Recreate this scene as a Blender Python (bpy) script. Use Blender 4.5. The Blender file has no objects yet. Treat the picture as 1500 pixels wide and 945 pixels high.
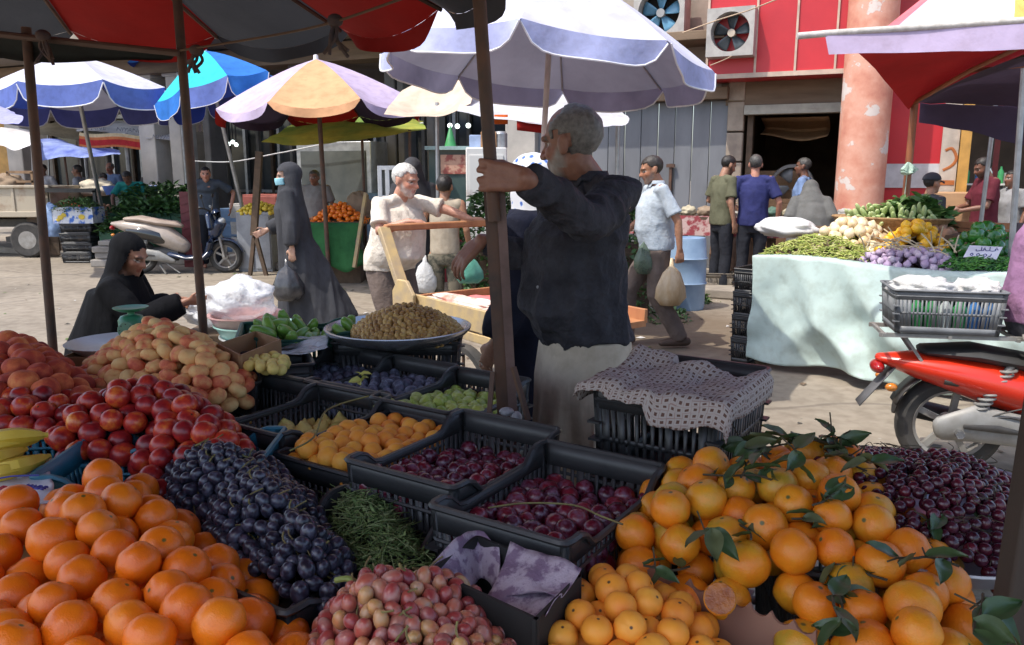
import bpy, math, random
import numpy as np
from mathutils import Vector as V, Matrix, noise
random.seed(7); np.random.seed(7)
scn = bpy.context.scene
COL = scn.collection
rad = math.radians
# ---------------------------------------------------------------- camera frame (28 mm on a 36 mm sensor, eye 1.55 m, pitched down 10.8 deg)
FPX = 1167.0; PIT = rad(10.8); SP = math.sin(PIT); CP = math.cos(PIT); EYE = 1.55
def ray(px, py):
    u = (px-750)/FPX; v = (472.5-py)/FPX
    return V((u, CP+v*SP, v*CP-SP))
def P(px, py, Y):
    d = ray(px, py); return V((0, 0, EYE)) + d*(Y/d.y)
def G(px, py, z=0.0):
    d = ray(px, py); return V((0, 0, EYE)) + d*((z-EYE)/d.z)
# ---------------------------------------------------------------- object bookkeeping
def tag(o, label=None, cat=None, group=None, kind=None):
    if label: o['label'] = label
    if cat: o['category'] = cat
    if group: o['group'] = group
    if kind: o['kind'] = kind
    return o
def thing(name, label, cat, loc=(0, 0, 0), rz=0.0, group=None):
    o = bpy.data.objects.new(name, None); COL.objects.link(o)
    o.location = loc; o.rotation_euler = (0, 0, rz); o.empty_display_size = .1
    return tag(o, label, cat, group)
def link(name, me, parent=None, loc=None):
    o = bpy.data.objects.new(name, me); COL.objects.link(o)
    if parent is not None: o.parent = parent
    if loc is not None: o.location = loc
    return o
def dup(o, parent=None):
    c = o.copy(); COL.objects.link(c)
    if parent is not None: c.parent = parent
    for ch in o.children: dup(ch, c)
    return c
# ---------------------------------------------------------------- mesh builder
def frame(d, ref=None):
    d = d.normalized()
    r = ref if ref is not None else (V((0, 0, 1)) if abs(d.z) < .92 else V((1, 0, 0)))
    a = d.cross(r)
    if a.length < 1e-5: a = d.cross(V((1, 0.1, 0)))
    a.normalize(); b = a.cross(d).normalized()
    return a, b
def rotz(a): return Matrix.Rotation(a, 4, 'Z')
class MB:
    def __init__(s): s.v = []; s.f = []; s.m = []
    def add(s, vs, fs, mi=0):
        n = len(s.v); s.v.extend([tuple(x) for x in vs])
        for f in fs: s.f.append(tuple(i+n for i in f)); s.m.append(mi)
        return s
    def box(s, c, size, M=None, mi=0):
        hx, hy, hz = [k/2 for k in size]; c = V(c)
        vs = [V((x, y, z)) for z in (-hz, hz) for y in (-hy, hy) for x in (-hx, hx)]
        if M is not None: vs = [M @ q for q in vs]
        return s.add([q+c for q in vs], [(0, 2, 3, 1), (4, 5, 7, 6), (0, 1, 5, 4), (2, 6, 7, 3), (0, 4, 6, 2), (1, 3, 7, 5)], mi)
    def bar(s, p, q, w, h, mi=0, ref=None):
        p = V(p); q = V(q); d = q-p; a, b = frame(d, ref)
        vs = []
        for e in (p, q):
            for (i, j) in ((-1, -1), (1, -1), (1, 1), (-1, 1)): vs.append(e+a*(w/2*i)+b*(h/2*j))
        return s.add(vs, [(3, 2, 1, 0), (4, 5, 6, 7), (0, 1, 5, 4), (1, 2, 6, 5), (2, 3, 7, 6), (3, 0, 4, 7)], mi)
    def tube(s, pts, r, seg=8, mi=0, cap=True, ref=None, round_=False):
        pts = [V(p) for p in pts]; n = len(pts)
        if not isinstance(r, list): r = [r]*n
        if round_:
            d0 = (pts[0]-pts[1]).normalized(); d1 = (pts[-1]-pts[-2]).normalized()
            def mx(q): return max(q) if isinstance(q, tuple) else q
            def sc(q, k): return tuple(a*k for a in q) if isinstance(q, tuple) else q*k
            def mn(q): return min(q) if isinstance(q, tuple) else q
            pre = [(pts[0]+d0*mn(r[0])*.95, sc(r[0], .3)), (pts[0]+d0*mn(r[0])*.7, sc(r[0], .72))]
            post = [(pts[-1]+d1*mn(r[-1])*.7, sc(r[-1], .72)), (pts[-1]+d1*mn(r[-1])*.95, sc(r[-1], .3))]
            pts = [a for a, _ in pre]+pts+[a for a, _ in post]
            r = [b for _, b in pre]+list(r)+[b for _, b in post]; n = len(pts)
        vs = []; a = b = None
        for i in range(n):
            d = (pts[min(i+1, n-1)]-pts[max(i-1, 0)])
            if d.length < 1e-7: d = V((0, 0, 1))
            d.normalize()
            if ref is not None: a, b = frame(d, ref)
            elif a is None: a, b = frame(d)
            else:
                a = (a-d*a.dot(d))
                if a.length < 1e-5: a, b = frame(d)
                else: a.normalize(); b = a.cross(d).normalized()
            ra, rb = r[i] if isinstance(r[i], tuple) else (r[i], r[i])
            for k in range(seg):
                t = 2*math.pi*k/seg
                vs.append(pts[i]+a*(ra*math.cos(t))+b*(rb*math.sin(t)))
        fs = []
        for i in range(n-1):
            for k in range(seg):
                k2 = (k+1) % seg
                fs.append((i*seg+k, (i+1)*seg+k, (i+1)*seg+k2, i*seg+k2))
        if cap: fs.append(tuple(range(seg))); fs.append(tuple((n-1)*seg+k for k in reversed(range(seg))))
        return s.add(vs, fs, mi)
    def ring(s, prof, *a, **k): return s.lathe(list(prof)+[prof[0]], *a, cap=False, **k)
    def lathe(s, prof, seg=24, c=(0, 0, 0), M=None, mi=0, cap=True):
        c = V(c); vs = []
        for (r, z) in prof:
            for k in range(seg):
                t = 2*math.pi*k/seg; q = V((r*math.cos(t), r*math.sin(t), z))
                if M is not None: q = M @ q
                vs.append(q+c)
        fs = []
        for i in range(len(prof)-1):
            for k in range(seg):
                k2 = (k+1) % seg
                fs.append((i*seg+k, i*seg+k2, (i+1)*seg+k2, (i+1)*seg+k))
        if cap and prof[0][0] > 1e-4: fs.append(tuple(reversed(range(seg))))
        if cap and prof[-1][0] > 1e-4: fs.append(tuple((len(prof)-1)*seg+k for k in range(seg)))
        return s.add(vs, fs, mi)
    def ell(s, c, r, M=None, seg=14, rings=9, mi=0):
        c = V(c); vs = []; fs = []
        if not isinstance(r, (tuple, list)): r = (r, r, r)
        for i in range(1, rings):
            ph = math.pi*i/rings
            for k in range(seg):
                t = 2*math.pi*k/seg
                q = V((r[0]*math.sin(ph)*math.cos(t), r[1]*math.sin(ph)*math.sin(t), r[2]*math.cos(ph)))
                if M is not None: q = M @ q
                vs.append(q+c)
        top = V((0, 0, r[2])); bot = V((0, 0, -r[2]))
        if M is not None: top = M @ top; bot = M @ bot
        nt = len(vs); vs += [top+c, bot+c]
        for i in range(rings-2):
            for k in range(seg):
                k2 = (k+1) % seg
                fs.append((i*seg+k, (i+1)*seg+k, (i+1)*seg+k2, i*seg+k2))
        for k in range(seg):
            k2 = (k+1) % seg
            fs.append((nt, k, k2)); fs.append((nt+1, (rings-2)*seg+k2, (rings-2)*seg+k))
        return s.add(vs, fs, mi)
    def grid(s, fn, nu, nv, mi=0, closeu=False):
        vs = [fn(i/(nu if closeu else nu-1), j/(nv-1)) for j in range(nv) for i in range(nu)]
        fs = []
        for j in range(nv-1):
            for i in range(nu if closeu else nu-1):
                i2 = (i+1) % nu
                fs.append((j*nu+i, j*nu+i2, (j+1)*nu+i2, (j+1)*nu+i))
        return s.add(vs, fs, mi)
    def prism(s, poly, p0, ax, ay, depth, mi=0):
        """polygon in the plane (ax, ay) at p0, extruded by the vector depth"""
        p0 = V(p0); ax = V(ax); ay = V(ay); depth = V(depth); n = len(poly)
        a = [p0+ax*x+ay*y for x, y in poly]; b = [q+depth for q in a]
        fs = [tuple(range(n)), tuple(reversed(range(n, 2*n)))]
        for i in range(n): fs.append((i, n+i, n+(i+1) % n, (i+1) % n))
        return s.add(a+b, fs, mi)
    def mesh(s, name, mats, smooth=True, angle=40):
        me = bpy.data.meshes.new(name); me.from_pydata(s.v, [], s.f)
        for m in (mats if isinstance(mats, (list, tuple)) else [mats]): me.materials.append(m)
        me.polygons.foreach_set('material_index', s.m)
        me.validate(); me.update()
        if smooth:
            me.polygons.foreach_set('use_smooth', [True]*len(me.polygons))
            if angle: me.set_sharp_from_angle(angle=rad(angle))
        return me
    def obj(s, name, mats, parent=None, smooth=True, angle=40, loc=None, bevel=0, thick=0):
        o = link(name, s.mesh(name, mats, smooth, angle), parent, loc)
        if thick:
            m = o.modifiers.new('s', 'SOLIDIFY'); m.thickness = thick; m.offset = 0
        if bevel:
            m = o.modifiers.new('b', 'BEVEL'); m.width = bevel; m.segments = 2; m.limit_method = 'ANGLE'
        return o
def nz(x, y, z, f=1.0): return noise.noise(V((x*f, y*f, z*f)))
def smooth_path(pts, n=6):
    pts = [V(p) for p in pts]; out = []
    for i in range(len(pts)-1):
        p0 = pts[max(i-1, 0)]; p1 = pts[i]; p2 = pts[i+1]; p3 = pts[min(i+2, len(pts)-1)]
        for k in range(n):
            t = k/n
            out.append(.5*((2*p1)+(p2-p0)*t+(2*p0-5*p1+4*p2-p3)*t*t+(3*p1-p0-3*p2+p3)*t**3))
    out.append(pts[-1]); return out
# ---------------------------------------------------------------- materials
def srgb(r, g, b):
    f = lambda c: (c/255/12.92) if c <= 10 else ((c/255+.055)/1.055)**2.4
    return (f(r), f(g), f(b))
def N(nt, t, **kw):
    n = nt.nodes.new(t)
    for k, v in kw.items():
        if k.startswith('i_'):
            n.inputs[k[2:].replace('_', ' ')].default_value = v
        else: setattr(n, k, v)
    return n
def base_mat(name):
    m = bpy.data.materials.new(name); m.use_nodes = True; nt = m.node_tree
    return m, nt, nt.nodes['Principled BSDF'], nt.nodes['Material Output']
def noise_fac(nt, scale, detail=4, rnd=False, coord='Object', stretch=None):
    tc = N(nt, 'ShaderNodeTexCoord'); out = tc.outputs[coord]
    if rnd:
        oi = N(nt, 'ShaderNodeObjectInfo'); ad = N(nt, 'ShaderNodeVectorMath', operation='MULTIPLY_ADD')
        cb = N(nt, 'ShaderNodeCombineXYZ'); 
        for i in range(3): nt.links.new(oi.outputs['Random'], cb.inputs[i])
        nt.links.new(cb.outputs[0], ad.inputs[0]); ad.inputs[1].default_value = (37, 53, 71); nt.links.new(out, ad.inputs[2]); out = ad.outputs[0]
    if stretch:
        mp = N(nt, 'ShaderNodeMapping'); mp.inputs['Scale'].default_value = stretch
        nt.links.new(out, mp.inputs[0]); out = mp.outputs[0]
    n = N(nt, 'ShaderNodeTexNoise', i_Scale=scale, i_Detail=detail, i_Roughness=.6)
    nt.links.new(out, n.inputs['Vector'])
    return n.outputs['Fac'], out
def ramp(nt, fac, stops):
    r = N(nt, 'ShaderNodeValToRGB'); e = r.color_ramp.elements
    e[0].position = stops[0][0]; e[0].color = (*stops[0][1], 1)
    e[1].position = stops[-1][0]; e[1].color = (*stops[-1][1], 1)
    for p, c in stops[1:-1]:
        q = e.new(p); q.color = (*c, 1)
    nt.links.new(fac, r.inputs[0]); return r.outputs[0]
def bump(nt, bs, fac, strength, dist=.01):
    b = N(nt, 'ShaderNodeBump'); b.inputs['Strength'].default_value = strength; b.inputs['Distance'].default_value = dist
    nt.links.new(fac, b.inputs['Height']); nt.links.new(b.outputs[0], bs.inputs['Normal'])
def mul(c, k): return tuple(min(1, x*k) for x in c)
MATS = {}
def M(name, col, rough=.6, col2=None, scale=6, lo=.35, hi=.65, bmp=0, bscale=60, bdist=.004, metal=0, spec=.5, coat=0, rnd=False, stretch=None, bstretch=None):
    """plain surface: two colours blended by noise, fine bump"""
    if name in MATS: return MATS[name]
    m, nt, bs, out = base_mat(name)
    c2 = col2 if col2 is not None else mul(col, .72)
    f, _ = noise_fac(nt, scale, 5, rnd, stretch=stretch)
    nt.links.new(ramp(nt, f, [(lo, c2), (hi, col)]), bs.inputs['Base Color'])
    bs.inputs['Roughness'].default_value = rough; bs.inputs['Metallic'].default_value = metal
    bs.inputs['Specular IOR Level'].default_value = spec
    if coat: bs.inputs['Coat Weight'].default_value = coat
    if bmp:
        g, _ = noise_fac(nt, bscale, 4, rnd, stretch=bstretch); bump(nt, bs, g, bmp, bdist)
    MATS[name] = m; return m
def cloth(name, col, back=None, col2=None, trans=.25, scale=3, bmp=.25, bscale=14, rough=.85, stain=.0, weave=True, bstretch=None):
    """fabric: optional other colour on the reverse, light passing through"""
    if name in MATS: return MATS[name]
    m, nt, bs, out = base_mat(name)
    c2 = col2 if col2 is not None else mul(col, .8)
    f, _ = noise_fac(nt, scale, 5)
    c = ramp(nt, f, [(.35, c2), (.62, col)])
    dn, _ = noise_fac(nt, scale*5.3, 6); dm = N(nt, 'ShaderNodeMix', data_type='RGBA', blend_type='MULTIPLY'); dm.inputs[0].default_value = .38
    dirt = ramp(nt, dn, [(.34, (.62, .58, .52)), (.55, (1, 1, 1))]); nt.links.new(c, dm.inputs[6]); nt.links.new(dirt, dm.inputs[7]); c = dm.outputs[2]
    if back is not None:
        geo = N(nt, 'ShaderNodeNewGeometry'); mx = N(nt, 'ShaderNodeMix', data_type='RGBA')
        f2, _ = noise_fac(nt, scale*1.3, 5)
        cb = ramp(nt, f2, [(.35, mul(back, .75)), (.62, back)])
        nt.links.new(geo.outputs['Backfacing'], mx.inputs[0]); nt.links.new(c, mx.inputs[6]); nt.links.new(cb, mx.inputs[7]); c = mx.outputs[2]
    nt.links.new(c, bs.inputs['Base Color']); bs.inputs['Roughness'].default_value = rough
    bs.inputs['Specular IOR Level'].default_value = .25 if max(col) > .05 else .08
    if bmp:
        g, _ = noise_fac(nt, bscale, 3, stretch=bstretch); bump(nt, bs, g, bmp, .02)
    if trans:
        tr = N(nt, 'ShaderNodeBsdfTranslucent'); mx2 = N(nt, 'ShaderNodeMixShader'); mx2.inputs[0].default_value = trans
        nt.links.new(c, tr.inputs[0]); nt.links.new(bs.outputs[0], mx2.inputs[1]); nt.links.new(tr.outputs[0], mx2.inputs[2])
        nt.links.new(mx2.outputs[0], out.inputs[0])
    MATS[name] = m; return m
def fruit(name, stops, rough=.4, scale=9, speck=None, speck_amt=.0, spec=.5, bmp=.15, bscale=120, bloom=None, sss=0, mixr=.5, coat=0, stem=None):
    """fruit skin: colour ramp driven by noise and by the individual's own random number; specks; waxy bloom"""
    if name in MATS: return MATS[name]
    m, nt, bs, out = base_mat(name)
    f, vec = noise_fac(nt, scale*4.5, 4, True)
    oi = N(nt, 'ShaderNodeObjectInfo'); mx = N(nt, 'ShaderNodeMix', data_type='FLOAT'); mx.inputs[0].default_value = mixr
    st = N(nt, 'ShaderNodeMapRange'); st.inputs[1].default_value = .3; st.inputs[2].default_value = .7
    nt.links.new(f, st.inputs[0]); nt.links.new(st.outputs[0], mx.inputs[2]); nt.links.new(oi.outputs['Random'], mx.inputs[3])
    c = ramp(nt, mx.outputs[0], stops)
    if bloom:
        f3 = N(nt, 'ShaderNodeTexNoise', i_Scale=scale*9, i_Detail=3.0); nt.links.new(vec, f3.inputs['Vector'])
        r3 = N(nt, 'ShaderNodeMapRange'); r3.inputs[1].default_value = .45; r3.inputs[2].default_value = .7; r3.inputs[4].default_value = .75
        nt.links.new(f3.outputs[0], r3.inputs[0])
        b3 = N(nt, 'ShaderNodeMix', data_type='RGBA'); b3.inputs[7].default_value = (*bloom, 1)
        nt.links.new(r3.outputs[0], b3.inputs[0]); nt.links.new(c, b3.inputs[6]); c = b3.outputs[2]
    if speck:
        vo = N(nt, 'ShaderNodeTexVoronoi', i_Scale=95.0); nt.links.new(vec, vo.inputs['Vector'])
        n4 = N(nt, 'ShaderNodeTexNoise', i_Scale=45.0, i_Detail=2.0); nt.links.new(vec, n4.inputs['Vector'])
        mm = N(nt, 'ShaderNodeMath', operation='MULTIPLY_ADD'); mm.inputs[1].default_value = 1.1; mm.inputs[2].default_value = -.42
        nt.links.new(n4.outputs[0], mm.inputs[0])
        lt = N(nt, 'ShaderNodeMath', operation='LESS_THAN'); nt.links.new(vo.outputs[0], lt.inputs[0])
        m5 = N(nt, 'ShaderNodeMath', operation='MULTIPLY'); m5.inputs[1].default_value = speck_amt
        nt.links.new(mm.outputs[0], m5.inputs[0]); nt.links.new(m5.outputs[0], lt.inputs[1])
        b4 = N(nt, 'ShaderNodeMix', data_type='RGBA'); b4.inputs[7].default_value = (*speck, 1)
        nt.links.new(lt.outputs[0], b4.inputs[0]); nt.links.new(c, b4.inputs[6]); c = b4.outputs[2]
    if stem:
        tc = N(nt, 'ShaderNodeTexCoord'); sx = N(nt, 'ShaderNodeSeparateXYZ'); nt.links.new(tc.outputs['Object'], sx.inputs[0]); ds = N(nt, 'ShaderNodeVectorMath', operation='LENGTH'); cx = N(nt, 'ShaderNodeCombineXYZ'); nt.links.new(sx.outputs[0], cx.inputs[0]); nt.links.new(sx.outputs[1], cx.inputs[1]); nt.links.new(cx.outputs[0], ds.inputs[0])
        l1 = N(nt, 'ShaderNodeMapRange'); l1.inputs[1].default_value = stem[1]; l1.inputs[2].default_value = stem[1]*.55; nt.links.new(ds.outputs['Value'], l1.inputs[0]); l2 = N(nt, 'ShaderNodeMath', operation='GREATER_THAN'); l2.inputs[1].default_value = 0; nt.links.new(sx.outputs[2], l2.inputs[0]); l3 = N(nt, 'ShaderNodeMath', operation='MULTIPLY'); nt.links.new(l1.outputs[0], l3.inputs[0]); nt.links.new(l2.outputs[0], l3.inputs[1])
        b5 = N(nt, 'ShaderNodeMix', data_type='RGBA'); b5.inputs[7].default_value = (*stem[0], 1); nt.links.new(l3.outputs[0], b5.inputs[0]); nt.links.new(c, b5.inputs[6]); c = b5.outputs[2]
    nt.links.new(c, bs.inputs['Base Color']); bs.inputs['Roughness'].default_value = rough
    bs.inputs['Specular IOR Level'].default_value = spec
    if coat: bs.inputs['Coat Weight'].default_value = coat; bs.inputs['Coat Roughness'].default_value = .15
    if sss:
        bs.inputs['Subsurface Weight'].default_value = sss; bs.inputs['Subsurface Radius'].default_value = (.01, .006, .003)
    if bmp:
        g = N(nt, 'ShaderNodeTexNoise', i_Scale=float(bscale)*2.6, i_Detail=2.0); nt.links.new(vec, g.inputs['Vector'])
        bump(nt, bs, g.outputs[0], bmp, .002)
    MATS[name] = m; return m
def glow(name, col, s):
    if name in MATS: return MATS[name]
    m, nt, bs, out = base_mat(name); bs.inputs['Emission Color'].default_value = (*col, 1); bs.inputs['Emission Strength'].default_value = s
    MATS[name] = m; return m
def film(name, col=(.85, .88, .9), alpha=.35, rough=.25, bmp=.6, bscale=12, tint=None):
    """clear crinkled plastic: partly see-through, partly glossy"""
    if name in MATS: return MATS[name]
    m, nt, bs, out = base_mat(name)
    bs.inputs['Base Color'].default_value = (*col, 1); bs.inputs['Roughness'].default_value = rough
    g, _ = noise_fac(nt, bscale, 4); bump(nt, bs, g, bmp, .02)
    tr = N(nt, 'ShaderNodeBsdfTransparent'); mx = N(nt, 'ShaderNodeMixShader')
    f, _ = noise_fac(nt, bscale*.7, 3); mr = N(nt, 'ShaderNodeMapRange'); mr.inputs[1].default_value = .35; mr.inputs[2].default_value = .65
    mr.inputs[3].default_value = max(0, alpha-.2); mr.inputs[4].default_value = min(1, alpha+.25)
    nt.links.new(f, mr.inputs[0]); nt.links.new(mr.outputs[0], mx.inputs[0])
    nt.links.new(tr.outputs[0], mx.inputs[1]); nt.links.new(bs.outputs[0], mx.inputs[2]); nt.links.new(mx.outputs[0], out.inputs[0])
    MATS[name] = m; return m
# ---------------------------------------------------------------- heaps
def poly_np(pts): return np.array([(p[0], p[1]) for p in pts], float)
def inside(poly, x, y):
    n = len(poly); r = np.zeros(len(x), bool); j = n-1
    for i in range(n):
        xi, yi = poly[i]; xj, yj = poly[j]
        c = ((yi > y) != (yj > y)) & (x < (xj-xi)*(y-yi)/(yj-yi+1e-12)+xi); r ^= c; j = i
    return r
def edge(poly, x, y):
    d = np.full(len(x), 1e9); p = np.stack([x, y], 1)
    for i in range(len(poly)):
        a = poly[i]; b = poly[(i+1) % len(poly)]; ab = b-a
        t = np.clip(((p-a)@ab)/(ab@ab+1e-12), 0, 1); q = a+t[:, None]*ab
        d = np.minimum(d, np.hypot(*(p-q).T))
    return d
def heapfn(poly, z0, rise, w, wob=.01, seed=0, slope=(0, 0, 0, 0)):
    """height of a heap over its outline: z0 at the edge, z0+rise from w inwards; slope=(gx,gy,x0,y0)"""
    def h(x, y):
        t = np.clip(edge(poly, x, y)/w, 0, 1); t = np.where(inside(poly, x, y), t, 0)
        return z0+rise*(1-(1-t)**1.6)+wob*np.sin(x*23+seed)*np.cos(y*19+seed*2)+slope[0]*(x-slope[2])+slope[1]*(y-slope[3])
    return h
def pack(poly, h, r, depth, seed=1, n=None, it=70, den=.6, tight=.95):
    rng = np.random.default_rng(seed); poly = np.asarray(poly, float)
    lo = poly.min(0); hi = poly.max(0); cen = poly.mean(0)
    A = .5*abs(np.dot(poly[:, 0], np.roll(poly[:, 1], 1))-np.dot(poly[:, 1], np.roll(poly[:, 0], 1)))
    if n is None: n = int(A*(depth+1.2*r)*den/(4.19*r**3))
    X = np.empty((0, 3))
    while len(X) < n:
        c = rng.uniform(lo, hi, (n*2, 2)); c = c[inside(poly, c[:, 0], c[:, 1])]
        z = h(c[:, 0], c[:, 1])-r-rng.uniform(0, 1, len(c))*depth
        X = np.vstack([X, np.column_stack([c, z])])
    X = X[:n]
    for k in range(it):
        D = X[:, None]-X[None]; d = np.sqrt((D**2).sum(2))+1e-9; np.fill_diagonal(d, 9)
        ov = np.clip(2*r*tight-d, 0, None); X = X+((D/d[..., None])*ov[..., None]*.42).sum(1)
        X[:, 2] += .03*r
        out = ~inside(poly, X[:, 0], X[:, 1]); X[out, :2] += (cen-X[out, :2])/(np.linalg.norm(cen-X[out, :2], axis=1)[:, None]+1e-9)*r*.4
        hh = h(X[:, 0], X[:, 1])-r; X[:, 2] = np.minimum(X[:, 2], hh); X[:, 2] = np.maximum(X[:, 2], hh-depth)
    return X
def rot3(): 
    return Matrix.Rotation(random.uniform(0, 6.28), 4, 'Z') @ Matrix.Rotation(random.uniform(-1.2, 1.2), 4, 'X') @ Matrix.Rotation(random.uniform(0, 6.28), 4, 'Z')
def strew(meshes, X, name, label, cat, group, smin=.93, smax=1.06, flat=None, special=None):
    """one top-level object per fruit"""
    out = []
    for i, p in enumerate(X):
        o = bpy.data.objects.new(name, meshes[i % len(meshes)]); COL.objects.link(o)
        if flat is None: R = rot3()
        else: R = Matrix.Rotation(random.uniform(-flat, flat), 4, 'X') @ Matrix.Rotation(random.uniform(-flat, flat), 4, 'Y') @ rotz(random.uniform(0, 6.28))
        k = random.uniform(smin, smax)
        o.matrix_world = Matrix.Translation(V(p)) @ R @ Matrix.Scale(k, 4)
        tag(o, label, cat, group); out.append(o)
    return out
def fmesh(name, mat, fn, seg=22, rings=14, mats2=None):
    """fruit mesh from a radius function fn(theta, phi) -> (x, y, z)"""
    mb = MB(); vs = []; fs = []
    for i in range(rings+1):
        ph = math.pi*i/rings
        for k in range(seg): vs.append(fn(2*math.pi*k/seg, ph))
    for i in range(rings):
        for k in range(seg):
            k2 = (k+1) % seg; fs.append((i*seg+k, (i+1)*seg+k, (i+1)*seg+k2, i*seg+k2))
    mb.add(vs, fs); me = mb.mesh(name, mat, True, 0); return me
def roundfruit(r, sq=.95, dim=.08, crease=0.0, wob=.015, sd=0, point=0.0, lobes=0, lob=0.0, ex=1.0):
    def fn(t, ph):
        q = r*(1+wob*noise.noise(V((math.cos(t)*math.sin(ph)*2+sd*3.1, math.sin(t)*math.sin(ph)*2, math.cos(ph)*2))))
        q *= 1-dim*math.exp(-(ph/.34)**2)-dim*.4*math.exp(-((math.pi-ph)/.3)**2)
        if crease:
            a = math.atan2(math.sin(t), math.cos(t)); q *= 1-crease*math.exp(-(a/.22)**2)*min(1, math.sin(ph)*1.6)
        if lobes: q *= 1-lob*(.5+.5*math.cos(t*lobes+sd))*math.sin(ph)**.5
        z = q*math.cos(ph)*sq
        if point: z += point*r*math.exp(-(ph/.3)**2)+point*r*-.6*math.exp(-((math.pi-ph)/.25)**2)
        return V((q*math.sin(ph)*math.cos(t)*ex, q*math.sin(ph)*math.sin(t), z))
    return fn
def leaf(mb, p, L, asp=2.2):
    a = random.uniform(0, 6.28); el = random.uniform(-.4, .6); p = V(p)
    d = V((math.cos(a)*math.cos(el), math.sin(a)*math.cos(el), math.sin(el))); s = Matrix.Rotation(random.uniform(-.8, .8), 3, d) @ d.cross(V((0, 0, 1))).normalized(); n = s.cross(d)
    bend = random.uniform(.1, .45); fold = random.uniform(.2, .6); tw = random.uniform(-.5, .5)
    def fn(u, v):
        w = L/asp*math.sin(math.pi*min(1, v**.75))**.8*(u-.5); t = tw*v
        return p+d*(L*v)+(s*math.cos(t)+n*math.sin(t))*w+n*(abs(u-.5)*fold*L/asp-bend*L*v*v+.015*L*math.sin(v*14+u*3))
    mb.grid(fn, 5, 9); return mb
def leafpile(mb, X, size, asp=2.2, up=.6, mi=0, curl=.25, nm=1):
    """small folded leaves at the points X"""
    for p in X:
        a = random.uniform(0, 6.28); el = random.uniform(-.3, 1)*up
        d = V((math.cos(a)*math.cos(el), math.sin(a)*math.cos(el), math.sin(el))); s = d.cross(V((0, 0, 1))).normalized()
        s = (Matrix.Rotation(random.uniform(-.9, .9), 3, d) @ s); n = s.cross(d)
        L = size*random.uniform(.7, 1.3); W = L/asp; p = V(p)
        vs = [p, p+d*L*.35+s*W*.5+n*W*curl, p+d*L*.75+s*W*.35+n*W*curl*.6-n*L*.06, p+d*L-n*L*.16, p+d*L*.75-s*W*.35+n*W*curl*.6-n*L*.06, p+d*L*.35-s*W*.5+n*W*curl, p+d*L*.4, p+d*L*.75-n*L*.06]
        mb.add(vs, [(0, 1, 6), (0, 6, 5), (1, 2, 7, 6), (6, 7, 4, 5), (2, 3, 7), (7, 3, 4)], mi+random.randrange(nm))
    return mb
# ================================================================ PEOPLE
def remesh(mb, voxel, smooth=5, fac=.5):
    me = bpy.data.meshes.new('tmp'); me.from_pydata(mb.v, [], mb.f); me.update()
    o = bpy.data.objects.new('tmp', me); COL.objects.link(o)
    r = o.modifiers.new('r', 'REMESH'); r.mode = 'VOXEL'; r.voxel_size = voxel; r.use_smooth_shade = True
    if smooth: s = o.modifiers.new('s', 'SMOOTH'); s.iterations = smooth; s.factor = fac
    dg = bpy.context.evaluated_depsgraph_get(); dg.update()
    out = bpy.data.meshes.new_from_object(o.evaluated_get(dg))
    bpy.data.objects.remove(o); bpy.data.meshes.remove(me)
    return out
def coords(me):
    a = np.empty(len(me.vertices)*3); me.vertices.foreach_get('co', a); return a.reshape(-1, 3)
def normals(me):
    a = np.empty(len(me.vertices)*3); me.vertices.foreach_get('normal', a); return a.reshape(-1, 3)
def wrinkle(me, amp, f, stretch=(1, 1, 1), seed=0, ridged=True, zgrow=None):
    c = coords(me); n = normals(me); o = np.empty(len(c))
    for i, q in enumerate(c):
        p = V((q[0]*f*stretch[0]+seed, q[1]*f*stretch[1], q[2]*f*stretch[2]))
        w = noise.noise(p)
        if ridged: w = .45-abs(w)*1.6+.35*noise.noise(p*2.3)
        o[i] = w*amp*(1 if zgrow is None else max(.12, min(1, (zgrow[0]-q[2])/zgrow[1])))
    c += n*o[:, None]; me.vertices.foreach_set('co', c.ravel()); me.update()
def finish(me, name, mat, parent):
    me.name = name; me.materials.clear(); me.materials.append(mat)
    me.polygons.foreach_set('use_smooth', [True]*len(me.polygons))
    return link(name, me, parent)
def skin_mat():
    if 'skin' in MATS: return MATS['skin']
    m, nt, bs, out = base_mat('skin')
    a = N(nt, 'ShaderNodeAttribute', attribute_name='Col'); f, _ = noise_fac(nt, 40, 4)
    mx = N(nt, 'ShaderNodeMix', data_type='RGBA', blend_type='MULTIPLY'); mx.inputs[0].default_value = .55
    nt.links.new(a.outputs['Color'], mx.inputs[6]); nt.links.new(ramp(nt, f, [(.3, (.6, .5, .48)), (.7, (1, 1, 1))]), mx.inputs[7])
    nt.links.new(mx.outputs[2], bs.inputs['Base Color']); bs.inputs['Roughness'].default_value = .5
    bs.inputs['Subsurface Weight'].default_value = .08; bs.inputs['Subsurface Radius'].default_value = (.01, .004, .002)
    g, _ = noise_fac(nt, 160, 3); bump(nt, bs, g, .25, .003)
    MATS['skin'] = m; return m
def basis(fwd, up=(0, 0, 1)):
    y = V(fwd).normalized(); u = V(up); x = y.cross(u).normalized(); z = x.cross(y)
    return Matrix((x, y, z)).transposed()
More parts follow.
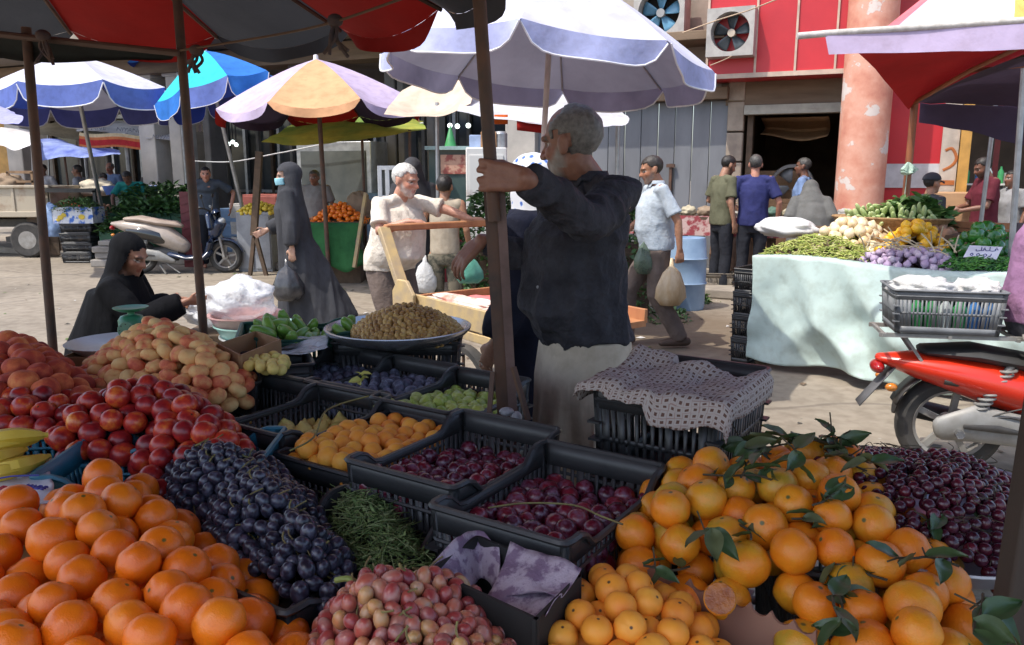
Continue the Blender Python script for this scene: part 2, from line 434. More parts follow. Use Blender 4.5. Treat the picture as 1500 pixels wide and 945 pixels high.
def head_parts(mb, Mh, s=1.0, seg=20):
    R = Mh.to_3x3()
    def E(c, r, seg_=seg): mb.ell(Mh @ V([k*s for k in c]), tuple(k*s for k in r), R, seg_, 12)
    def T(pts, r): mb.tube([Mh @ V([k*s for k in p]) for p in pts], [k*s for k in r], 12, round_=True)
    E((0, -.012, .036), (.076, .098, .088)); E((0, .022, -.018), (.064, .07, .08))
    T([(0, .03, -.05), (0, .062, -.092)], [.052, .03])
    E((0, .035, -.07), (.05, .045, .038)); E((.034, .055, -.022), (.026, .024, .03)); E((-.034, .055, -.022), (.026, .024, .03))
    T([(-.042, .078, .026), (0, .087, .024), (.042, .078, .026)], [.012, .014, .012])
    T([(0, .086, .016), (0, .104, -.012), (0, .112, -.027)], [.009, .011, .014]); E((.012, .098, -.03), (.01, .012, .009)); E((-.012, .098, -.03), (.01, .012, .009))
    T([(-.02, .082, -.055), (0, .09, -.053), (.02, .082, -.055)], [.007, .009, .007]); T([(-.017, .081, -.066), (0, .088, -.067), (.017, .081, -.066)], [.007, .009, .007])
    for sg in (1, -1):
        E((sg*.078, -.012, -.008), (.012, .02, .033), 12); E((sg*.082, -.02, .008), (.007, .014, .018), 10)
def hand_parts(mb, w, d, n, curl=.35, s=1.0, side=1, spread=.06, thumb=.6):
    """palm, four fingers and a thumb; d wrist->knuckles, n where the palm looks, side: which edge the thumb is on"""
    w = V(w); d = V(d).normalized(); n = (V(n)-d*V(n).dot(d)).normalized(); a = d.cross(n)*side
    for off in (-.024, -.008, .008, .024):
        mb.tube([w+a*off*.7*s, w+d*.045*s+a*off*1.0*s, w+d*.09*s+a*off*1.15*s], [.014*s, .015*s, .0125*s], 8, round_=True)
    lens = [.066, .083, .09, .08]
    for i in range(4):
        off = (-.033+.022*i)*s; dd = (d+a*(spread*(i-1.5))).normalized(); p = w+d*.09*s+a*off; pts = [p]; ang = curl*.5
        for fr, cu in ((.45, 1.0), (.32, 1.1), (.23, .8)):
            q = dd*math.cos(ang)+n*math.sin(ang); p = p+q*lens[i]*fr*s; pts.append(p); ang += curl*cu
        mb.tube(pts, [.0095*s, .0088*s, .008*s, .0068*s], 8, round_=True)
    b = w+d*.03*s+a*.026*s; t1 = (d*.55+a*.75+n*.35*thumb).normalized(); t2 = (d*.75+a*.25+n*.7*thumb).normalized(); t3 = (d*.7-a*.15+n*.8*thumb).normalized()
    if curl > .85: b = w+d*.035*s+a*.02*s; t1 = (d*.85+a*.42+n*.35).normalized(); t2 = (d*.85-a*.05+n*.5).normalized(); t3 = (d*.5-a*.3+n*.8).normalized()
    mb.tube([b, b+t1*.035*s, b+t1*.035*s+t2*.032*s, b+t1*.035*s+t2*.032*s+t3*.026*s], [.014*s, .0115*s, .0105*s, .008*s], 8, round_=True)
SKIN = {'tan': (.36, .19, .12), 'dark': (.2, .095, .06), 'light': (.5, .3, .21), 'ruddy': (.46, .22, .15)}
def person(label, loc, face, H=1.72, pose=None, skin='tan', hair=(.02, .016, .013), hairstyle='short', beard=0.0, beardcol=None, wear=(), voxel=.009, group=None, girth=1.0, cat='person', headscale=1.0, hands=True, base=None):
    """face: heading in radians (0 looks along +Y); pose: joints in the person's own frame (x right, y forward), metres for a 1.75 m body"""
    k = H/1.75; p = dict(hip=(0, 0, .93), waist=(0, .0, 1.1), chest=(0, .01, 1.3), sh=(0, 0, 1.45), neck=(0, .0, 1.5), head=(0, .03, 1.63), look=(0, 1, 0), up=(0, 0, 1), shw=.185, tw=0.0,
        elL=(-.25, -.04, 1.17), wrL=(-.27, .06, .93), elR=(.25, -.04, 1.17), wrR=(.27, .06, .93), knL=(-.1, .02, .5), anL=(-.11, -.02, .09), knR=(.1, .02, .5), anR=(.11, -.02, .09),
        hdL=None, hnL=None, hdR=None, hnR=None, curlL=.35, curlR=.35, ftL=0.0, ftR=0.0, noleg=False, hipw=.095)
    if pose: p.update(pose)
    root = thing('person', label, cat, loc, face, group)
    J = lambda key: V(p[key])*k
    tw = p['tw']; ax = V((math.cos(tw), math.sin(tw), 0))
    hip, waist, chest, sh = J('hip'), J('waist'), J('chest'), J('sh'); shL = sh-ax*p['shw']*k; shR = sh+ax*p['shw']*k
    hipL = hip+V((-p['hipw']*k, 0, -.02)); hipR = hip+V((p['hipw']*k, 0, -.02))
    g = girth
    Mh = Matrix.Translation(J('head')) @ basis(p['look'], p['up']).to_4x4(); hs = k*headscale
    S = dict(k=k, root=root, hip=hip, waist=waist, chest=chest, sh=sh, shL=shL, shR=shR, hipL=hipL, hipR=hipR, elL=J('elL'), elR=J('elR'), wrL=J('wrL'), wrR=J('wrR'),
             knL=J('knL'), knR=J('knR'), anL=J('anL'), anR=J('anR'), ax=ax, Mh=Mh, hs=hs, g=g, p=p, voxel=voxel, neck=J('neck'))
    mb = MB(); head_parts(mb, Mh, hs)
    mb.tube([sh-V((0, 0, .02)), J('neck'), Mh @ V((0, -.012, -.06))*1.0], [.07*k, .056*k, .052*k], 14, round_=True)
    mb.tube([hip-V((0, 0, .04)), waist, chest, sh-V((0, 0, .06))], [(.145*k*g, .1*k*g), (.135*k*g, .1*k*g), (.15*k, .105*k), (.13*k, .075*k)], 18, ref=V((0, 0, 1)).cross(ax), round_=True)
    for sd in 'LR':
        s_, e_, w_ = S['sh'+sd], S['el'+sd], S['wr'+sd]
        mb.tube([s_, s_.lerp(e_, .5), e_, e_.lerp(w_, .35), w_], [.05*k, .044*k, .037*k, .036*k, .025*k], 12, round_=True)
        if hands:
            hd = V(p['hd'+sd]) if p['hd'+sd] else (w_-e_)
            hn = V(p['hn'+sd]) if p['hn'+sd] else V((1 if sd == 'L' else -1, 0, 0))
            dd = hd.normalized(); nn = (hn-dd*hn.dot(dd)).normalized(); a = dd.cross(nn); fw = V((0, 1, .3))
            hand_parts(mb, w_, dd, nn, p['curl'+sd], k*.98, p.get('side'+sd, 1 if a.dot(fw) > 0 else -1))
        if not p['noleg']:
            h_, n_, a_ = S['hip'+sd], S['kn'+sd], S['an'+sd]
            mb.tube([h_, h_.lerp(n_, .5), n_, n_.lerp(a_, .35), a_], [.082*k*g, .07*k, .052*k, .052*k, .036*k], 12, round_=True)
            fa = p['ft'+sd]; fd = V((math.sin(fa), math.cos(fa), 0))
            mb.tube([a_-fd*.04*k-V((0, 0, .045*k)), a_+fd*.08*k-V((0, 0, .055*k)), a_+fd*.15*k-V((0, 0, .065*k))], [.032*k, .034*k, .025*k], 10, round_=True)
    me = remesh(mb, voxel, 4, .4)
    # colour per vertex: skin, brows, eyes, lips, beard
    c = coords(me); inv = np.array(Mh.inverted()); q = (c@inv[:3, :3].T+inv[:3, 3])/hs
    colr = np.tile(np.array(SKIN.get(skin, skin)), (len(c), 1)); near = (np.abs(q) < .16).all(1)
    x, y, z = np.abs(q[:, 0]), q[:, 1], q[:, 2]
    bc = np.array(beardcol if beardcol else hair)
    cheeks = near & (y > .03) & (z < -.005) & (z > -.05); colr[cheeks] *= (1.08, .95, .92)
    if beard:
        cl = lambda v: np.clip(v, 0, 1)
        bw = cl((-.035-z)/.025+cl((x-.045)/.02)*cl((.05-y)/.03)*1.6)*cl((y+.012)/.025)*cl((z+.122)/.02)*cl((.02-z)/.03)*np.where(z < -.075, cl((y-.012)/.025), 1)
        bw = np.maximum(bw, cl(1-np.abs(z+.044)/.012)*cl((.036-x)/.012)*(y > .06)); bz = near & (bw > .02)
        nn = np.array([noise.noise(V(v*90)) for v in q[bz]]) if bz.any() else np.zeros(0)
        w = np.clip(beard*bw[bz]*1.25+nn*.35*bw[bz], 0, 1)[:, None]; colr[bz] = colr[bz]*(1-w)+bc*w
    lips = near & (x < .024) & (z < -.05) & (z > -.071) & (y > .078); colr[lips] = colr[lips]*np.array((.85, .55, .55))
    brow = near & (x > .012) & (x < .05) & (np.abs(z-.027+(x-.03)**2*8) < .007) & (y > .06); colr[brow] = np.array(hair)*.6+colr[brow]*.25
    eye = near & (((x-.032)/.016)**2+((z-.004)/.008)**2 < 1) & (y > .05); colr[eye] = (.55, .5, .45)
    pup = near & (((x-.032)/.008)**2+((z-.004)/.008)**2 < 1) & (y > .05); colr[pup] = (.02, .013, .01)
    sock = near & (((x-.032)/.024)**2+((z-.006)/.016)**2 < 1) & (y > .05) & ~eye; colr[sock] *= .72
    push = near & (((x-.032)/.022)**2+((z-.004)/.015)**2 < 1) & (y > .05)
    fwdv = np.array(Mh.to_3x3() @ V((0, 1, 0))); c[push] -= fwdv*.006*hs; me.vertices.foreach_set('co', c.ravel())
    at = me.color_attributes.new('Col', 'FLOAT_COLOR', 'POINT'); at.data.foreach_set('color', np.column_stack([colr, np.ones(len(c))]).astype(np.float32).ravel())
    finish(me, 'body', skin_mat(), root)
    if hairstyle: add_hair(S, hairstyle, hair)
    for w in wear: WEAR[w[0]](S, *w[1:])
    return root
def hair_mat(col):
    return M('hair_%.3f_%.3f' % (col[0], col[2]), col, .55, mul(col, .55), 60, bmp=.8, bscale=90, bdist=.004, bstretch=(1, 1, .25))
def add_hair(S, style, col):
    Mh, hs = S['Mh'], S['hs']; mb = MB(); mb.ell((0, 0, 0), (1, 1, 1), None, 44, 30)
    vs = []; keep = []
    for v in mb.v:
        q = V((v[0]*.0795, v[1]*.1015-.013, v[2]*.0905+.0375)); w = noise.noise(q*30)*.004+noise.noise(q*90)*.0032
        q += V(v)*w
        line = .062 if q.y > .045 else (.062-(.045-q.y)*1.6 if q.y > -.03 else -.058)
        if style == 'balding': line = .2 if (q.y > -.0 and q.z > .035 and abs(q.x) < .06) else (.0 if q.y > .02 else (.05-(.02-q.y)*2.3 if q.y > -.03 else -.058))
        if style == 'balding' and q.y > .05: line = .2
        if style == 'boy': line = .05 if q.y > .045 else (.05-(.045-q.y)*1.3 if q.y > -.02 else -.07)
        if abs(q.x) > .066 and q.y < .03 and q.y > -.028: line = max(line, .022)
        line += noise.noise(q*50)*.014
        keep.append(q.z > line); vs.append(Mh @ (q*hs))
    fs = [f for f in mb.f if all(keep[i] for i in f)]
    m2 = MB(); m2.add(vs, fs); me = m2.mesh('hair', hair_mat(col), True, 0); o = link('hair', me, S['root'])
    s = o.modifiers.new('s', 'SOLIDIFY'); s.thickness = .008*hs; s.offset = -1
    return o
def w_shirt(S, mat, sleeve='short', hem=.05, amp=.007, f=9, loose=1.0, collar=None, name='shirt', belly=0.0, placket=None, hemtilt=0.0):
    k, g = S['k'], S['g']*loose; mb = MB(); hip, waist, chest, sh = S['hip'], S['waist'], S['chest'], S['sh']; ax = S['ax']; fw = V((0, 0, 1)).cross(ax)
    up = (sh-hip).normalized()
    lo = hip-V((0, 0, hem*k))
    mb.tube(([lo, hip+V((0, 0, .04))] if hem > -.02 else [lo, lo+V((0, 0, .03))])+[waist+fw*belly*.5, chest+fw*belly*.3, sh-up*.055*k, sh-up*.0*k, sh+up*.035*k],
            [(.17*k*g, .128*k*g), (.172*k*g, .13*k*g), (.165*k*g, (.125+belly*.5)*k*g), (.175*k*g, .13*k*g), (.165*k*g, .1*k*g), (.11*k, .078*k), (.066*k, .062*k)], 22, ref=fw)
    for sd in 'LR':
        s_, e_, w_ = S['sh'+sd], S['el'+sd], S['wr'+sd]; s0 = s_.lerp(sh, .35)-V((0, 0, .015))
        if sleeve == 'long':
            mb.tube([s0, s_, s_.lerp(e_, .5), e_, e_.lerp(w_, .5), w_.lerp(e_, .06)], [.06*k, .063*k, .06*k*loose, .055*k*loose, .05*k*loose, .041*k], 14)
        elif sleeve == 'short':
            mb.tube([s0, s_, s_.lerp(e_, .45), s_.lerp(e_, .78)], [.06*k, .062*k, .062*k, .067*k*loose], 14)
        elif sleeve == 'none':
            mb.ell(s_.lerp(sh, .18), .06*k)
    for sd in 'LR': mb.tube([S['neck']-up*.035*k, (S['neck']-up*.05*k).lerp(S['sh'+sd], .55)-up*.0*k, S['sh'+sd]-V((0, 0, .012*k))], [.05*k, .056*k, .058*k], 12)
    me = remesh(mb, S['voxel'], 5, .5); wrinkle(me, amp*k, f, (1, 1, .6), random.uniform(0, 9))
    o = finish(me, name, mat, S['root'])
    if collar:
        c = MB(); nk = S['neck']; up2 = (nk-sh).normalized()
        def fn(u, v):
            t = 2*math.pi*u+math.pi/2; open_ = .012*math.sin(t)
            r = (.066+.012*v)*k; return nk-up2*.03*k+ax*math.cos(t)*r*1.05+fw*(math.sin(t)*r+.006)+V((0, 0, (.052-.03*v)*k-(.03 if math.sin(t) > .8 else 0)*k))
        c.grid(fn, 26, 4, closeu=False); c.obj('collar', collar, S['root'], thick=.005)
    return o
def w_trousers(S, mat, amp=.008, f=8, loose=1.0, name='trousers', length=1.0):
    k, g = S['k'], S['g']; mb = MB(); hip = S['hip']
    mb.tube([hip+V((0, 0, .13*k)), hip, hip-V((0, 0, .07*k)), hip-V((0, 0, .14*k))], [(.152*k*g, .115*k*g), (.165*k*g, .122*k*g), (.165*k*g, .118*k*g), (.14*k*g, .1*k*g)], 20, ref=V((0, 0, 1)).cross(S['ax']))
    for sd in 'LR':
        h_, n_, a_ = S['hip'+sd], S['kn'+sd], S['an'+sd]; a_ = n_.lerp(a_, length)
        mb.tube([h_, h_.lerp(n_, .5), n_, n_.lerp(a_, .5), a_-V((0, 0, .02*k*length))], [.095*k*g, .09*k*loose, .076*k*loose, .073*k*loose, .07*k*loose], 14)
    me = remesh(mb, S['voxel'], 4, .5); wrinkle(me, amp*k, f, (1, 1, .5), random.uniform(0, 9)); return finish(me, name, mat, S['root'])
def w_shoes(S, mat):
    k = S['k']; mb = MB()
    for sd in 'LR':
        a_ = S['an'+sd]; fa = S['p']['ft'+sd]; fd = V((math.sin(fa), math.cos(fa), 0))
        m1 = MB(); m1.tube([a_-fd*.06*k-V((0, 0, .05*k)), a_+fd*.06*k-V((0, 0, .048*k)), a_+fd*.18*k-V((0, 0, .06*k))], [(.042*k, .045*k), (.045*k, .048*k), (.035*k, .028*k)], 12, round_=True)
        m1.tube([a_-V((0, 0, .05*k)), a_+V((0, 0, .0))], [.045*k, .05*k], 12)
        me = remesh(m1, S['voxel'], 3, .4); finish(me, 'shoe', mat, S['root'])
def w_dish(S, mat, top=.0, bot=.35, name='skirt_robe', wid=1.0, amp=.02):
    """loose straight garment from the hips down"""
    k = S['k']; hip = S['hip']; mb = MB(); z0 = hip.z+.05*k; z1 = bot*k
    mid = V((0, .0, 0))+(S['anL']+S['anR'])*.5
    mb.tube([V((hip.x, hip.y, z0)), V((hip.x, hip.y, z0-.15*k)), V((mid.x*.5+hip.x*.5, mid.y*.5+hip.y*.5, (z0+z1)/2)), V((mid.x, mid.y, z1))], [(.165*k*wid, .125*k*wid), (.18*k*wid, .14*k*wid), (.185*k*wid, .15*k*wid), (.19*k*wid, .16*k*wid)], 24, ref=V((0, 0, 1)).cross(S['ax']))
    me = remesh(mb, S['voxel'], 3, .5); wrinkle(me, amp*k, 9, (1, 1, .12), 3, zgrow=(z0, .3)); return finish(me, name, mat, S['root'])
def w_abaya(S, mat, floor=.02, flare=1.0, sleeves=True, back=0.0, mask=None, amp=.02, seated=None, name='abaya', hoodz=0.0, facecut=True, hood=True, hk=1.0):
    """hooded cloak: hood over the head, cloth over the arms, folds down to the hem; the face stays open"""
    k, Mh, hs = S['k'], S['Mh'], S['hs']; mb = MB(); R = Mh.to_3x3(); ax = S['ax']; fw = V((0, 0, 1)).cross(ax)
    if hood: mb.ell(Mh @ (V((0, -.035, .03))*hs), (.11*hs*hk, .14*hs*hk, .128*hs*hk), R, 24, 14); mb.ell(Mh @ (V((0, .0, -.05))*hs), (.102*hs*hk, .11*hs, .11*hs), R, 24, 14)
    sh, hip = S['sh'], S['hip']
    mb.tube([Mh @ (V((0, -.03, .02))*hs) if hood else S['neck']+V((0, 0, .02)), S['neck'], sh-V((0, 0, .03)), sh-V((0, 0, .12*k))], [(.108*hs*hk, .125*hs*hk), (.145*k*hk, .125*k*hk), (.22*k, .135*k), (.235*k, .15*k)], 24, ref=fw)
    if seated is None:
        mid = (S['anL']+S['anR'])*.5
        mb.tube([sh-V((0, 0, .08*k)), S['chest'], S['waist']-fw*.02*k, hip-fw*.03*k, hip.lerp(mid, .5)-fw*(.01+back*.28)*k, V((mid.x, mid.y, floor))-fw*(back*.52)*k],
                [(.22*k, .14*k), (.235*k, .165*k), (.235*k, .175*k), (.24*k*flare, .185*k*flare), (.27*k*flare, (.225+back*.2)*k*flare), (.31*k*flare, (.27+back*.45)*k*flare)], 28, ref=fw)
    else:
        for pts, rr in seated: mb.tube([V(q)*k for q in pts], [(a*k, b*k) for a, b in rr], 24, ref=fw)
    if sleeves:
        for sd in 'LR':
            s_, e_, w_ = S['sh'+sd], S['el'+sd], S['wr'+sd]; s0 = s_.lerp(sh, .3)
            mb.tube([s0, s_, s_.lerp(e_, .5), e_, e_.lerp(w_, .6), w_.lerp(e_, .1)], [.075*k, .08*k, .085*k, .085*k, .085*k, .07*k], 14)
    me = remesh(mb, S['voxel'], 5, .5)
    wrinkle(me, amp*k, 7, (1, 1, .14), random.uniform(0, 9), zgrow=(sh.z, .5*k))
    if facecut:
        c = coords(me); inv = np.array(Mh.inverted()); q = (c@inv[:3, :3].T+inv[:3, 3])/hs
        cut = (((q[:, 1] > .015) & ((q[:, 0]/.06)**2+((q[:, 2]+.012+hoodz)/.084)**2 < 1)) | ((q[:, 1] > .045) & (np.abs(q[:, 2]+.012) < .072))) & (np.abs(q) < .2).all(1)
        import bmesh
        bm = bmesh.new(); bm.from_mesh(me); bm.verts.ensure_lookup_table()
        bmesh.ops.delete(bm, geom=[bm.verts[i] for i in np.nonzero(cut)[0]], context='VERTS'); bm.to_mesh(me); bm.free()
    o = finish(me, name, mat, S['root'])
    if mask:
        m = MB()
        def fn(u, v):
            a = (u-.5)*2.7; rr = .086+.012*math.cos(a*1.2)
            return Mh @ (V((math.sin(a)*rr*.93, math.cos(a)*rr*1.1+.022-.012*abs(v-.4), -.008-.075*v))*hs)
        m.grid(fn, 15, 8); m.obj('face_mask', mask, S['root'], thick=.003)
    return o
def w_scarf(S, mat, drop=.2, name='headscarf'):
    k, Mh, hs = S['k'], S['Mh'], S['hs']; mb = MB(); R = Mh.to_3x3()
    mb.ell(Mh @ (V((0, -.02, .032))*hs), (.098*hs, .116*hs, .114*hs), R, 24, 14); mb.ell(Mh @ (V((0, .0, -.05))*hs), (.093*hs, .1*hs, .1*hs), R, 24, 14)
    mb.tube([Mh @ (V((0, -.02, 0))*hs), S['neck'], S['sh']-V((0, 0, .02)), S['sh']-V((0, 0, drop*k))], [.1*hs, .115*k, (.19*k, .14*k), (.2*k, .17*k)], 22, ref=V((0, 0, 1)).cross(S['ax']))
    me = remesh(mb, S['voxel'], 4); wrinkle(me, .012, 10, (1, 1, .4), 2)
    c = coords(me); inv = np.array(Mh.inverted()); q = (c@inv[:3, :3].T+inv[:3, 3])/hs
    import bmesh
    cut = (q[:, 1] > .015) & ((q[:, 0]/.056)**2+((q[:, 2]+.012)/.08)**2 < 1) & (np.abs(q) < .2).all(1)
    bm = bmesh.new(); bm.from_mesh(me); bm.verts.ensure_lookup_table()
    bmesh.ops.delete(bm, geom=[bm.verts[i] for i in np.nonzero(cut)[0]], context='VERTS'); bm.to_mesh(me); bm.free()
    return finish(me, name, mat, S['root'])
def w_cap(S, mat):
    Mh, hs = S['Mh'], S['hs']; mb = MB(); vs = []; m0 = MB(); m0.ell((0, 0, 0), (1, 1, 1), None, 28, 18)
    keep = [v[2] > -.02 for v in m0.v]; vs = [Mh @ (V((v[0]*.09, v[1]*.112-.014, v[2]*.09+.045))*hs) for v in m0.v]
    mb.add(vs, [f for f in m0.f if all(keep[i] for i in f)])
    c = mb.obj('cap', mat, S['root'], thick=.004)
    b = MB(); b.grid(lambda u, v: Mh @ (V(((u-.5)*.15*(1-.25*v), .075+.085*v*(1-(2*u-1)**2*.45), .047-.02*v-.03*(2*u-1)**2))*hs), 11, 5); b.obj('cap_peak', mat, c, thick=.004)
    return c
WEAR = dict(shirt=w_shirt, trousers=w_trousers, shoes=w_shoes, dish=w_dish, abaya=w_abaya, scarf=w_scarf, cap=w_cap)
# ================================================================ WORLD, SUN, CAMERA
SUN = V((-.46, -.29, 1.0)).normalized()          # direction towards the sun: high, from the left and a little behind the camera
w = bpy.data.worlds.new('World'); scn.world = w; w.use_nodes = True
nt = w.node_tree; bg = nt.nodes['Background']; sky = nt.nodes.new('ShaderNodeTexSky'); sky.sky_type = 'NISHITA'; sky.sun_disc = False
sky.sun_elevation = math.asin(SUN.z); sky.sun_rotation = math.atan2(SUN.x, SUN.y); sky.dust_density = 2.5; sky.air_density = 1.0
nt.links.new(sky.outputs[0], bg.inputs[0]); bg.inputs[1].default_value = .15
sl = bpy.data.lights.new('sun', 'SUN'); sl.energy = 2.1; sl.angle = rad(.53); sl.color = (1, .95, .86)
so = bpy.data.objects.new('sun', sl); COL.objects.link(so); so.rotation_euler = SUN.to_track_quat('Z', 'Y').to_euler()
cd = bpy.data.cameras.new('camera'); cam = bpy.data.objects.new('camera', cd); COL.objects.link(cam); scn.camera = cam
cd.sensor_width = 36; cd.lens = FPX/1500*36; cd.clip_end = 400; cd.clip_start = .02
cam.location = (0, 0, EYE); cam.rotation_euler = (rad(90)-PIT, 0, 0)
scn.view_settings.view_transform = 'Standard'; scn.view_settings.look = 'None'; scn.view_settings.exposure = 1.12; scn.view_settings.gamma = 1
scn.cycles.max_bounces = 7; scn.cycles.diffuse_bounces = 4; scn.cycles.transparent_max_bounces = 12
scn.cycles.use_denoising = True; scn.cycles.sample_clamp_indirect = 6

# ================================================================ GROUND
def ground_mat():
    m, nt, bs, out = base_mat('dusty_concrete')
    f, v = noise_fac(nt, .55, 6); c = ramp(nt, f, [(.3, (.17, .142, .108)), (.5, (.25, .212, .164)), (.72, (.32, .275, .214))])
    f2 = N(nt, 'ShaderNodeTexNoise', i_Scale=9.0, i_Detail=6.0); nt.links.new(v, f2.inputs[0])
    mx = N(nt, 'ShaderNodeMix', data_type='RGBA', blend_type='MULTIPLY'); mx.inputs[0].default_value = .75
    nt.links.new(c, mx.inputs[6]); nt.links.new(ramp(nt, f2.outputs[0], [(.33, (.66, .63, .6)), (.6, (1, 1, 1))]), mx.inputs[7])
    # slab joints and cracks
    vo = N(nt, 'ShaderNodeTexVoronoi', feature='DISTANCE_TO_EDGE', i_Scale=.13); 
    wb = N(nt, 'ShaderNodeTexNoise', i_Scale=.8, i_Detail=4.0); nt.links.new(v, wb.inputs[0])
    ad = N(nt, 'ShaderNodeVectorMath', operation='MULTIPLY_ADD'); ad.inputs[1].default_value = (.5, .5, 0); nt.links.new(wb.outputs['Color'], ad.inputs[0]); nt.links.new(v, ad.inputs[2]); nt.links.new(ad.outputs[0], vo.inputs['Vector'])
    lt = N(nt, 'ShaderNodeMapRange'); lt.inputs[1].default_value = .001; lt.inputs[2].default_value = .003; lt.inputs[3].default_value = .5; lt.inputs[4].default_value = 0
    nt.links.new(vo.outputs[0], lt.inputs[0])
    m2 = N(nt, 'ShaderNodeMix', data_type='RGBA'); nt.links.new(lt.outputs[0], m2.inputs[0]); nt.links.new(mx.outputs[2], m2.inputs[6]); m2.inputs[7].default_value = (.1, .08, .065, 1)
    # litter specks
    v3 = N(nt, 'ShaderNodeTexVoronoi', i_Scale=5.0); nt.links.new(v, v3.inputs['Vector'])
    l3 = N(nt, 'ShaderNodeMath', operation='LESS_THAN'); l3.inputs[1].default_value = .055; nt.links.new(v3.outputs[0], l3.inputs[0])
    m3 = N(nt, 'ShaderNodeMix', data_type='RGBA'); nt.links.new(l3.outputs[0], m3.inputs[0]); nt.links.new(m2.outputs[2], m3.inputs[6]); nt.links.new(ramp(nt, v3.outputs['Color'], [(.3, (.12, .1, .07)), (.7, (.55, .52, .45))]), m3.inputs[7])
    # wet stained patch beside the walking man
    sp = N(nt, 'ShaderNodeVectorMath', operation='DISTANCE'); sp.inputs[1].default_value = (1.9, 8.0, 0); nt.links.new(ad.outputs[0], sp.inputs[0])
    rr = N(nt, 'ShaderNodeMapRange'); rr.inputs[1].default_value = .7; rr.inputs[2].default_value = 1.35; rr.inputs[3].default_value = .75; rr.inputs[4].default_value = 0; nt.links.new(sp.outputs['Value'], rr.inputs[0])
    m4 = N(nt, 'ShaderNodeMix', data_type='RGBA'); nt.links.new(rr.outputs[0], m4.inputs[0]); nt.links.new(m3.outputs[2], m4.inputs[6]); m4.inputs[7].default_value = (.12, .085, .05, 1)
    nt.links.new(m4.outputs[2], bs.inputs['Base Color']); bs.inputs['Roughness'].default_value = .85
    bump(nt, bs, f2.outputs[0], .35, .02); return m
MGROUND = ground_mat()
mb = MB(); mb.grid(lambda u, v: V((-90+180*u, -60+180*v, 0)), 40, 40); tag(mb.obj('ground', MGROUND), kind='structure')
# ================================================================ FACADE FRAME  (local x along the front, y away from the street)
F0 = V((3.79, 11.5, 0)); FA = -rad(24.2); FE = V((math.cos(FA), math.sin(FA), 0)); FN = V((math.sin(FA), -math.cos(FA), 0))
def FS(px, py, d=0.0):
    o = V((0, 0, EYE)); r = ray(px, py); t = ((F0+FN*d-o).dot(FN))/r.dot(FN); q = o+r*t
    return (q-F0).dot(FE), q.z
def FW(s, d, z): return F0+FE*s+FN*d+V((0, 0, z))
def fbox(mb, px0, py0, px1, py1, d0, d1, mi=0, z0=None, z1=None):
    """box on the facade given by its picture rectangle, from depth d0 to d1 (towards the street)"""
    dm = max(d0, d1); ym = (py0+py1)/2
    a = FS(px0, ym, dm)[0]; b = FS(px1, ym, dm)[0]
    t = z1 if z1 is not None else FS((px0+px1)/2, py0, dm)[1]; l = z0 if z0 is not None else FS((px0+px1)/2, py1, dm)[1]
    return mb.box(((a+b)/2, -(d0+d1)/2, (t+l)/2), (abs(b-a), abs(d1-d0), abs(t-l)), None, mi)
mb = MB(); mb.box((-9, -1.1, .06), (34, 2.2, .12)); o = mb.obj('pavement', M('paving', (.3, .26, .21), .85, (.2, .17, .14), 3, bmp=.4, bscale=30, bdist=.01), bevel=.02)
o.location = F0; o.rotation_euler = (0, 0, FA); tag(o, kind='structure')

RED = M('red_cladding', (.52, .022, .03), .42, (.42, .016, .024), 1.2, bmp=.03, bscale=3)
CREAM = M('cream_trim', (.55, .42, .33), .6); STONE = M('stone_jamb', (.36, .29, .22), .8, (.24, .19, .15), 5, bmp=.3)
BEIGE = M('beige_render', (.34, .29, .24), .85, (.22, .185, .15), 1.6, bmp=.4, bscale=25); BROWN = M('brown_lintel', (.2, .135, .085), .75, (.13, .085, .05), 3, bmp=.3, stretch=(.4, 1, 3))
DARK = M('shop_dark', (.035, .032, .03), .8, (.02, .018, .017), 2); GREYP = M('shutter_grey', (.18, .186, .2), .55, (.125, .128, .138), 2, bmp=.15, bscale=8, stretch=(1, 1, .3))
WHITEW = M('white_wall', (.5, .46, .41), .8, (.36, .33, .3), 2.2, bmp=.3, bscale=20); WHITEP = M('white_paint', (.72, .72, .7), .5, (.55, .55, .53), 4)
GREYC = M('grey_concrete', (.27, .25, .23), .85, (.17, .155, .14), 2, bmp=.4); OCHRE = M('ochre_paint', (.5, .27, .06), .6); METAL = M('galvanised', (.45, .46, .47), .4, (.3, .31, .32), 8, metal=.7)
BLACKP = M('black_metal', (.025, .024, .024), .45, (.05, .045, .04), 12, bmp=.2); RUST = M('rusty_brown_steel', (.055, .035, .026), .6, (.12, .055, .03), 9, bmp=.4, bscale=40)
WOOD = M('old_wood', (.33, .21, .12), .75, (.2, .12, .065), 7, bmp=.5, bscale=22, stretch=(1, 1, .2)); WOODD = M('dark_wood', (.12, .075, .045), .75, (.06, .04, .025), 7, bmp=.5, bscale=25)
GLASSD = M('dark_glass', (.05, .06, .065), .12, (.1, .11, .11), 1.5)

def peel_mat():
    m, nt, bs, out = base_mat('peeling_pink_paint'); f, v = noise_fac(nt, 3.1, 12)
    c = ramp(nt, f, [(.3, (.46, .16, .11)), (.45, (.56, .25, .17)), (.57, (.62, .33, .24)), (.595, (.58, .3, .22)), (.612, (.6, .52, .47)), (.8, (.66, .6, .56))])
    nt.links.new(c, bs.inputs['Base Color']); bs.inputs['Roughness'].default_value = .7; bump(nt, bs, f, .3, .02); return m
def fthing(name, label, cat):
    return thing(name, label, cat, F0, FA)
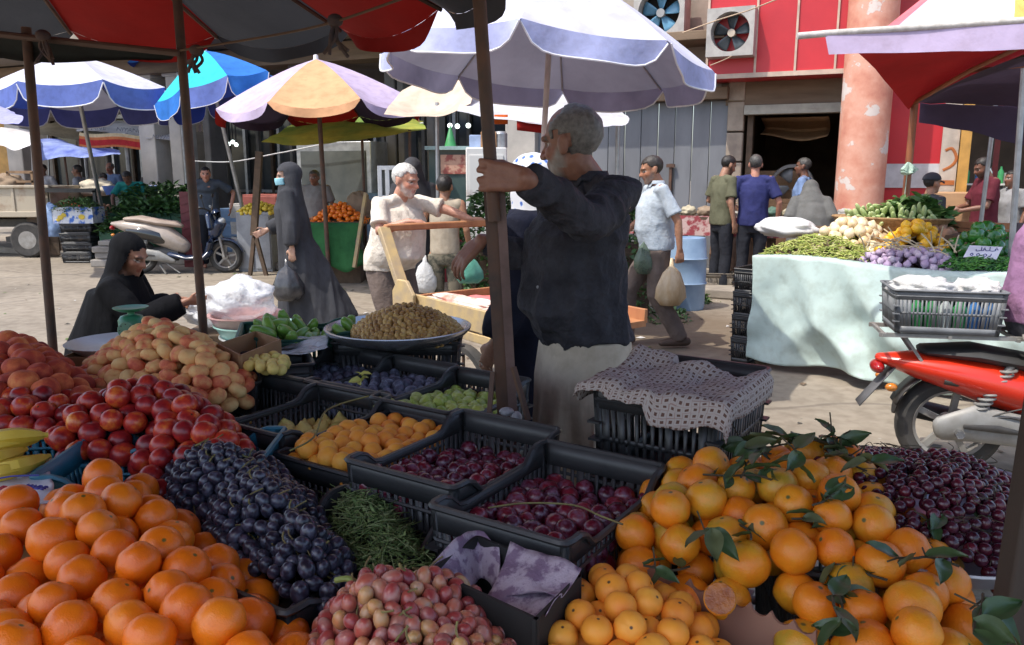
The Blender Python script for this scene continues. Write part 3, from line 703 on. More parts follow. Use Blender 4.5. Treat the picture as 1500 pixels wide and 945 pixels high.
# ---- red shop
shop = fthing('shop_building', 'red clad shop front with open dark shop, grey folding shutter and pink peeling column', 'building')
a = FS(1035, 60, .62)[0]; b = FS(1241, 60, .62)[0]; zb = FS(1140, 112, .62)[1]
mb = MB(); mb.box(((a+b)/2, -.31, (zb+7)/2), (b-a, .62, 7-zb)); red = mb.obj('red_fascia', RED, shop, bevel=.01)
mb = MB(); mb.box(((a+b)/2, -.632, zb+.03), (b-a+.04, .03, .06))
for px in (1037, 1108, 1167, 1226): fbox(mb, px-1.6, 0, px+1.6, 108, .62, .645, z0=zb+.062, z1=6.98)
mb.obj('trim_strips', CREAM, red)
mb = MB(); fbox(mb, 1064, 112, 1236, 152, 0, .1); mb.obj('lintel', BROWN, shop); lz = FS(1150, 152)[1]
mb = MB(); fbox(mb, 1090, 152, 1236, 166, .0, .22); fbox(mb, 1184, 155, 1212, 159, .22, .225); mb.obj('shutter_box', M('cream_box', (.4, .37, .3), .6), shop, bevel=.01)
a = FS(1075, 300)[0]; b = FS(1236, 300)[0]
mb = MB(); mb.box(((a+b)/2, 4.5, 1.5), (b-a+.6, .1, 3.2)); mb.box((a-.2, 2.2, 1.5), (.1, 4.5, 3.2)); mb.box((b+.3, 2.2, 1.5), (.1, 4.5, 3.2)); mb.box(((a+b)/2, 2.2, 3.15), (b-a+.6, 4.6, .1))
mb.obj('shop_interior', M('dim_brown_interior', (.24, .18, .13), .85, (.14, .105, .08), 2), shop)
mb = MB(); mb.grid(lambda u, v: V((a+.25+(b-a-.55)*u, .5+.5*math.sin(v*3.14), lz-.16-.28*v-.1*math.sin(u*3.14)*0+.05*math.cos(u*5)*v)), 14, 8); mb.obj('rolled_awning', cloth('awning_tan', (.42, .25, .13), trans=.1), shop, thick=.01)
mb = MB()
for i in range(7): mb.box((FS(1076, 200, .12)[0], -.06, .2+.42*i), (FS(1089, 200, .12)[0]-FS(1063, 200, .12)[0]-.02, .12, .4))
mb.obj('stone_jamb', STONE, shop, bevel=.012)
mb = MB(); fbox(mb, 1089, 166, 1097, 420, -.1, .05, z0=.12); mb.obj('door_frame', WOODD, shop)
mb = MB(); s0 = FS(780, 300)[0]; s1 = FS(1062, 300)[0]; n = 12; sz = FS(960, 151)[1]
for i in range(n):
    x0 = s0+(s1-s0)*i/n; x1 = s0+(s1-s0)*(i+1)/n; dd = .012 if i % 2 else 0
    mb.box(((x0+x1)/2, -.03-dd, (.12+sz)/2), (x1-x0-.012, .05, sz-.12))
sh_ = mb.obj('folding_shutter', GREYP, shop, bevel=.008)
mb = MB(); mb.box((s0+(s1-s0)*.74, -.1, 1.45), (.04, .06, .4)); mb.box((s0+(s1-s0)*.74, -.12, 1.62), (.12, .05, .05)); mb.obj('latch', RUST, sh_)
mb = MB(); mb.box((-1.3, .2, (sz+8)/2+.01), (7.2, .36, 8-sz-.02)); mb.obj('upper_wall', BEIGE, shop)
mb = MB(); mb.box(((s0+s1)/2, -.12, sz+.09), (s1-s0, .24, .17)); mb.box(((s0+s1)/2-.2, -.35, FS(960, 62, .3)[1]), (s1-s0+.4, .7, .12)); mb.obj('wooden_beam', BROWN, shop, bevel=.01)
mb = MB(); fbox(mb, 740, 168, 783, 420, .0, .2, z0=.12); fbox(mb, 716, 0, 783, 168, .0, .21, z1=8); mb.obj('white_pillar', WHITEW, shop, bevel=.015)
# column
cs = FS(1269, 150, .75)[0]; mb = MB(); cr = .295
mb.tube([V((cs, -.75, .12)), V((cs, -.75, 1.2)), V((cs, -.75, 4)), V((cs, -.75, 8))], cr, 28); mb.obj('column', peel_mat(), shop)
mb = MB(); mb.box((cs+.62, .1, 4.1), (.95, .3, 8)); rw = mb.obj('red_wall', RED, shop)
z1 = FS(1310, 240, .06)[1]; z0 = FS(1310, 275, .06)[1]; mb = MB(); mb.box((cs+.62, -.062, (z0+z1)/2), (.95, .02, z1-z0)); mb.obj('white_band', M('white_band', (.55, .55, .56), .6), rw)
mb = MB(); x0 = cs+1.1; x1 = FS(1374, 260)[0]; mb.box(((x0+x1)/2, .05, 2), (x1-x0, .2, 3.8)); 
for t in (.35, .72): mb.box((x0+(x1-x0)*t, -.055, 1.8), (.012, .012, 2.4))
mb.obj('cream_panel', M('cream_panel', (.42, .37, .32), .7, (.35, .3, .26), 2), shop)
x2 = FS(1399, 260)[0]; mb = MB(); mb.box(((x1+x2)/2, .0, 1.6), (x2-x1, .2, 3.0)); pl = mb.obj('painted_pillar', M('pillar_white', (.5, .43, .36), .7), shop)
# the orange painted figure on the pillar
xm = (x1+x2)/2; zt = FS(1387, 218)[1]; zl = FS(1387, 272)[1]; hh = zt-zl; ww = (x2-x1)*.42
mb = MB(); mb.tube(smooth_path([(xm-ww*.6, -.104, zt-.05*hh), (xm+ww*.3, -.104, zt), (xm+ww, -.104, zt-.25*hh), (xm+ww*.5, -.104, zt-.45*hh), (xm-ww*.7, -.104, zt-.58*hh)], 5), (.018, .004), 6, ref=V((0, 1, 0)))
mb.box((xm, -.103, zl+.04), (ww*2.1, .008, .06)); mb.obj('painted_figure', M('orange_paint', (.42, .13, .03), .7), pl)
mb = MB(); mb.box((x2+.07, -.02, 1.6), (.12, .26, 3.0)); mb.obj('ochre_edge', OCHRE, shop)
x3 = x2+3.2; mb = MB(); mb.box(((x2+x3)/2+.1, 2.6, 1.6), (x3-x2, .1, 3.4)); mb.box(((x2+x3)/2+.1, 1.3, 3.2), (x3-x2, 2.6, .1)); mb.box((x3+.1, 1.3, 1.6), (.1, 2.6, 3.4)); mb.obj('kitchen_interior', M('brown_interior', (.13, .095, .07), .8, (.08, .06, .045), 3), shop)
mb = MB(); q = (x2+.55, x2+1.3)
mb.box((q[0], 1.0, 1.5), (.07, .07, 2.8)); mb.box((q[1], 1.0, 1.5), (.07, .07, 2.8)); mb.box(((q[0]+q[1])/2, 1.0, 2.9), (q[1]-q[0]+.07, .075, .07)); mb.obj('red_door_frame', M('maroon_frame', (.22, .02, .02), .5), shop)
mb = MB(); mb.box(((x2+x3)/2, .1, 5.3), (x3-x2+.6, .3, 4.2)); mb.obj('upper_red_wall', RED, shop)
# wooden drawers / counter under the pillar
mb = MB()
for i in range(5): mb.box((x2+.05, -.4, .3+.22*i), (.62, .5, .2))
co = mb.obj('crate_counter', M('pale_plank', (.45, .27, .14), .7, (.33, .19, .1), 6, bmp=.3, stretch=(.2, 1, 1)), bevel=.01); co.location = F0; co.rotation_euler = (0, 0, FA); tag(co, 'pale wooden slatted counter below the pillar with the orange figure', 'counter')
# air coolers / fans
def fan_unit(px0, py0, px1, py1, d, label, bladecol, hubcol):
    a, zt = FS(px0, py0, d); b, zl = FS(px1, py1, d); w_ = b-a; h_ = zt-zl; cx = (a+b)/2; cz = (zt+zl)/2; s = max(w_, h_)
    root = thing('fan_unit', label, 'fan', FW(cx, d-.2, cz), FA)
    mb = MB(); R = s*.41; n = 40; sq = s/2; f = -.2
    outer = []; inner = []
    for i in range(n):
        t = 2*math.pi*i/n; c, s_ = math.cos(t), math.sin(t); k = sq/max(abs(c), abs(s_)); outer.append((c*k, s_*k)); inner.append((c*R, s_*R))
    vs = [(x, f, z) for x, z in outer]+[(x, f, z) for x, z in inner]+[(x*.97, f+.2, z*.97) for x, z in inner]+[(x, .2, z) for x, z in outer]
    fs = []
    for i in range(n):
        j = (i+1) % n; fs += [(i, n+i, n+j, j), (n+i, 2*n+i, 2*n+j, n+j), (i, j, 3*n+j, 3*n+i)]
    mb.add(vs, fs); mb.obj('housing', M('cooler_housing', (.42, .4, .37), .6, (.3, .28, .26), 6), root, angle=30)
    mb = MB(); mb.box((0, .12, 0), (s*.9, .02, s*.9)); mb.obj('back_plate', DARK, root)
    bl = MB()
    for k in range(5):
        t0 = 2*math.pi*k/5+.3
        def fn(u, v):
            rr = R*(.2+.72*v); t = t0+(u-.5)*(.95-.25*v); return V((math.cos(t)*rr, -.04+.06*(u-.5), math.sin(t)*rr))
        bl.grid(fn, 6, 5)
    bl.obj('fan_blades', bladecol, root, thick=.006)
    h = MB(); h.tube([V((0, -.1, 0)), V((0, .08, 0))], R*.2, 16); h.obj('fan_hub', hubcol, root)
    return root
fan_unit(930, -20, 1000, 54, .55, 'air cooler with blue fan blades high on the wall behind the white umbrella', M('blue_blade', (.12, .3, .45), .4), M('grey_hub', (.3, .3, .3), .5))
fan_unit(1037, 13, 1102, 80, .9, 'square grey fan with dark blades set in the red fascia', M('dark_blade', (.06, .075, .085), .4), M('cream_hub', (.5, .42, .33), .5))
# sagging cables
def cable(name, pts, r, mat, label):
    mb = MB(); mb.tube(smooth_path(pts, 6), r, 6); return tag(mb.obj(name, mat), label, 'cable')
cable('cable', [P(1000, 48, 10.3), P(1050, 30, 10.1), P(1100, 14, 9.9), P(1150, -6, 9.7)], .008, M('tan_cord', (.5, .36, .24), .7), 'pale cord running up across the fan in the red fascia')
cable('cable', [P(1040, 96, 10.5), P(1060, 88, 10.45), P(1072, 82, 10.4)], .006, M('tan_cord', (.5, .36, .24), .7), 'short loose cord below the fan in the red fascia')

# ---- long arcade building behind the left and middle stalls
arc = fthing('arcade_building', 'long shaded row of old shop fronts with pale columns behind the stalls', 'building')
sA = FS(-120, 260)[0]; sB = FS(740, 260)[0]
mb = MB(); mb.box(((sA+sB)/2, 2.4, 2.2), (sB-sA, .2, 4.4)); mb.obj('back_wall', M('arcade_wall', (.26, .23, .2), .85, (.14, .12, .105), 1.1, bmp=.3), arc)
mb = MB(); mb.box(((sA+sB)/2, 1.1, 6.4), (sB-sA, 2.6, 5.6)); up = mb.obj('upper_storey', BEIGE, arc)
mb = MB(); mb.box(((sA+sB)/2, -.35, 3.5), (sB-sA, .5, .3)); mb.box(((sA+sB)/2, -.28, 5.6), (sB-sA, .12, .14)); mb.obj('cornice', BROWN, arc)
mb = MB(); mb.box(((sA+sB)/2-.2, -.85, 3.75), (sB-sA-.6, 1.3, .14)); mb.obj('shade_slab', M('slab_brown', (.16, .125, .095), .85, (.1, .08, .06), 2), arc)  # slab added over the arcade to throw shade on its columns
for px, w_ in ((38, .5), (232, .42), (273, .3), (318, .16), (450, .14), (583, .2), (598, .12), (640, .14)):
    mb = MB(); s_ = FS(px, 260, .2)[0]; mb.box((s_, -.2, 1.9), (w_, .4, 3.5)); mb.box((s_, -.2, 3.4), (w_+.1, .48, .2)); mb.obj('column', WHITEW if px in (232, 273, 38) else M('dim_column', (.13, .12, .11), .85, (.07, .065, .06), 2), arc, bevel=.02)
for i, px in enumerate((70, 110, 160, 190, 330, 360, 400, 430, 500, 545, 570, 615, 660, 700)):
    mb = MB(); s_ = FS(px, 260, -1.6)[0]; w_ = .95
    for q in (-1, 1): mb.box((s_+q*w_/2, 2.2, 1.5), (.07, .12, 2.6))
    mb.box((s_, 2.2, 2.83), (w_+.07, .13, .09)); mb.box((s_, 2.2, 1.1), (w_-.08, .1, .06)); fr = mb.obj('shop_window', (WOODD, GREYC, METAL)[i % 3], arc)
    mb = MB(); mb.box((s_, 2.24, 1.5), (w_-.075, .03, 2.5)); mb.obj('pane', GLASSD, fr)
mb = MB(); x = FS(4, 240)[0]; mb.box((x, -.1, 1.6), (1.0, .1, 2.0)); mb.obj('ochre_door', OCHRE, arc)
mb = MB(); x = FS(24, 240)[0]
for i in range(7): mb.box((x, -.08, 1.0+.2*i), (.9, .1, .17))
mb.obj('roller_shutter', M('olive_shutter', (.2, .2, .1), .6), arc)
mb = MB()
for px, py in ((113+250-30, 210), (336, 208), (343, 210), (339, 216)): pass
for px, py, d in ((335, 211, -.6), (341, 208, -.6), (346, 212, -.6), (659, 184, .2), (670, 185, .2), (686, 184, .2)):
    s_, z_ = FS(px, py, d); mb = MB(); mb.ell((s_, -d, z_), (.04, .04, .04)); mb.tube([V((s_, -d, z_+.04)), V((s_, -d, z_+.4))], .012, 6, 1)
    l = mb.obj('lamp_bulb', [glow('lit_bulb', (.85, 1, .95), 1.6), BLACKP]); l.location = F0; l.rotation_euler = (0, 0, FA)
    tag(l, 'lit white bulb hanging in the dark shop '+('left of the masked woman' if px < 400 else 'above the glass counter behind the boy'), 'lamp', 'lit bulbs '+('left of the masked woman' if px < 400 else 'above the glass counter'))
# ================================================================ UMBRELLAS AND AWNINGS
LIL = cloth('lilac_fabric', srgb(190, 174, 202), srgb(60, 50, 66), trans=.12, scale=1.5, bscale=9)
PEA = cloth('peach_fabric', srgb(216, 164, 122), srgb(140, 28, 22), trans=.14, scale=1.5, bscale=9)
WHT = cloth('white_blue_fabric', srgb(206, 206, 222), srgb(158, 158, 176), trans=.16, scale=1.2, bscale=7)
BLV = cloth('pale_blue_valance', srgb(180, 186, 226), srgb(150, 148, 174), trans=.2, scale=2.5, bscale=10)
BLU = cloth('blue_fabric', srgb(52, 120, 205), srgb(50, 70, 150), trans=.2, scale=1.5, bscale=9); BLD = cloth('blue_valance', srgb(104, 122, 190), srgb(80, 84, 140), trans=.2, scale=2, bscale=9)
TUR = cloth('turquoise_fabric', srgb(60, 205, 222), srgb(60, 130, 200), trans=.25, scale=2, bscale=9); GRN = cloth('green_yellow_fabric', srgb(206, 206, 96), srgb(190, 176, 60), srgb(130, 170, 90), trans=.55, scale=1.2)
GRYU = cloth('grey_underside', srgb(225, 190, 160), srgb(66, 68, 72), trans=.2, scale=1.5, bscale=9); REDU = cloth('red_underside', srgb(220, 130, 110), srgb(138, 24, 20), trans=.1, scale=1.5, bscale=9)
PIPE = M('white_piping', (.75, .75, .78), .7)
def canopy_from(C0, Xa, Ya, h, n, mats, phase, parent, base, sag=.04, valance=0, vmat=None, piping=True, ribmat=None, flat=1.25, notch=8, flop=.0, ribs=True, rot=None):
    """octagonal cloth over ribs: rim points C0 + cos*Xa + sin*Ya, top C0 + h*normal"""
    nn = Xa.cross(Ya).normalized()
    if nn.z < 0: nn = -nn
    seg = 9; R = 7; L0 = (Xa.length+Ya.length)/2
    def rim(t): return Xa*math.cos(t)+Ya*math.sin(t)
    def pt(i, u, v):
        t0 = phase+2*math.pi*i/n; t1 = phase+2*math.pi*(i+1)/n
        a = rim(t0)*v; b = rim(t1)*v; q = a.lerp(b, u); s_ = 4*u*(1-u)
        q = q*(1+.05*s_*0)
        return C0+q+nn*(h*(1-v**flat)-sag*s_*v*v*L0*1.4) - base
    mb = MB()
    for i in range(n): mb.grid(lambda u, v: pt(i, 1-u, .03+.97*v), seg, R, i % len(mats))
    can = mb.obj('canopy', mats, parent, angle=60)
    mb = MB(); mb.lathe([(.0, .06), (.03, .05), (.035, 0), (.05, -.05)], 12, C0+nn*h-base); mb.obj('top_cap', PIPE, can)
    if valance:
        mb = MB(); pp = MB()
        for i in range(n):
            rnd = random.uniform(0, 9)
            def fn(u, v):
                q = pt(i, u, 1.0); out = (rim(phase+2*math.pi*(i+u)/n)).normalized()
                k = valance*(1-abs(2*u-1)**notch*.85)
                return q-nn*0+V((0, 0, -1))*k*v+out*(.03*v*math.sin(u*9+rnd)+.02*v+flop*v)
            mb.grid(lambda u, v: fn(1-u, v), 15, 4, i % 2 if isinstance(vmat, list) else 0)
            if piping: pp.tube([fn(j/14, 1.0) for j in range(15)], .006*L0/1.1, 5)
        va = mb.obj('valance', vmat, can, angle=60)
        if piping: pp.obj('piping', PIPE, va)
    if ribs:
        for i in range(n):
            mb = MB(); mb.tube([pt(i, 0, .03)-nn*.015, pt(i, 0, .5)-nn*.015, pt(i, 0, 1)-nn*.012], .008, 5); mb.obj('rib', ribmat or BLACKP, parent)
    return can, nn
def umbrella(label, Y, L, R, ny, fy, h, mats, pole=None, n=8, phase=.3, valance=0, vmat=None, poleR=.02, polemat=None, ribmat=None, group=None, sag=.04, piping=True, depthR=None, flat=1.25, baseblock=None, name='market_umbrella'):
    pl = P(*L, Y); pr = P(*R, Y); C0 = (pl+pr)/2; Xa = (pr-pl)/2; rr = Xa.length*(depthR or 1); cx = (L[0]+R[0])/2
    Ya = (P(cx, fy, Y+rr)-P(cx, ny, Y-rr))/2; C1 = (P(cx, fy, Y+rr)+P(cx, ny, Y-rr))/2; C0.z = (C0.z+C1.z)/2
    nn = Xa.cross(Ya).normalized(); nn = nn if nn.z > 0 else -nn
    if pole: base = G(*pole[1], 0) if len(pole) < 3 else V(pole[2])
    else: base = V((C0.x, C0.y, 0))
    root = thing(name, label, 'umbrella', base, 0, group)
    canopy_from(C0, Xa, Ya, h, n, mats, phase, root, base, sag, valance, vmat, piping, ribmat, flat)
    mb = MB(); top = C0+nn*h*.98-base; mb.tube([V((0, 0, 0)), top], poleR, 10); mb.obj('pole', polemat or METAL, root)
    return root
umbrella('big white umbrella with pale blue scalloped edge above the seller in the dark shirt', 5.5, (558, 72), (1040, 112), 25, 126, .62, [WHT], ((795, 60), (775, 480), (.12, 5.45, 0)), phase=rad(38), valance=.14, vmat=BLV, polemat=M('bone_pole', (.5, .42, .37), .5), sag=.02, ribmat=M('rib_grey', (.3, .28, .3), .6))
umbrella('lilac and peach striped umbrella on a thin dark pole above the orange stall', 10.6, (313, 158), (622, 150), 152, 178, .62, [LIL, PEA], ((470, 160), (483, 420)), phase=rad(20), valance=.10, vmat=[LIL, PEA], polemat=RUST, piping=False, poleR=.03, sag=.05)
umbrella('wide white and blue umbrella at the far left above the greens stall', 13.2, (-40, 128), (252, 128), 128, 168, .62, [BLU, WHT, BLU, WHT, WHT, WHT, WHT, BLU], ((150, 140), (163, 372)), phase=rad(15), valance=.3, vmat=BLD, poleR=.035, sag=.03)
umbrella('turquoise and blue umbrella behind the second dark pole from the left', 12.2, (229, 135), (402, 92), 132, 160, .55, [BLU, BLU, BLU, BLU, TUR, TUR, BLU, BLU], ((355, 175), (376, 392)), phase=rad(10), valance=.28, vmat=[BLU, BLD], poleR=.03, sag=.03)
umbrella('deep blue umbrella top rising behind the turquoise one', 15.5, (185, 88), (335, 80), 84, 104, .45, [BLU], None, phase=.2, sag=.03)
# our own stall's umbrellas: one seen from below at the top left, one unseen above the camera, sized to shade the fruit
def own(label, C, R, h, tilt, phase, base, mats, pr=.022, n=8):
    C = V(C); base = V(base); root = thing('market_umbrella', label, 'umbrella', base)
    canopy_from(C, V((R, 0, tilt[0])), V((0, R, tilt[1])), h, n, mats, phase, root, base, .03, .05, [mats[0], mats[1]], False, RUST, 1.3)
    mb = MB(); mb.tube([V((0, 0, 0)), C+V((0, 0, h*.97))-base], pr, 10); mb.obj('pole', RUST, root)
    return root
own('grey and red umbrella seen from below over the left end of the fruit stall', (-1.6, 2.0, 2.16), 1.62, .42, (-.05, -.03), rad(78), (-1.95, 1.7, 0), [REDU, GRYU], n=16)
own('unseen grey and red umbrella overhead placed to shade the right end of the fruit stall', (.45, 1.3, 2.42), 1.64, .4, (0, 0), rad(10), (1.75, .9, 0), [GRYU, REDU], .03)
# far vertical frame posts of the stall and their cross bar
def post(name, label, p, q, w_, mat, flat=False):
    b = V(q); root = b.copy(); root.z = 0; mb = MB(); d = (V(p)-b); foot = b-d*(b.z/d.z)
    mb.tube([foot-foot, V(p)-foot], w_/2, 10); o = mb.obj(name, mat, None, loc=foot); return tag(o, label, 'pole')
post('pole', 'leftmost dark steel pole at the back of the fruit stall', P(38, 40, 3.0), P(76, 492, 3.0), .034, RUST)
post('pole', 'second dark steel pole from the left, in front of the scooter', P(259, -10, 3.0), P(298, 484, 3.0), .033, RUST)
mb = MB(); mb.tube([P(-30, 47, 2.97), P(60, 57, 2.97), P(262, 78, 2.97)], .012, 8); tag(mb.obj('cross_bar', M('brown_bar', (.12, .07, .05), .6), thick=0), 'brown cross bar tied under the grey and red umbrella at the top left', 'bar')
def ropeknot(px, py, Y, L, label):
    mb = MB(); c = P(px, py, Y)
    for i in range(5):
        mb.tube(smooth_path([c, c+V((random.uniform(-.02, .02), random.uniform(-.02, .02), -L*.4)), c+V((random.uniform(-.04, .04), 0, -L*random.uniform(.7, 1)))], 4), .006, 5)
    mb.ell(c, (.025, .025, .02)); return tag(mb.obj('rag_knot', M('dark_rag', (.05, .045, .06), .9, (.12, .08, .06), 20)), label, 'knot')
ropeknot(63, 52, 2.93, .1, 'knotted rag on the brown cross bar near the leftmost pole')
ropeknot(288, 74, 2.95, .08, 'dark rag knotted beside the second pole at the cross bar')
ropeknot(491, 30, 2.6, .12, 'rag ends hanging from the rope under the red canopy panel')
cable('rope', [P(264, 74, 2.96), P(400, 52, 2.8), P(490, 32, 2.6), P(600, -6, 2.4)], .004, M('brown_rope', (.16, .1, .06), .8), 'thin brown rope stretched under the red and grey canopy')
cable('rope', [P(283, 236, 15), P(340, 237, 14.6), P(400, 226, 14), P(446, 217, 13.6), P(620, 180, 12.6)], .012, M('pale_rope', (.6, .6, .6), .8), 'sagging pale line strung across behind the masked woman')
def net(ctrl, mat, name, parent=None, res=7, wr=.02, wf=3.0, thick=0, base=None, seed=0):
    """cloth through a small grid of points"""
    rows = [smooth_path(r, res) for r in ctrl]; cols = list(zip(*rows)); cols = [smooth_path(list(c), res) for c in cols]
    nv = len(cols[0]); nu = len(cols); mb = MB(); b = base or V((0, 0, 0))
    def fn(u, v):
        q = cols[round(u*(nu-1))][round(v*(nv-1))]; k = noise.noise(V((q.x*wf+seed, q.y*wf, q.z*wf)))+.5*noise.noise(V((q.x*wf*2.3, q.y*wf*2.3+seed, q.z*wf*2.3)))
        return q+V((.3, .5, 1))*k*wr-b
    mb.grid(fn, nu, nv); return mb.obj(name, mat, parent, angle=80, thick=thick)
def canopy_thing(name, label, cat, ctrl, mat, poles=(), polemat=None, wr=.02, wf=3, base=None, pr=.02):
    base = V(base) if base else V((ctrl[0][0].x, ctrl[0][0].y, 0))
    root = thing(name, label, cat, base); c = net(ctrl, mat, 'cloth', root, wr=wr, wf=wf, base=base)
    for p, q in poles:
        mb = MB(); mb.tube([V(p)-base, V(q)-base], pr, 8); mb.obj('pole', polemat or METAL, root)
    return root
o = net([[P(-40, 48, 2.99), P(60, 58, 2.99), P(160, 68, 2.99), P(258, 78, 2.99)], [P(-40, 70, 3.02), P(60, 76, 3.02), P(160, 80, 3.02), P(254, 84, 3.02)], [P(-40, 86, 3.0), P(60, 90, 3.0), P(140, 88, 3.0), P(250, 87, 3.0)]], cloth('dark_green_grey', (.045, .05, .048), trans=.05), 'hanging_cloth', None, 6, .015, 4); tag(o, 'dark grey cloth hanging from the brown cross bar at the top left', 'cloth')
# green-yellow flat awning in the middle
Y0 = 12.0
def foot(px, py, Y): q = P(px, py, Y); q.z = 0; return q
canopy_thing('awning', 'yellow green awning stretched low behind the lilac and peach umbrella', 'awning',
    [[P(383, 206, 10.9), P(450, 211, 10.9), P(540, 203, 10.9), P(625, 188, 10.9)], [P(420, 188, 12), P(480, 178, 12), P(550, 176, 12), P(622, 184, 12)], [P(450, 168, 13), P(500, 160, 13), P(560, 162, 13), P(620, 178, 13)]],
    GRN, [(P(530, 195, 11.4), foot(535, 300, 11.4)), (P(600, 190, 11.0), foot(600, 300, 11.0))], RUST, .04, 2)
# pale rumpled canopy right of it and the white one behind the seller's head
PALE = cloth('pale_peach_cloth', srgb(214, 194, 174), srgb(150, 118, 108), trans=.2, scale=1.5, bscale=6); PALW = cloth('pale_white_cloth', srgb(206, 206, 212), srgb(150, 142, 156), trans=.2, scale=1.5, bscale=6)
canopy_thing('awning', 'pale peach canopy with pointed ends bunched beside the centre post', 'awning',
    [[P(562, 168, 7.6), P(600, 172, 7.6), P(650, 168, 7.6), P(690, 150, 7.6)], [P(575, 150, 8.2), P(610, 160, 8.1), P(655, 155, 8.1), P(694, 122, 8.0)], [P(590, 132, 8.6), P(616, 124, 8.5), P(650, 117, 8.5), P(668, 122, 8.5)]], PALE, [(P(640, 150, 8.2), foot(640, 300, 8.2))], METAL, .05, 2.2)
canopy_thing('awning', 'white canopy sloping down behind the grey haired seller', 'awning',
    [[P(668, 168, 7.2), P(750, 176, 7.0), P(830, 190, 6.9), P(886, 191, 6.8)], [P(680, 142, 8.0), P(752, 150, 7.9), P(836, 156, 7.8), P(922, 174, 7.6)], [P(700, 122, 8.8), P(765, 132, 8.8), P(830, 140, 8.6), P(884, 150, 8.4)]], PALW, [(P(905, 172, 7.6), foot(905, 300, 7.6))], METAL, .04, 2)
mb = MB(); mb.grid(lambda u, v: P(757+52*u, 177+6*u+14*v, 7.0), 8, 3); tag(mb.obj('red_valance', cloth('red_strip', srgb(150, 30, 26), trans=.15), thick=.004), 'red cloth strip hanging under the white canopy by the bone coloured pole', 'cloth')
mb = MB(); mb.grid(lambda u, v: P(724+20*u, 168+14*v, 7.2), 5, 3); tag(mb.obj('orange_cloth', cloth('orange_strip', srgb(205, 96, 36), trans=.2), thick=.004), 'small orange cloth under the white canopy right of the centre post', 'cloth')
# right: square red and purple canopy over the vegetable stall
RP = cloth('lilac_red_fabric', srgb(190, 172, 194), srgb(136, 24, 26), trans=.16, scale=1.3, bscale=7); PUR = cloth('lilac_purple_fabric', srgb(206, 190, 208), srgb(74, 62, 82), trans=.12, scale=1.3, bscale=7)
pb = V((3.45, 7.1, 0))
rc = thing('market_canopy', 'square lilac topped canopy with red and purple underside over the vegetable stall', 'canopy', pb)
net([[P(1209, 52, 5.0), P(1330, 46, 4.9), P(1440, 38, 4.8), P(1560, 30, 4.7)], [P(1260, 78, 5.9), P(1345, 66, 5.8), P(1440, 55, 5.7), P(1560, 50, 5.6)], [P(1331, 160, 6.9), P(1345, 148, 6.9), P(1352, 142, 6.9), P(1362, 140, 6.9)]], RP, 'red_panel', rc, wr=.015, base=pb)
net([[P(1344, 149, 6.92), P(1400, 122, 6.4), P(1460, 96, 6.0), P(1560, 60, 5.6)], [P(1346, 152, 7.0), P(1410, 130, 6.8), P(1480, 118, 6.6), P(1580, 100, 6.4)], [P(1348, 150, 7.1), P(1420, 152, 7.0), P(1500, 158, 6.9), P(1600, 160, 6.8)]], PUR, 'purple_panel', rc, wr=.02, base=pb)
net([[P(1348, 150, 7.11), P(1420, 153, 7.01), P(1500, 158, 6.91), P(1600, 160, 6.81)], [P(1346, 178, 7.12), P(1420, 192, 7.02), P(1500, 214, 6.92), P(1600, 226, 6.82)]], PUR, 'purple_valance', rc, wr=.02, base=pb)
net([[P(1209, 52, 4.99), P(1330, 46, 4.89), P(1440, 38, 4.79), P(1560, 30, 4.69)], [P(1214, 80, 4.97), P(1330, 77, 4.87), P(1440, 74, 4.77), P(1560, 70, 4.67)]][::-1], LIL, 'front_valance', rc, wr=.008, base=pb)
ORP = M('orange_brown_pole', (.3, .1, .04), .5, (.2, .07, .03), 8)
mb = MB(); mb.tube([P(1340, 150, 6.9)-pb, V((P(1330, 240, 6.9).x, 6.9, .0))-pb], .03, 10); mb.tube([P(1340, 150, 6.88)-pb, P(1420, 104, 6.2)-pb, P(1500, 66, 5.6)-pb], .018, 8); mb.tube([P(1420, 104, 6.22)-pb, P(1500, 96, 6.2)-pb], .014, 8); mb.obj('frame', ORP, rc)
mb = MB(); mb.tube([P(1168, 53, 5.0)-pb, P(1212, 49, 5.0)-pb, P(1560, 26, 4.7)-pb], .02, 10); mb.obj('front_bar', M('white_bar', (.6, .57, .52), .6, (.4, .37, .33), 20), rc)
mb = MB(); q = P(1330, 244, 6.86)
for k in range(5): mb.tube([q+V((0, 0, .03)), q+V((.06*math.cos(k*1.3), -.03, -.04-.02*(k % 2)))], [.012, .03], 6)
mb.tube([q, q-V((.01, 0, .4))], .004, 5); tag(mb.obj('green_bag_knot', film('green_film', (.45, .62, .52), .7)), 'knotted pale green plastic bag hanging on the orange canopy pole', 'bag')
STR = [cloth('stripe_%d' % i, c, trans=.15, scale=2) for i, c in enumerate((srgb(228, 206, 226), srgb(238, 214, 120), srgb(222, 120, 130), srgb(232, 190, 210)))]
umbrella('pink yellow and lilac striped umbrella top behind the lilac canopy on the right', 7.6, (1290, 44), (1640, 44), 44, 60, .85, STR, None, n=12, phase=.1, flat=1.1)
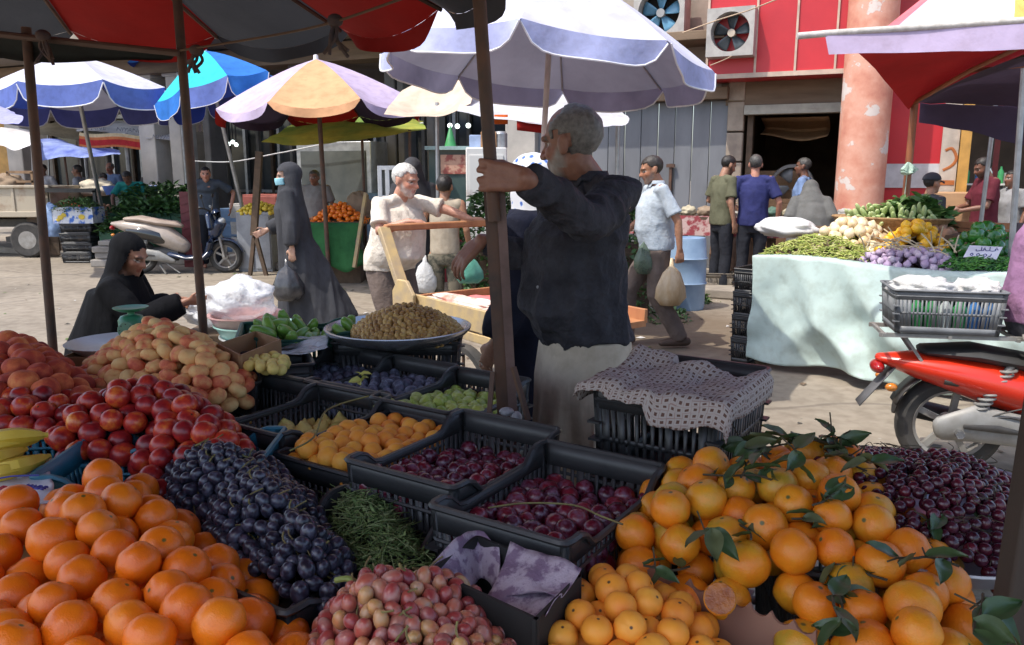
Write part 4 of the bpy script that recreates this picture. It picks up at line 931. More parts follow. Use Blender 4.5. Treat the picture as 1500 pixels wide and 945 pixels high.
# left: tents and awnings far away
TENT = cloth('white_tent', srgb(236, 234, 236), srgb(150, 150, 180), trans=.25, scale=1.2); TBL = cloth('blue_tent', srgb(150, 166, 214), srgb(52, 58, 130), srgb(70, 86, 170), trans=.15, scale=1.6)
canopy_thing('tent', 'white tent roof with drooping edge at the far left behind the truck', 'tent', [[P(-40, 222, 15), P(0, 212, 15), P(24, 219, 15), P(52, 212, 15)], [P(-40, 196, 16), P(0, 192, 16), P(24, 196, 16), P(52, 198, 16)], [P(-40, 190, 17), P(0, 188, 17), P(24, 190, 17), P(50, 194, 17)]], TENT, [(P(46, 205, 16), foot(46, 300, 16))], WHITEP, .06, 1.5)
canopy_thing('tent', 'blue and white tarpaulin sloping right behind the leftmost pole', 'tent', [[P(52, 232, 15.2), P(90, 234, 15.2), P(130, 230, 15.2), P(176, 226, 15.2)], [P(52, 216, 15.6), P(90, 216, 15.6), P(130, 221, 15.6), P(176, 225, 15.6)], [P(52, 202, 16.5), P(90, 205, 16.5), P(130, 214, 16.5), P(174, 222, 16.5)]], TBL, [(P(94, 225, 15.5), foot(104, 290, 15.5))], RUST, .07, 1.6)
canopy_thing('tent', 'cream tent roof far back above the blue tarpaulin', 'tent', [[P(52, 198, 19), P(80, 200, 19), P(118, 205, 19)], [P(52, 190, 20), P(80, 186, 20), P(118, 190, 20)], [P(52, 180, 21), P(80, 178, 21), P(112, 176, 21)]], cloth('cream_tent', srgb(226, 214, 190), trans=.25), [(P(70, 190, 20), foot(66, 260, 20))], METAL, .05, 1)
aw = thing('awning', 'white awning with grey lettering and red striped front far left', 'awning', foot(166, 200, 17))
b0 = foot(166, 200, 17)
net([[P(112, 192, 16.8), P(140, 192, 16.8), P(166, 196, 16.8), P(205, 199, 16.8)], [P(114, 182, 17.4), P(140, 181, 17.4), P(166, 183, 17.4), P(205, 184, 17.4)], [P(116, 176, 18), P(140, 176, 18), P(166, 177, 18), P(205, 178, 18)]], TENT, 'cloth', aw, base=b0, wr=.03)
RS = [cloth('red_stripe', srgb(214, 62, 66), trans=.25), cloth('orange_stripe', srgb(232, 140, 90), trans=.25), cloth('cream_stripe', srgb(238, 214, 170), trans=.25)]
mb = MB()
for i, (ya, yb, k) in enumerate(((194, 199, 2), (199, 203, 1), (203, 211, 0), (211, 214, 1))): mb.grid(lambda u, v: P(116+108*u, ya+(yb-ya)*v+5*u+1.5*math.sin(u*9), 16.7-.02*i)-b0, 14, 2, k)
mb.obj('striped_front', RS, aw)
mb = MB(); mb.tube([P(184, 195, 16.9)-b0, foot(184, 195, 16.9)-b0], .05, 8); mb.tube([P(122, 195, 16.9)-b0, foot(122, 195, 16.9)-b0], .04, 8); mb.obj('pole', METAL, aw)
def lettering(txt, p, right, up, h, mat, parent=None, base=None, name='lettering'):
    cu = bpy.data.curves.new('t', 'FONT'); cu.body = txt; cu.size = h*1.35; cu.extrude = .002; cu.align_x = 'CENTER'
    o = bpy.data.objects.new('t', cu); COL.objects.link(o); dg = bpy.context.evaluated_depsgraph_get(); dg.update()
    me = bpy.data.meshes.new_from_object(o.evaluated_get(dg)); bpy.data.objects.remove(o)
    r = V(right).normalized(); u = V(up); u = (u-r*u.dot(r)).normalized(); n = r.cross(u); Mx = Matrix((r, u, n)).transposed().to_4x4(); Mx.translation = V(p)-(base or V((0, 0, 0)))
    me.transform(Mx); me.materials.append(mat); return link(name, me, parent)
LG = M('grey_letters', (.22, .22, .25), .7)
lettering('DYYANE', P(133, 190, 16.72), (1, .12, -.02), (0, .75, 1), .11, LG, aw, b0); lettering('NIYANE', P(188, 193, 16.72), (1, .12, -.08), (0, .75, 1), .1, LG, aw, b0)
ce = thing('awning', 'cream striped awning with scalloped edge above the white columns', 'awning', foot(240, 200, 16.5)); b1 = foot(240, 200, 16.5)
net([[P(208, 192, 16.3), P(240, 192, 16.3), P(270, 192, 16.3), P(299, 192, 16.3)], [P(205, 182, 16.8), P(240, 181, 16.8), P(270, 180, 16.8), P(294, 180, 16.8)], [P(202, 170, 17.4), P(240, 172, 17.4), P(270, 172, 17.4), P(292, 171, 17.4)]], cloth('cream_awning', srgb(228, 208, 188), trans=.25), 'cloth', ce, base=b1, wr=.02)
mb = MB()
for i in range(22): mb.grid(lambda u, v: P(209+90*(i+u)/22, 182+10*v+(1.5*math.sin(u*3.14) if v > .5 else 0), 16.27)-b1, 4, 3, i % 2)
mb.obj('valance', [cloth('mauve_stripe', srgb(206, 178, 178), trans=.2), cloth('cream_awning', srgb(228, 208, 188))], ce)
mb = MB(); mb.tube([P(214, 188, 16.6)-b1, foot(214, 188, 16.6)-b1], .03, 8); mb.tube([P(272, 188, 16.4)-b1, foot(272, 188, 16.4)-b1], .07, 8); mb.obj('pole', WHITEW, ce)
gw = thing('awning', 'small grey white lettered awning hanging below the cream one', 'awning', foot(236, 205, 16.0)); b2 = foot(236, 205, 16.0)
net([[P(214, 203, 15.9), P(236, 204, 15.9), P(260, 208, 15.9)], [P(212, 197, 16.2), P(236, 196, 16.2), P(258, 197, 16.2)]], TENT, 'cloth', gw, base=b2, wr=.01); lettering('NIYANE', P(240, 204, 15.85), (1, .1, -.06), (0, .4, 1), .09, LG, gw, b2)
mb = MB(); mb.tube([P(236, 200, 16.1)-b2, foot(236, 200, 16.1)-b2], .025, 8); mb.obj('pole', METAL, gw)
canopy_thing('awning', 'purple canopy corner at the left edge below the wide white and blue umbrella', 'awning', [[P(-40, 178, 11), P(0, 180, 11), P(28, 180, 11)], [P(-40, 160, 11.6), P(0, 166, 11.5), P(34, 172, 11.3)], [P(-40, 150, 12.2), P(-5, 155, 12), P(16, 164, 11.8)]], cloth('purple_blue', srgb(170, 170, 215), srgb(84, 76, 150), trans=.2), [(P(-35, 170, 11.5), foot(-35, 300, 11.5))], METAL, .03)
# ================================================================ THE FRUIT STALL
YAW = rad(57); CA = V((math.cos(YAW), math.sin(YAW), 0)); CB = V((CA.y, -CA.x, 0))
BLK = M('black_plastic', (.022, .023, .026), .42, (.045, .045, .046), 7, .3, .75, bmp=.12, bscale=30, spec=.5)
TEAL = M('teal_plastic', (.02, .2, .3), .4, (.015, .13, .2), 6, bmp=.1, bscale=25)
GREYPL = M('grey_plastic', (.19, .2, .21), .5, (.12, .125, .13), 6, bmp=.1); GREENPL = M('green_plastic', (.02, .13, .09), .45, (.015, .08, .06), 6)
def crate_meshes(key, L, W, h, dip, mat, taper=.93, slot=.02, hole=True):
    if key in MATS: return MATS[key]
    hx, hy = L/2, W/2; b = MB(); c = .035
    def top(side, t):
        if side % 2 == 0:      # long sides dip between their ends
            e = min(t, 1-t); return h-dip*max(0, min(1, (e-.13)/.09))
        return h
    def wp(side, t, z):
        k = taper+(1-taper)*z/h
        if side == 0: return V(((-hx+L*t)*k, -hy*k, z))
        if side == 1: return V((hx*k, (-hy+W*t)*k, z))
        if side == 2: return V(((hx-L*t)*k, hy*k, z))
        return V((-hx*k, (hy-W*t)*k, z))
    for s in range(4):
        ln = L if s % 2 == 0 else W; nb = int(ln/slot); zl, zm, zh = h*.16, h*.47, h*.78
        b.grid(lambda u, v: wp(s, u, zl*v), 9, 2)
        b.grid(lambda u, v: wp(s, u, zm-.006+.012*v), 9, 2)
        m = 33
        b.grid(lambda u, v: wp(s, u, zh+(top(s, u)-zh)*v), m, 3)
        for i in range(nb+1):
            t = (i+.5)/(nb+1)
            solid = t < .12 or t > .88 or (i % 6 == 3)
            w_ = (.017 if solid else .008)/ln
            b.grid(lambda u, v: wp(s, min(1, max(0, t+(u-.5)*w_)), zl+(zh-zl)*v), 2, 2)
        for t in (.02, .98): b.grid(lambda u, v: wp(s, min(1, max(0, t+(u-.5)*.05)), h*v*.99), 3, 2)
    k = taper
    b.grid(lambda u, v: V(((-hx+L*u)*k, (-hy+W*v)*k, .004)), 2, 2)
    basket = b.mesh('basket', mat, True, 30)
    pts = []
    for s in range(4):
        m = 18
        for i in range(m):
            t = .045+.91*i/(m-1); q = wp(s, t, 0); q = wp(s, t, top(s, t)); pts.append(q)
        n1 = wp(s, 1, h); a = pts[-1]; b2 = wp((s+1) % 4, .045*(L/W if s % 2 == 0 else W/L), h)
        pts.append(a*.25+n1*.5+b2*.25)
    pts.append(pts[0].copy()); pts.append(pts[1].copy())
    r = MB(); r.tube([p*1.0+V((p.x*.018, p.y*.018, 0)) for p in pts], (.0075, .006), 6, cap=False, ref=V((0, 0, 1)))
    low = [V((p.x*1.012*.985, p.y*1.012*.985, min(p.z, h-dip)-.028)) for p in pts]; r.tube(low, (.004, .004), 5, cap=False)
    for sx in (-1, 1):
        for sy in (-1, 1):
            for z in (.06, .1, .14): r.box((sx*hx*.985*(taper+(1-taper)*z/h), sy*hy*.985*(taper+(1-taper)*z/h), z*h/.22), (.03, .03, .005))
    rim = r.mesh('rim', mat, True, 45); MATS[key] = (basket, rim, h); return MATS[key]
def crate(cx, cy, zrim, yaw, label, key='blk', group=None, dims=(.40, .275, .22, .035), mat=None, base=None):
    bm, rm, h = crate_meshes(key, *dims, mat or BLK)
    z = base if base is not None else zrim-h
    root = thing('crate', label, 'crate', (cx, cy, z), yaw, group)
    o = link('basket', bm, root); m = o.modifiers.new('s', 'SOLIDIFY'); m.thickness = .0035; link('rim', rm, root)
    return root
def rect(cx, cy, yaw, L, W):
    a = V((math.cos(yaw), math.sin(yaw), 0)); b = V((-a.y, a.x, 0)); c = V((cx, cy, 0))
    return poly_np([c-a*L/2-b*W/2, c+a*L/2-b*W/2, c+a*L/2+b*W/2, c-a*L/2+b*W/2])
def pxpoly(pts, z): return poly_np([G(x, y, z) for x, y in pts])
# tables that carry everything
def table(name, poly, z, label):
    root = thing('stall_table', label, 'table', (poly[0][0], poly[0][1], 0)); b = V((poly[0][0], poly[0][1], 0))
    mb = MB(); mb.prism([(p[0]-b.x, p[1]-b.y) for p in poly], (0, 0, z-.03), (1, 0, 0), (0, 1, 0), (0, 0, .03)); mb.obj('tabletop', WOODD, root)
    for p in poly:
        c = V((sum(q[0] for q in poly)/len(poly), sum(q[1] for q in poly)/len(poly), 0)); q = V((p[0], p[1], 0)).lerp(c, .1)-b
        mb = MB(); mb.box((q.x, q.y, (z-.032)/2), (.05, .05, z-.032)); mb.obj('leg', WOODD, root)
table('t', [(-1.75, .45), (1.15, .45), (1.15, 1.46), (-1.75, 1.46)], .5, 'low dark wooden table under the front fruit crates')
table('t', [(-2.2, 1.48), (-.12, 1.48), (-.03, 2.0), (-.12, 3.15), (-2.2, 3.15)], .5, 'low dark wooden table under the crates at the back left')
CR = [  # centre, rim height, label of the upper crate
    ((.08, 1.415), .97, 'front black crate of plums with a long dry stem across'),
    ((-.115, 1.641), .97, 'black crate of dark red plums nearest the centre post'),
    ((-.17, 2.235), .93, 'black crate of green figs left of the centre post'),
    ((-.332, 1.866), .90, 'black crate heaped with yellow peaches in the middle of the stall'),
    ((-.562, 2.056), .93, 'black crate with a few yellow pears behind the yellow peaches'),
    ((-.80, 2.196), .93, 'almost empty black crate beside the heap of flat peaches'),
    ((-.632, 2.561), .93, 'black crate of blue prunes next to the clear plastic bag'),
    ((-.40, 2.41), .93, 'black crate of blue prunes between the figs and the date bowl'),
    ((-.343, 1.331), .90, 'black crate of cut green herbs right of the black grapes')]
for (c, z, lab) in CR:
    crate(c[0], c[1], z, YAW, lab)
    crate(c[0]-.01, c[1]-.012, z-.2, YAW, 'lower crate under the '+lab) if z-.42 >= .5 else crate(c[0]-.01, c[1]-.012, 0, YAW, 'lower crate under the '+lab, base=.502)
# ---------------------------------------------------------------- fruit meshes
STEMD = (.05, .03, .015)
OR = fruit('orange_skin', [(0, (.72, .125, .003)), (.5, (.8, .17, .005)), (1, (.84, .235, .012))], .34, 4, (.2, .08, .01), .0, bmp=.35, bscale=170, coat=.12, stem=((.12, .1, .02), .0042))
OR2 = fruit('green_orange_skin', [(0, (.74, .15, .005)), (.4, (.78, .23, .01)), (.65, (.7, .3, .018)), (.85, (.48, .31, .03)), (1, (.32, .27, .03))], .38, 3, (.08, .045, .01), .14, bmp=.35, bscale=160, stem=((.1, .11, .03), .0045))
APR = fruit('apricot_skin', [(0, (.82, .23, .02)), (.5, (.88, .33, .03)), (1, (.9, .44, .06))], .55, 6, (.1, .04, .015), .17, bmp=.1, stem=((.1, .05, .02), .003))
PLM = fruit('plum_skin', [(0, (.035, .003, .012)), (.4, (.1, .007, .02)), (.7, (.21, .014, .028)), (1, (.26, .05, .045))], .26, 8, bloom=(.2, .12, .19), bmp=.04, coat=.2)
NEC = fruit('nectarine_skin', [(0, (.09, .006, .012)), (.4, (.3, .014, .018)), (.65, (.5, .04, .02)), (.85, (.7, .17, .03)), (1, (.8, .32, .06))], .33, 6, (.3, .1, .03), .06, bmp=.04, coat=.08, mixr=.35, stem=((.06, .03, .015), .003))
PCH = fruit('peach_skin', [(0, (.2, .02, .018)), (.4, (.42, .055, .028)), (.7, (.62, .15, .05)), (1, (.76, .33, .1))], .75, 5, bmp=.1, mixr=.35)
FLT = fruit('flat_peach_skin', [(0, (.5, .05, .04)), (.3, (.72, .2, .09)), (.55, (.82, .47, .18)), (1, (.84, .63, .28))], .75, 6, bmp=.1, mixr=.5)
YPC = fruit('yellow_peach_skin', [(0, (.74, .12, .03)), (.22, (.84, .27, .03)), (.7, (.86, .38, .045)), (1, (.84, .48, .09))], .6, 7, (.3, .15, .04), .12, bmp=.1)
FIG = fruit('fig_skin', [(0, (.22, .34, .05)), (.5, (.38, .46, .07)), (1, (.55, .56, .12))], .5, 7, bloom=(.5, .55, .3), bmp=.08)
PRN = fruit('prune_skin', [(0, (.035, .035, .06)), (.5, (.07, .075, .12)), (1, (.14, .12, .18))], .55, 8, bloom=(.25, .27, .36), bmp=.06)
BGR = fruit('black_grape_skin', [(0, (.012, .01, .018)), (.5, (.022, .02, .035)), (.85, (.045, .035, .06)), (1, (.12, .035, .04))], .3, 12, bloom=(.11, .12, .17), bmp=.03, coat=.2)
RGR = fruit('red_grape_skin', [(0, (.16, .014, .025)), (.35, (.34, .055, .05)), (.6, (.47, .15, .085)), (.8, (.52, .3, .1)), (1, (.5, .42, .11))], .3, 5, bloom=(.42, .24, .2), bmp=.03, coat=.15, sss=.1, mixr=.65)
CHR = fruit('cherry_skin', [(0, (.018, .003, .009)), (.5, (.055, .006, .016)), (.85, (.13, .01, .02)), (1, (.3, .03, .03))], .22, 9, bloom=(.09, .04, .06), bmp=.02, coat=.15)
DAT = fruit('date_skin', [(0, (.15, .065, .02)), (.4, (.38, .2, .055)), (.75, (.58, .37, .12)), (1, (.66, .5, .22))], .4, 12, bmp=.2)
PER = fruit('pear_skin', [(0, (.7, .5, .12)), (.6, (.78, .62, .2)), (1, (.6, .6, .15))], .6, 6, (.3, .2, .06), .1)
m3 = lambda nm, mat, *fns, seg=22, rings=14: [fmesh(nm, mat, f, seg, rings) for f in fns]
ORM = m3('orange', OR, roundfruit(.0365, .95, .05, sd=1, wob=.05), roundfruit(.035, .98, .07, sd=2, wob=.05), roundfruit(.0372, .92, .05, sd=3, wob=.04), seg=30, rings=20)
ORM2 = m3('orange', OR2, roundfruit(.036, .92, .06, sd=4, wob=.05), roundfruit(.0335, .98, .08, sd=5, wob=.06), roundfruit(.0375, .94, .05, sd=6, wob=.05), seg=30, rings=20)
APM = m3('apricot', APR, roundfruit(.0245, .93, .1, .07, sd=1), roundfruit(.0235, .98, .12, .06, sd=2))
PLMM = m3('plum', PLM, roundfruit(.0222, 1.03, .08, .04, sd=1), roundfruit(.0205, .97, .1, .04, sd=2))
NEM = m3('nectarine', NEC, roundfruit(.0295, .96, .12, .06, sd=1), roundfruit(.028, 1.0, .1, .05, sd=2, point=.03))
PCM = m3('peach', PCH, roundfruit(.037, .93, .13, .07, sd=1), roundfruit(.036, .96, .1, .06, sd=3))
FLM = m3('flat_peach', FLT, roundfruit(.031, .68, .3, .1, sd=1, wob=.06), roundfruit(.03, .75, .26, .1, sd=2, wob=.06), roundfruit(.0285, .72, .3, .08, sd=5, wob=.08))
YPM = m3('yellow_peach', YPC, roundfruit(.0245, .94, .1, .06, sd=1), roundfruit(.023, 1.0, .08, .05, sd=4, point=.04))
FGM = m3('fig', FIG, roundfruit(.021, .95, .0, 0, sd=1, point=.3), roundfruit(.02, .9, .05, 0, sd=2, point=.15))
PRM = m3('prune', PRN, roundfruit(.0185, 1.45, .04, .05, sd=1), roundfruit(.018, 1.35, .05, .04, sd=2), seg=16, rings=12)
BGM = m3('grape', BGR, roundfruit(.0142, 1.28, 0, 0, sd=1), roundfruit(.0134, 1.15, 0, 0, sd=2), roundfruit(.0126, 1.3, 0, 0, sd=3), seg=14, rings=10)
RGM = m3('grape', RGR, roundfruit(.0132, 1.35, 0, 0, sd=1), roundfruit(.0124, 1.2, 0, 0, sd=2), roundfruit(.0118, 1.45, 0, 0, sd=3), seg=16, rings=12)
CHM = m3('cherry', CHR, roundfruit(.0115, .97, .15, .05, sd=1), roundfruit(.011, 1.05, .1, 0, sd=2), seg=14, rings=10)
DTM = m3('date', DAT, roundfruit(.0105, 1.5, 0, 0, sd=1), roundfruit(.010, 1.35, .1, 0, sd=2), seg=12, rings=8)
PRRM = m3('pear', PER, roundfruit(.027, 1.0, .0, 0, sd=1, point=.5), roundfruit(.026, 1.05, .05, 0, sd=2, point=.35))
# ---------------------------------------------------------------- heaps in the crates
def incrate(i, meshes, r, zdrop, name, label, cat, group, seed, slope=0.0, depth=None, wob=.01, shrink=.9, den=.62, tight=.95, area=None):
    (cx, cy), z, _ = CR[i]; p = rect(cx, cy, YAW, .40*shrink, .275*shrink) if area is None else area
    h = lambda x, y: z-zdrop+wob*np.sin(x*31+seed)*np.cos(y*27)+slope*((x-cx)*CA.x+(y-cy)*CA.y)
    X = pack(p, h, r, depth or r*2.2, seed, den=den, tight=tight); return strew(meshes, X, name, label, cat, group)
o_ = incrate(0, PLMM, .0215, .052, 'plum', 'dark purple plum in the front plum crate', 'plum', 'plums in the front crate', 3, -.03)
o_ = incrate(1, PLMM, .0215, .05, 'plum', 'dark red plum in the crate nearest the centre post', 'plum', 'plums in the crate by the centre post', 4, -.12)
o_ = incrate(2, FGM, .0195, .03, 'fig', 'green fig in the crate left of the centre post', 'fig', 'green figs in their crate', 5, -.12, den=.5)
o_ = incrate(3, YPM, .0236, -.02, 'yellow_peach', 'small yellow peach in the heaped middle crate', 'peach', 'yellow peaches in the middle crate', 6, -.08, depth=.08)
red_ = random.sample(o_[::1], 1)
o_ = incrate(4, PRRM, .026, .07, 'pear', 'yellow pear in the crate behind the yellow peaches', 'pear', 'yellow pears behind the yellow peaches', 7, -.12, depth=.03, den=.45)
o_ = incrate(5, PRRM, .026, .13, 'pear', 'yellow pear in the almost empty crate by the flat peaches', 'pear', 'pears in the almost empty crate', 8, 0, depth=.03, den=.22)
o_ = incrate(6, PRM, .0205, .05, 'prune', 'blue prune in the crate next to the clear plastic bag', 'prune', 'prunes in the crate beside the bag', 9, -.04)
o_ = incrate(7, PRM, .0205, .035, 'prune', 'blue prune in the crate between the figs and the date bowl', 'prune', 'prunes in the crate between figs and dates', 10, -.06)
X = pack(rect(CR[0][0][0]-.01, CR[0][0][1]-.012, YAW, .37, .25), lambda x, y: .725+0*x, .0215, .02, 11); strew(PLMM, X, 'plum', 'dark plum in the lower crate under the front plum crate', 'plum', 'plums in the lower front crate')
X = pack(rect(CR[1][0][0]-.01, CR[1][0][1]-.012, YAW, .37, .25), lambda x, y: .725+0*x, .0215, .02, 12); strew(PLMM, X, 'plum', 'dark plum in the lower crate under the plum crate by the post', 'plum', 'plums in the lower rear crate')
# ---------------------------------------------------------------- oranges, front left
def carton(name, label, cat, poly, zb, zt, mat, th=.006, inner=None):
    b = V((poly[0][0], poly[0][1], zb)); root = thing(name, label, cat, b); n = len(poly); mb = MB()
    c = V((sum(p[0] for p in poly)/n, sum(p[1] for p in poly)/n, 0))
    for i in range(n):
        p = V((*poly[i], 0)); q = V((*poly[(i+1) % n], 0)); d = (q-p).normalized(); nn = V((-d.y, d.x, 0)); 
        if nn.dot(c-p) < 0: nn = -nn
        mb.prism([(0, 0), ((q-p).length-.0, 0), ((q-p).length-.0, zt-zb), (0, zt-zb)], V((p.x, p.y, zb))-b+nn*(.001*i), d, (0, 0, 1), nn*th)
    mb.obj('wall', mat, root)
    mb = MB(); mb.add([(p[0]-b.x, p[1]-b.y, .003) for p in poly], [tuple(range(n))]); mb.obj('bottom', inner or mat, root, smooth=False)
    return root
KRAFT = M('kraft_card', (.38, .22, .11), .8, (.3, .165, .08), 5, bmp=.15, bscale=40); CARDP = M('pinkish_card', (.3, .16, .11), .75, (.24, .12, .085), 5, bmp=.1)
carton('carton', 'big brown carton under the heap of front oranges', 'carton', [(-1.1, .62), (-.3, .62), (-.3, 1.28), (-1.1, 1.28)], .5, .74, KRAFT)
pol = pxpoly([(-90, 740), (60, 722), (130, 690), (235, 692), (290, 740), (350, 775), (395, 830), (440, 870), (540, 950), (600, 1060), (-140, 1060)], .93)
h = heapfn(pol, .86, .125, .14, .02, 2, (0, .06, 0, 1.1)); X = pack(pol, h, .0362, .085, 21, den=.56, tight=.97)
X = X[np.argsort(-X[:, 2])]
strew(ORM, X[1:], 'orange', 'bright orange in the large heap at the front left corner', 'orange', 'oranges in the front left heap', .9, 1.07, 1.1)
strew(ORM, X[:1], 'orange', 'topmost bright orange of the large front left heap', 'orange', None, 1, 1, .3)
# ---------------------------------------------------------------- oranges with leaves, front right
for (x, y, L_) in ((.22, .98, 'black crate under the left part of the leafy oranges'), (.55, 1.02, 'black crate under the right part of the leafy oranges')): crate(x, y, 0, rad(62), L_, base=.502, key='blk2', dims=(.44, .3, .3, .05))
pol = pxpoly([(905, 775), (990, 668), (1050, 700), (1130, 675), (1200, 668), (1270, 690), (1370, 765), (1420, 820), (1448, 900), (1450, 1010), (1270, 1010), (1200, 890), (1090, 845), (1000, 815), (935, 795)], .94)
h = heapfn(pol, .915, .105, .16, .02, 5, (0, .1, 0, 1.2)); X = pack(pol, h, .0352, .085, 22, den=.62, tight=.93); RO = X
strew(ORM2, X, 'orange', 'blemished orange with greenish patches in the leafy heap at the front right', 'orange', 'leafy oranges in the front right heap', .93, 1.08)
LEAF = M('orange_leaf', (.035, .075, .025), .4, (.06, .1, .035), 9, bmp=.2); LEAFD = M('orange_leaf_dry', (.1, .12, .05), .5, (.06, .075, .03), 9); TWIG = M('twig', (.07, .055, .03), .8)
def sprig(p, n, size, lab, spread=.05, up=.04):
    root = thing('leafy_twig', lab, 'twig', p); mb = MB(); lf = MB(); q = V((0, 0, 0)); d = V((random.uniform(-1, 1), random.uniform(-1, 1), random.uniform(-.1, .9))).normalized(); pts = [q]
    for i in range(n):
        d = (d+V((random.uniform(-.5, .5), random.uniform(-.5, .5), random.uniform(-.35, .3)))).normalized(); q = q+V((d.x, d.y, d.z*.45))*spread*.5; pts.append(q)
        m = MB(); leaf(m, q, size*1.1, 2.0); m.obj('leaf', LEAF if random.random() < .75 else LEAFD, root, angle=0)
        if random.random() < .4: m = MB(); m.tube([q, q+V((random.uniform(-.03, .03), random.uniform(-.03, .03), random.uniform(-.01, .04)))], .0014, 5); m.obj('side_twig', TWIG, root)
    mb.tube(smooth_path(pts, 3), .002, 5); mb.obj('stem', TWIG, root); return root
SPOTS = [((1085, 700), 'at the back between the two tallest oranges'), ((1200, 640), 'tangled and dark at the back edge before the street'), ((1250, 655), 'curling over the cherries at the back'), ((1160, 690), 'lying flat behind the middle oranges'), ((1100, 790), 'tucked under an orange in the left half of the heap'), ((1345, 770), 'pale backed, near the right back of the heap'), ((1190, 740), 'shading the round orange in the centre'), ((1010, 830), 'at the lower left beside the card wall'),((1030, 695), 'beside the topmost left orange'), ((1130, 665), 'standing up at the back edge of the heap'), ((1175, 645), 'largest, sprawling towards the red cherries'), ((1225, 665), 'next to the cherries'), ((1160, 760), 'curled in the middle of the heap'), ((1020, 780), 'at the left end of the heap'), ((1215, 855), 'lying on a greenish orange near the black crate corner'), ((1300, 850), 'low at the front of the heap'), ((1405, 830), 'broad leafed, at the right edge near the thick post'), ((1440, 870), 'hanging over the right edge'), ((1270, 690), 'draped on the greenish orange near the back'), ((1230, 905), 'small and dark at the bottom edge')]
for i, ((px, py), lab) in enumerate(SPOTS[8:]+SPOTS[:8]):
    d = ray(px, py); best = None
    for c in RO:
        t = (V(c)-V((0, 0, EYE))).dot(d)/d.dot(d); dist = ((V((0, 0, EYE))+d*t)-V(c)).length
        if dist < .04 and (best is None or t < best): best = t
    q = V((0, 0, EYE))+d*((best or 1.32/d.length)-.036/d.length) if best else G(px, py, 1.02)
    sprig(q, 7 if i == 2 else random.randint(3, 5), random.uniform(.038, .055), 'leafy orange twig '+lab, .05)
# scalloped card wall and crate corners before them
mb = MB(); a = G(930, 818, .915); b = G(1196, 922, .915); d = (b-a); Ln = d.length; d.normalize(); poly = [(0, -.3)]
nn = 9
for i in range(nn):
    for k in range(5):
        t = (i+k/5)/nn; poly.append((Ln*t, -.014*abs(math.sin(math.pi*k/5))**.6 if True else 0))
poly += [(Ln, 0), (Ln, -.3)]
mb.prism(poly, a, d, (0, 0, 1), V((-d.y, d.x, 0))*.005); tag(mb.obj('card_divider', CARDP), 'pinkish brown card wall with scalloped top edge between apricots and leafy oranges', 'cardboard')
crate(*(G(1330, 1010, .86).xy), 0, rad(20), 'black crate at the bottom edge in front of the leafy oranges', base=.502, key='blk3', dims=(.36, .26, .34, .03))
# ---------------------------------------------------------------- cherries in a round tray
tc = G(1335, 745, .93); tr = thing('round_tray', 'round metal tray full of dark cherries behind the leafy oranges', 'tray', (tc.x, tc.y, .905))
mb = MB(); R = .285; mb.lathe([(.0, 0), (R-.05, 0), (R-.02, .018), (R, .042), (R+.008, .045), (R+.009, .041), (R-.012, .014), (R-.045, -.005), (0, -.005)], 48); mb.obj('tray', M('tray_metal', (.5, .53, .6), .3, (.4, .42, .5), 5, metal=.6), tr)
crate(tc.x+.02, tc.y, 0, rad(-6), 'dusty pale plastic crate under the round cherry tray', 'palec', None, (.52, .44, .4, .0), M('pale_dusty_plastic', (.34, .32, .29), .7, (.18, .17, .15), 14), base=.502)
pol = poly_np([(tc.x+.265*math.cos(t), tc.y+.265*math.sin(t)) for t in np.linspace(0, 6.28, 24, endpoint=False)])
h = heapfn(pol, .94, .08, .18, .012, 3); X = pack(pol, h, .0112, .022, 23, n=560, it=50)
X = X[np.argsort(X[:, 1]*1.0-X[:, 2]*2)]; 
strew(CHM, X[:300], 'cherry', 'dark red cherry heaped in the round tray behind the leafy oranges', 'cherry', 'cherries in the round tray')
mb = MB()
for p in X[300:]: mb.ell(V(p), .0112, None, 10, 7)
tag(mb.obj('cherry_heap', CHR), 'rest of the dark cherries heaped in the round tray', 'cherries', kind='stuff')
mb = MB()
for p in X[::3]: mb.tube(smooth_path([V(p)+V((0, 0, .009)), V(p)+V((random.uniform(-.02, .02), random.uniform(-.02, .02), .018)), V(p)+V((random.uniform(-.035, .035), random.uniform(-.035, .035), .016))], 3), .0008, 4)
tag(mb.obj('cherry_stalks', TWIG), 'thin stalks scattered over the cherries', 'stalks', kind='stuff')
# ---------------------------------------------------------------- apricots, bottom centre
carton('carton', 'carton holding the apricots at the bottom centre', 'carton', [(-.02, .72), (.33, .66), (.38, .98), (.05, 1.06)], .5, .8, KRAFT)
pol = pxpoly([(775, 885), (840, 830), (885, 812), (950, 830), (1000, 855), (1045, 875), (1095, 930), (1100, 1010), (735, 1010), (745, 930)], .9)
h = heapfn(pol, .85, .085, .1, .008, 1, (0, .1, 0, 1.0)); X = pack(pol, h, .0238, .055, 24, den=.62); X = X[np.argsort(-X[:, 2])]
strew(APM, X, 'apricot', 'yellow orange apricot in the heap at the bottom centre', 'apricot', 'apricots in the bottom heap')
# one split apricot at the right edge of the heap
q = G(1053, 905, .9); sa = thing('split_apricot', 'halved apricot with its wet brown inside showing at the right edge of the heap', 'apricot', q)
mb = MB(); vs = roundfruit(.024, .95, .05, 0, sd=3); pr = []; mb.grid(lambda u, v: vs(2*math.pi*u, 1.2+1.94*v), 20, 9, closeu=True); o = mb.obj('skin', APR, sa, angle=0)
mb = MB(); mb.lathe([(0, -.012), (.008, -.009), (.014, .001), (.0185, .006), (.0222, .0082)], 20); o2 = mb.obj('flesh', M('apricot_flesh', (.4, .13, .02), .2, (.24, .06, .012), 45, bmp=.3, bscale=90), sa)
sa.rotation_euler = (rad(50), rad(-20), 0); sa.location = q+V((0, -.0, .03))
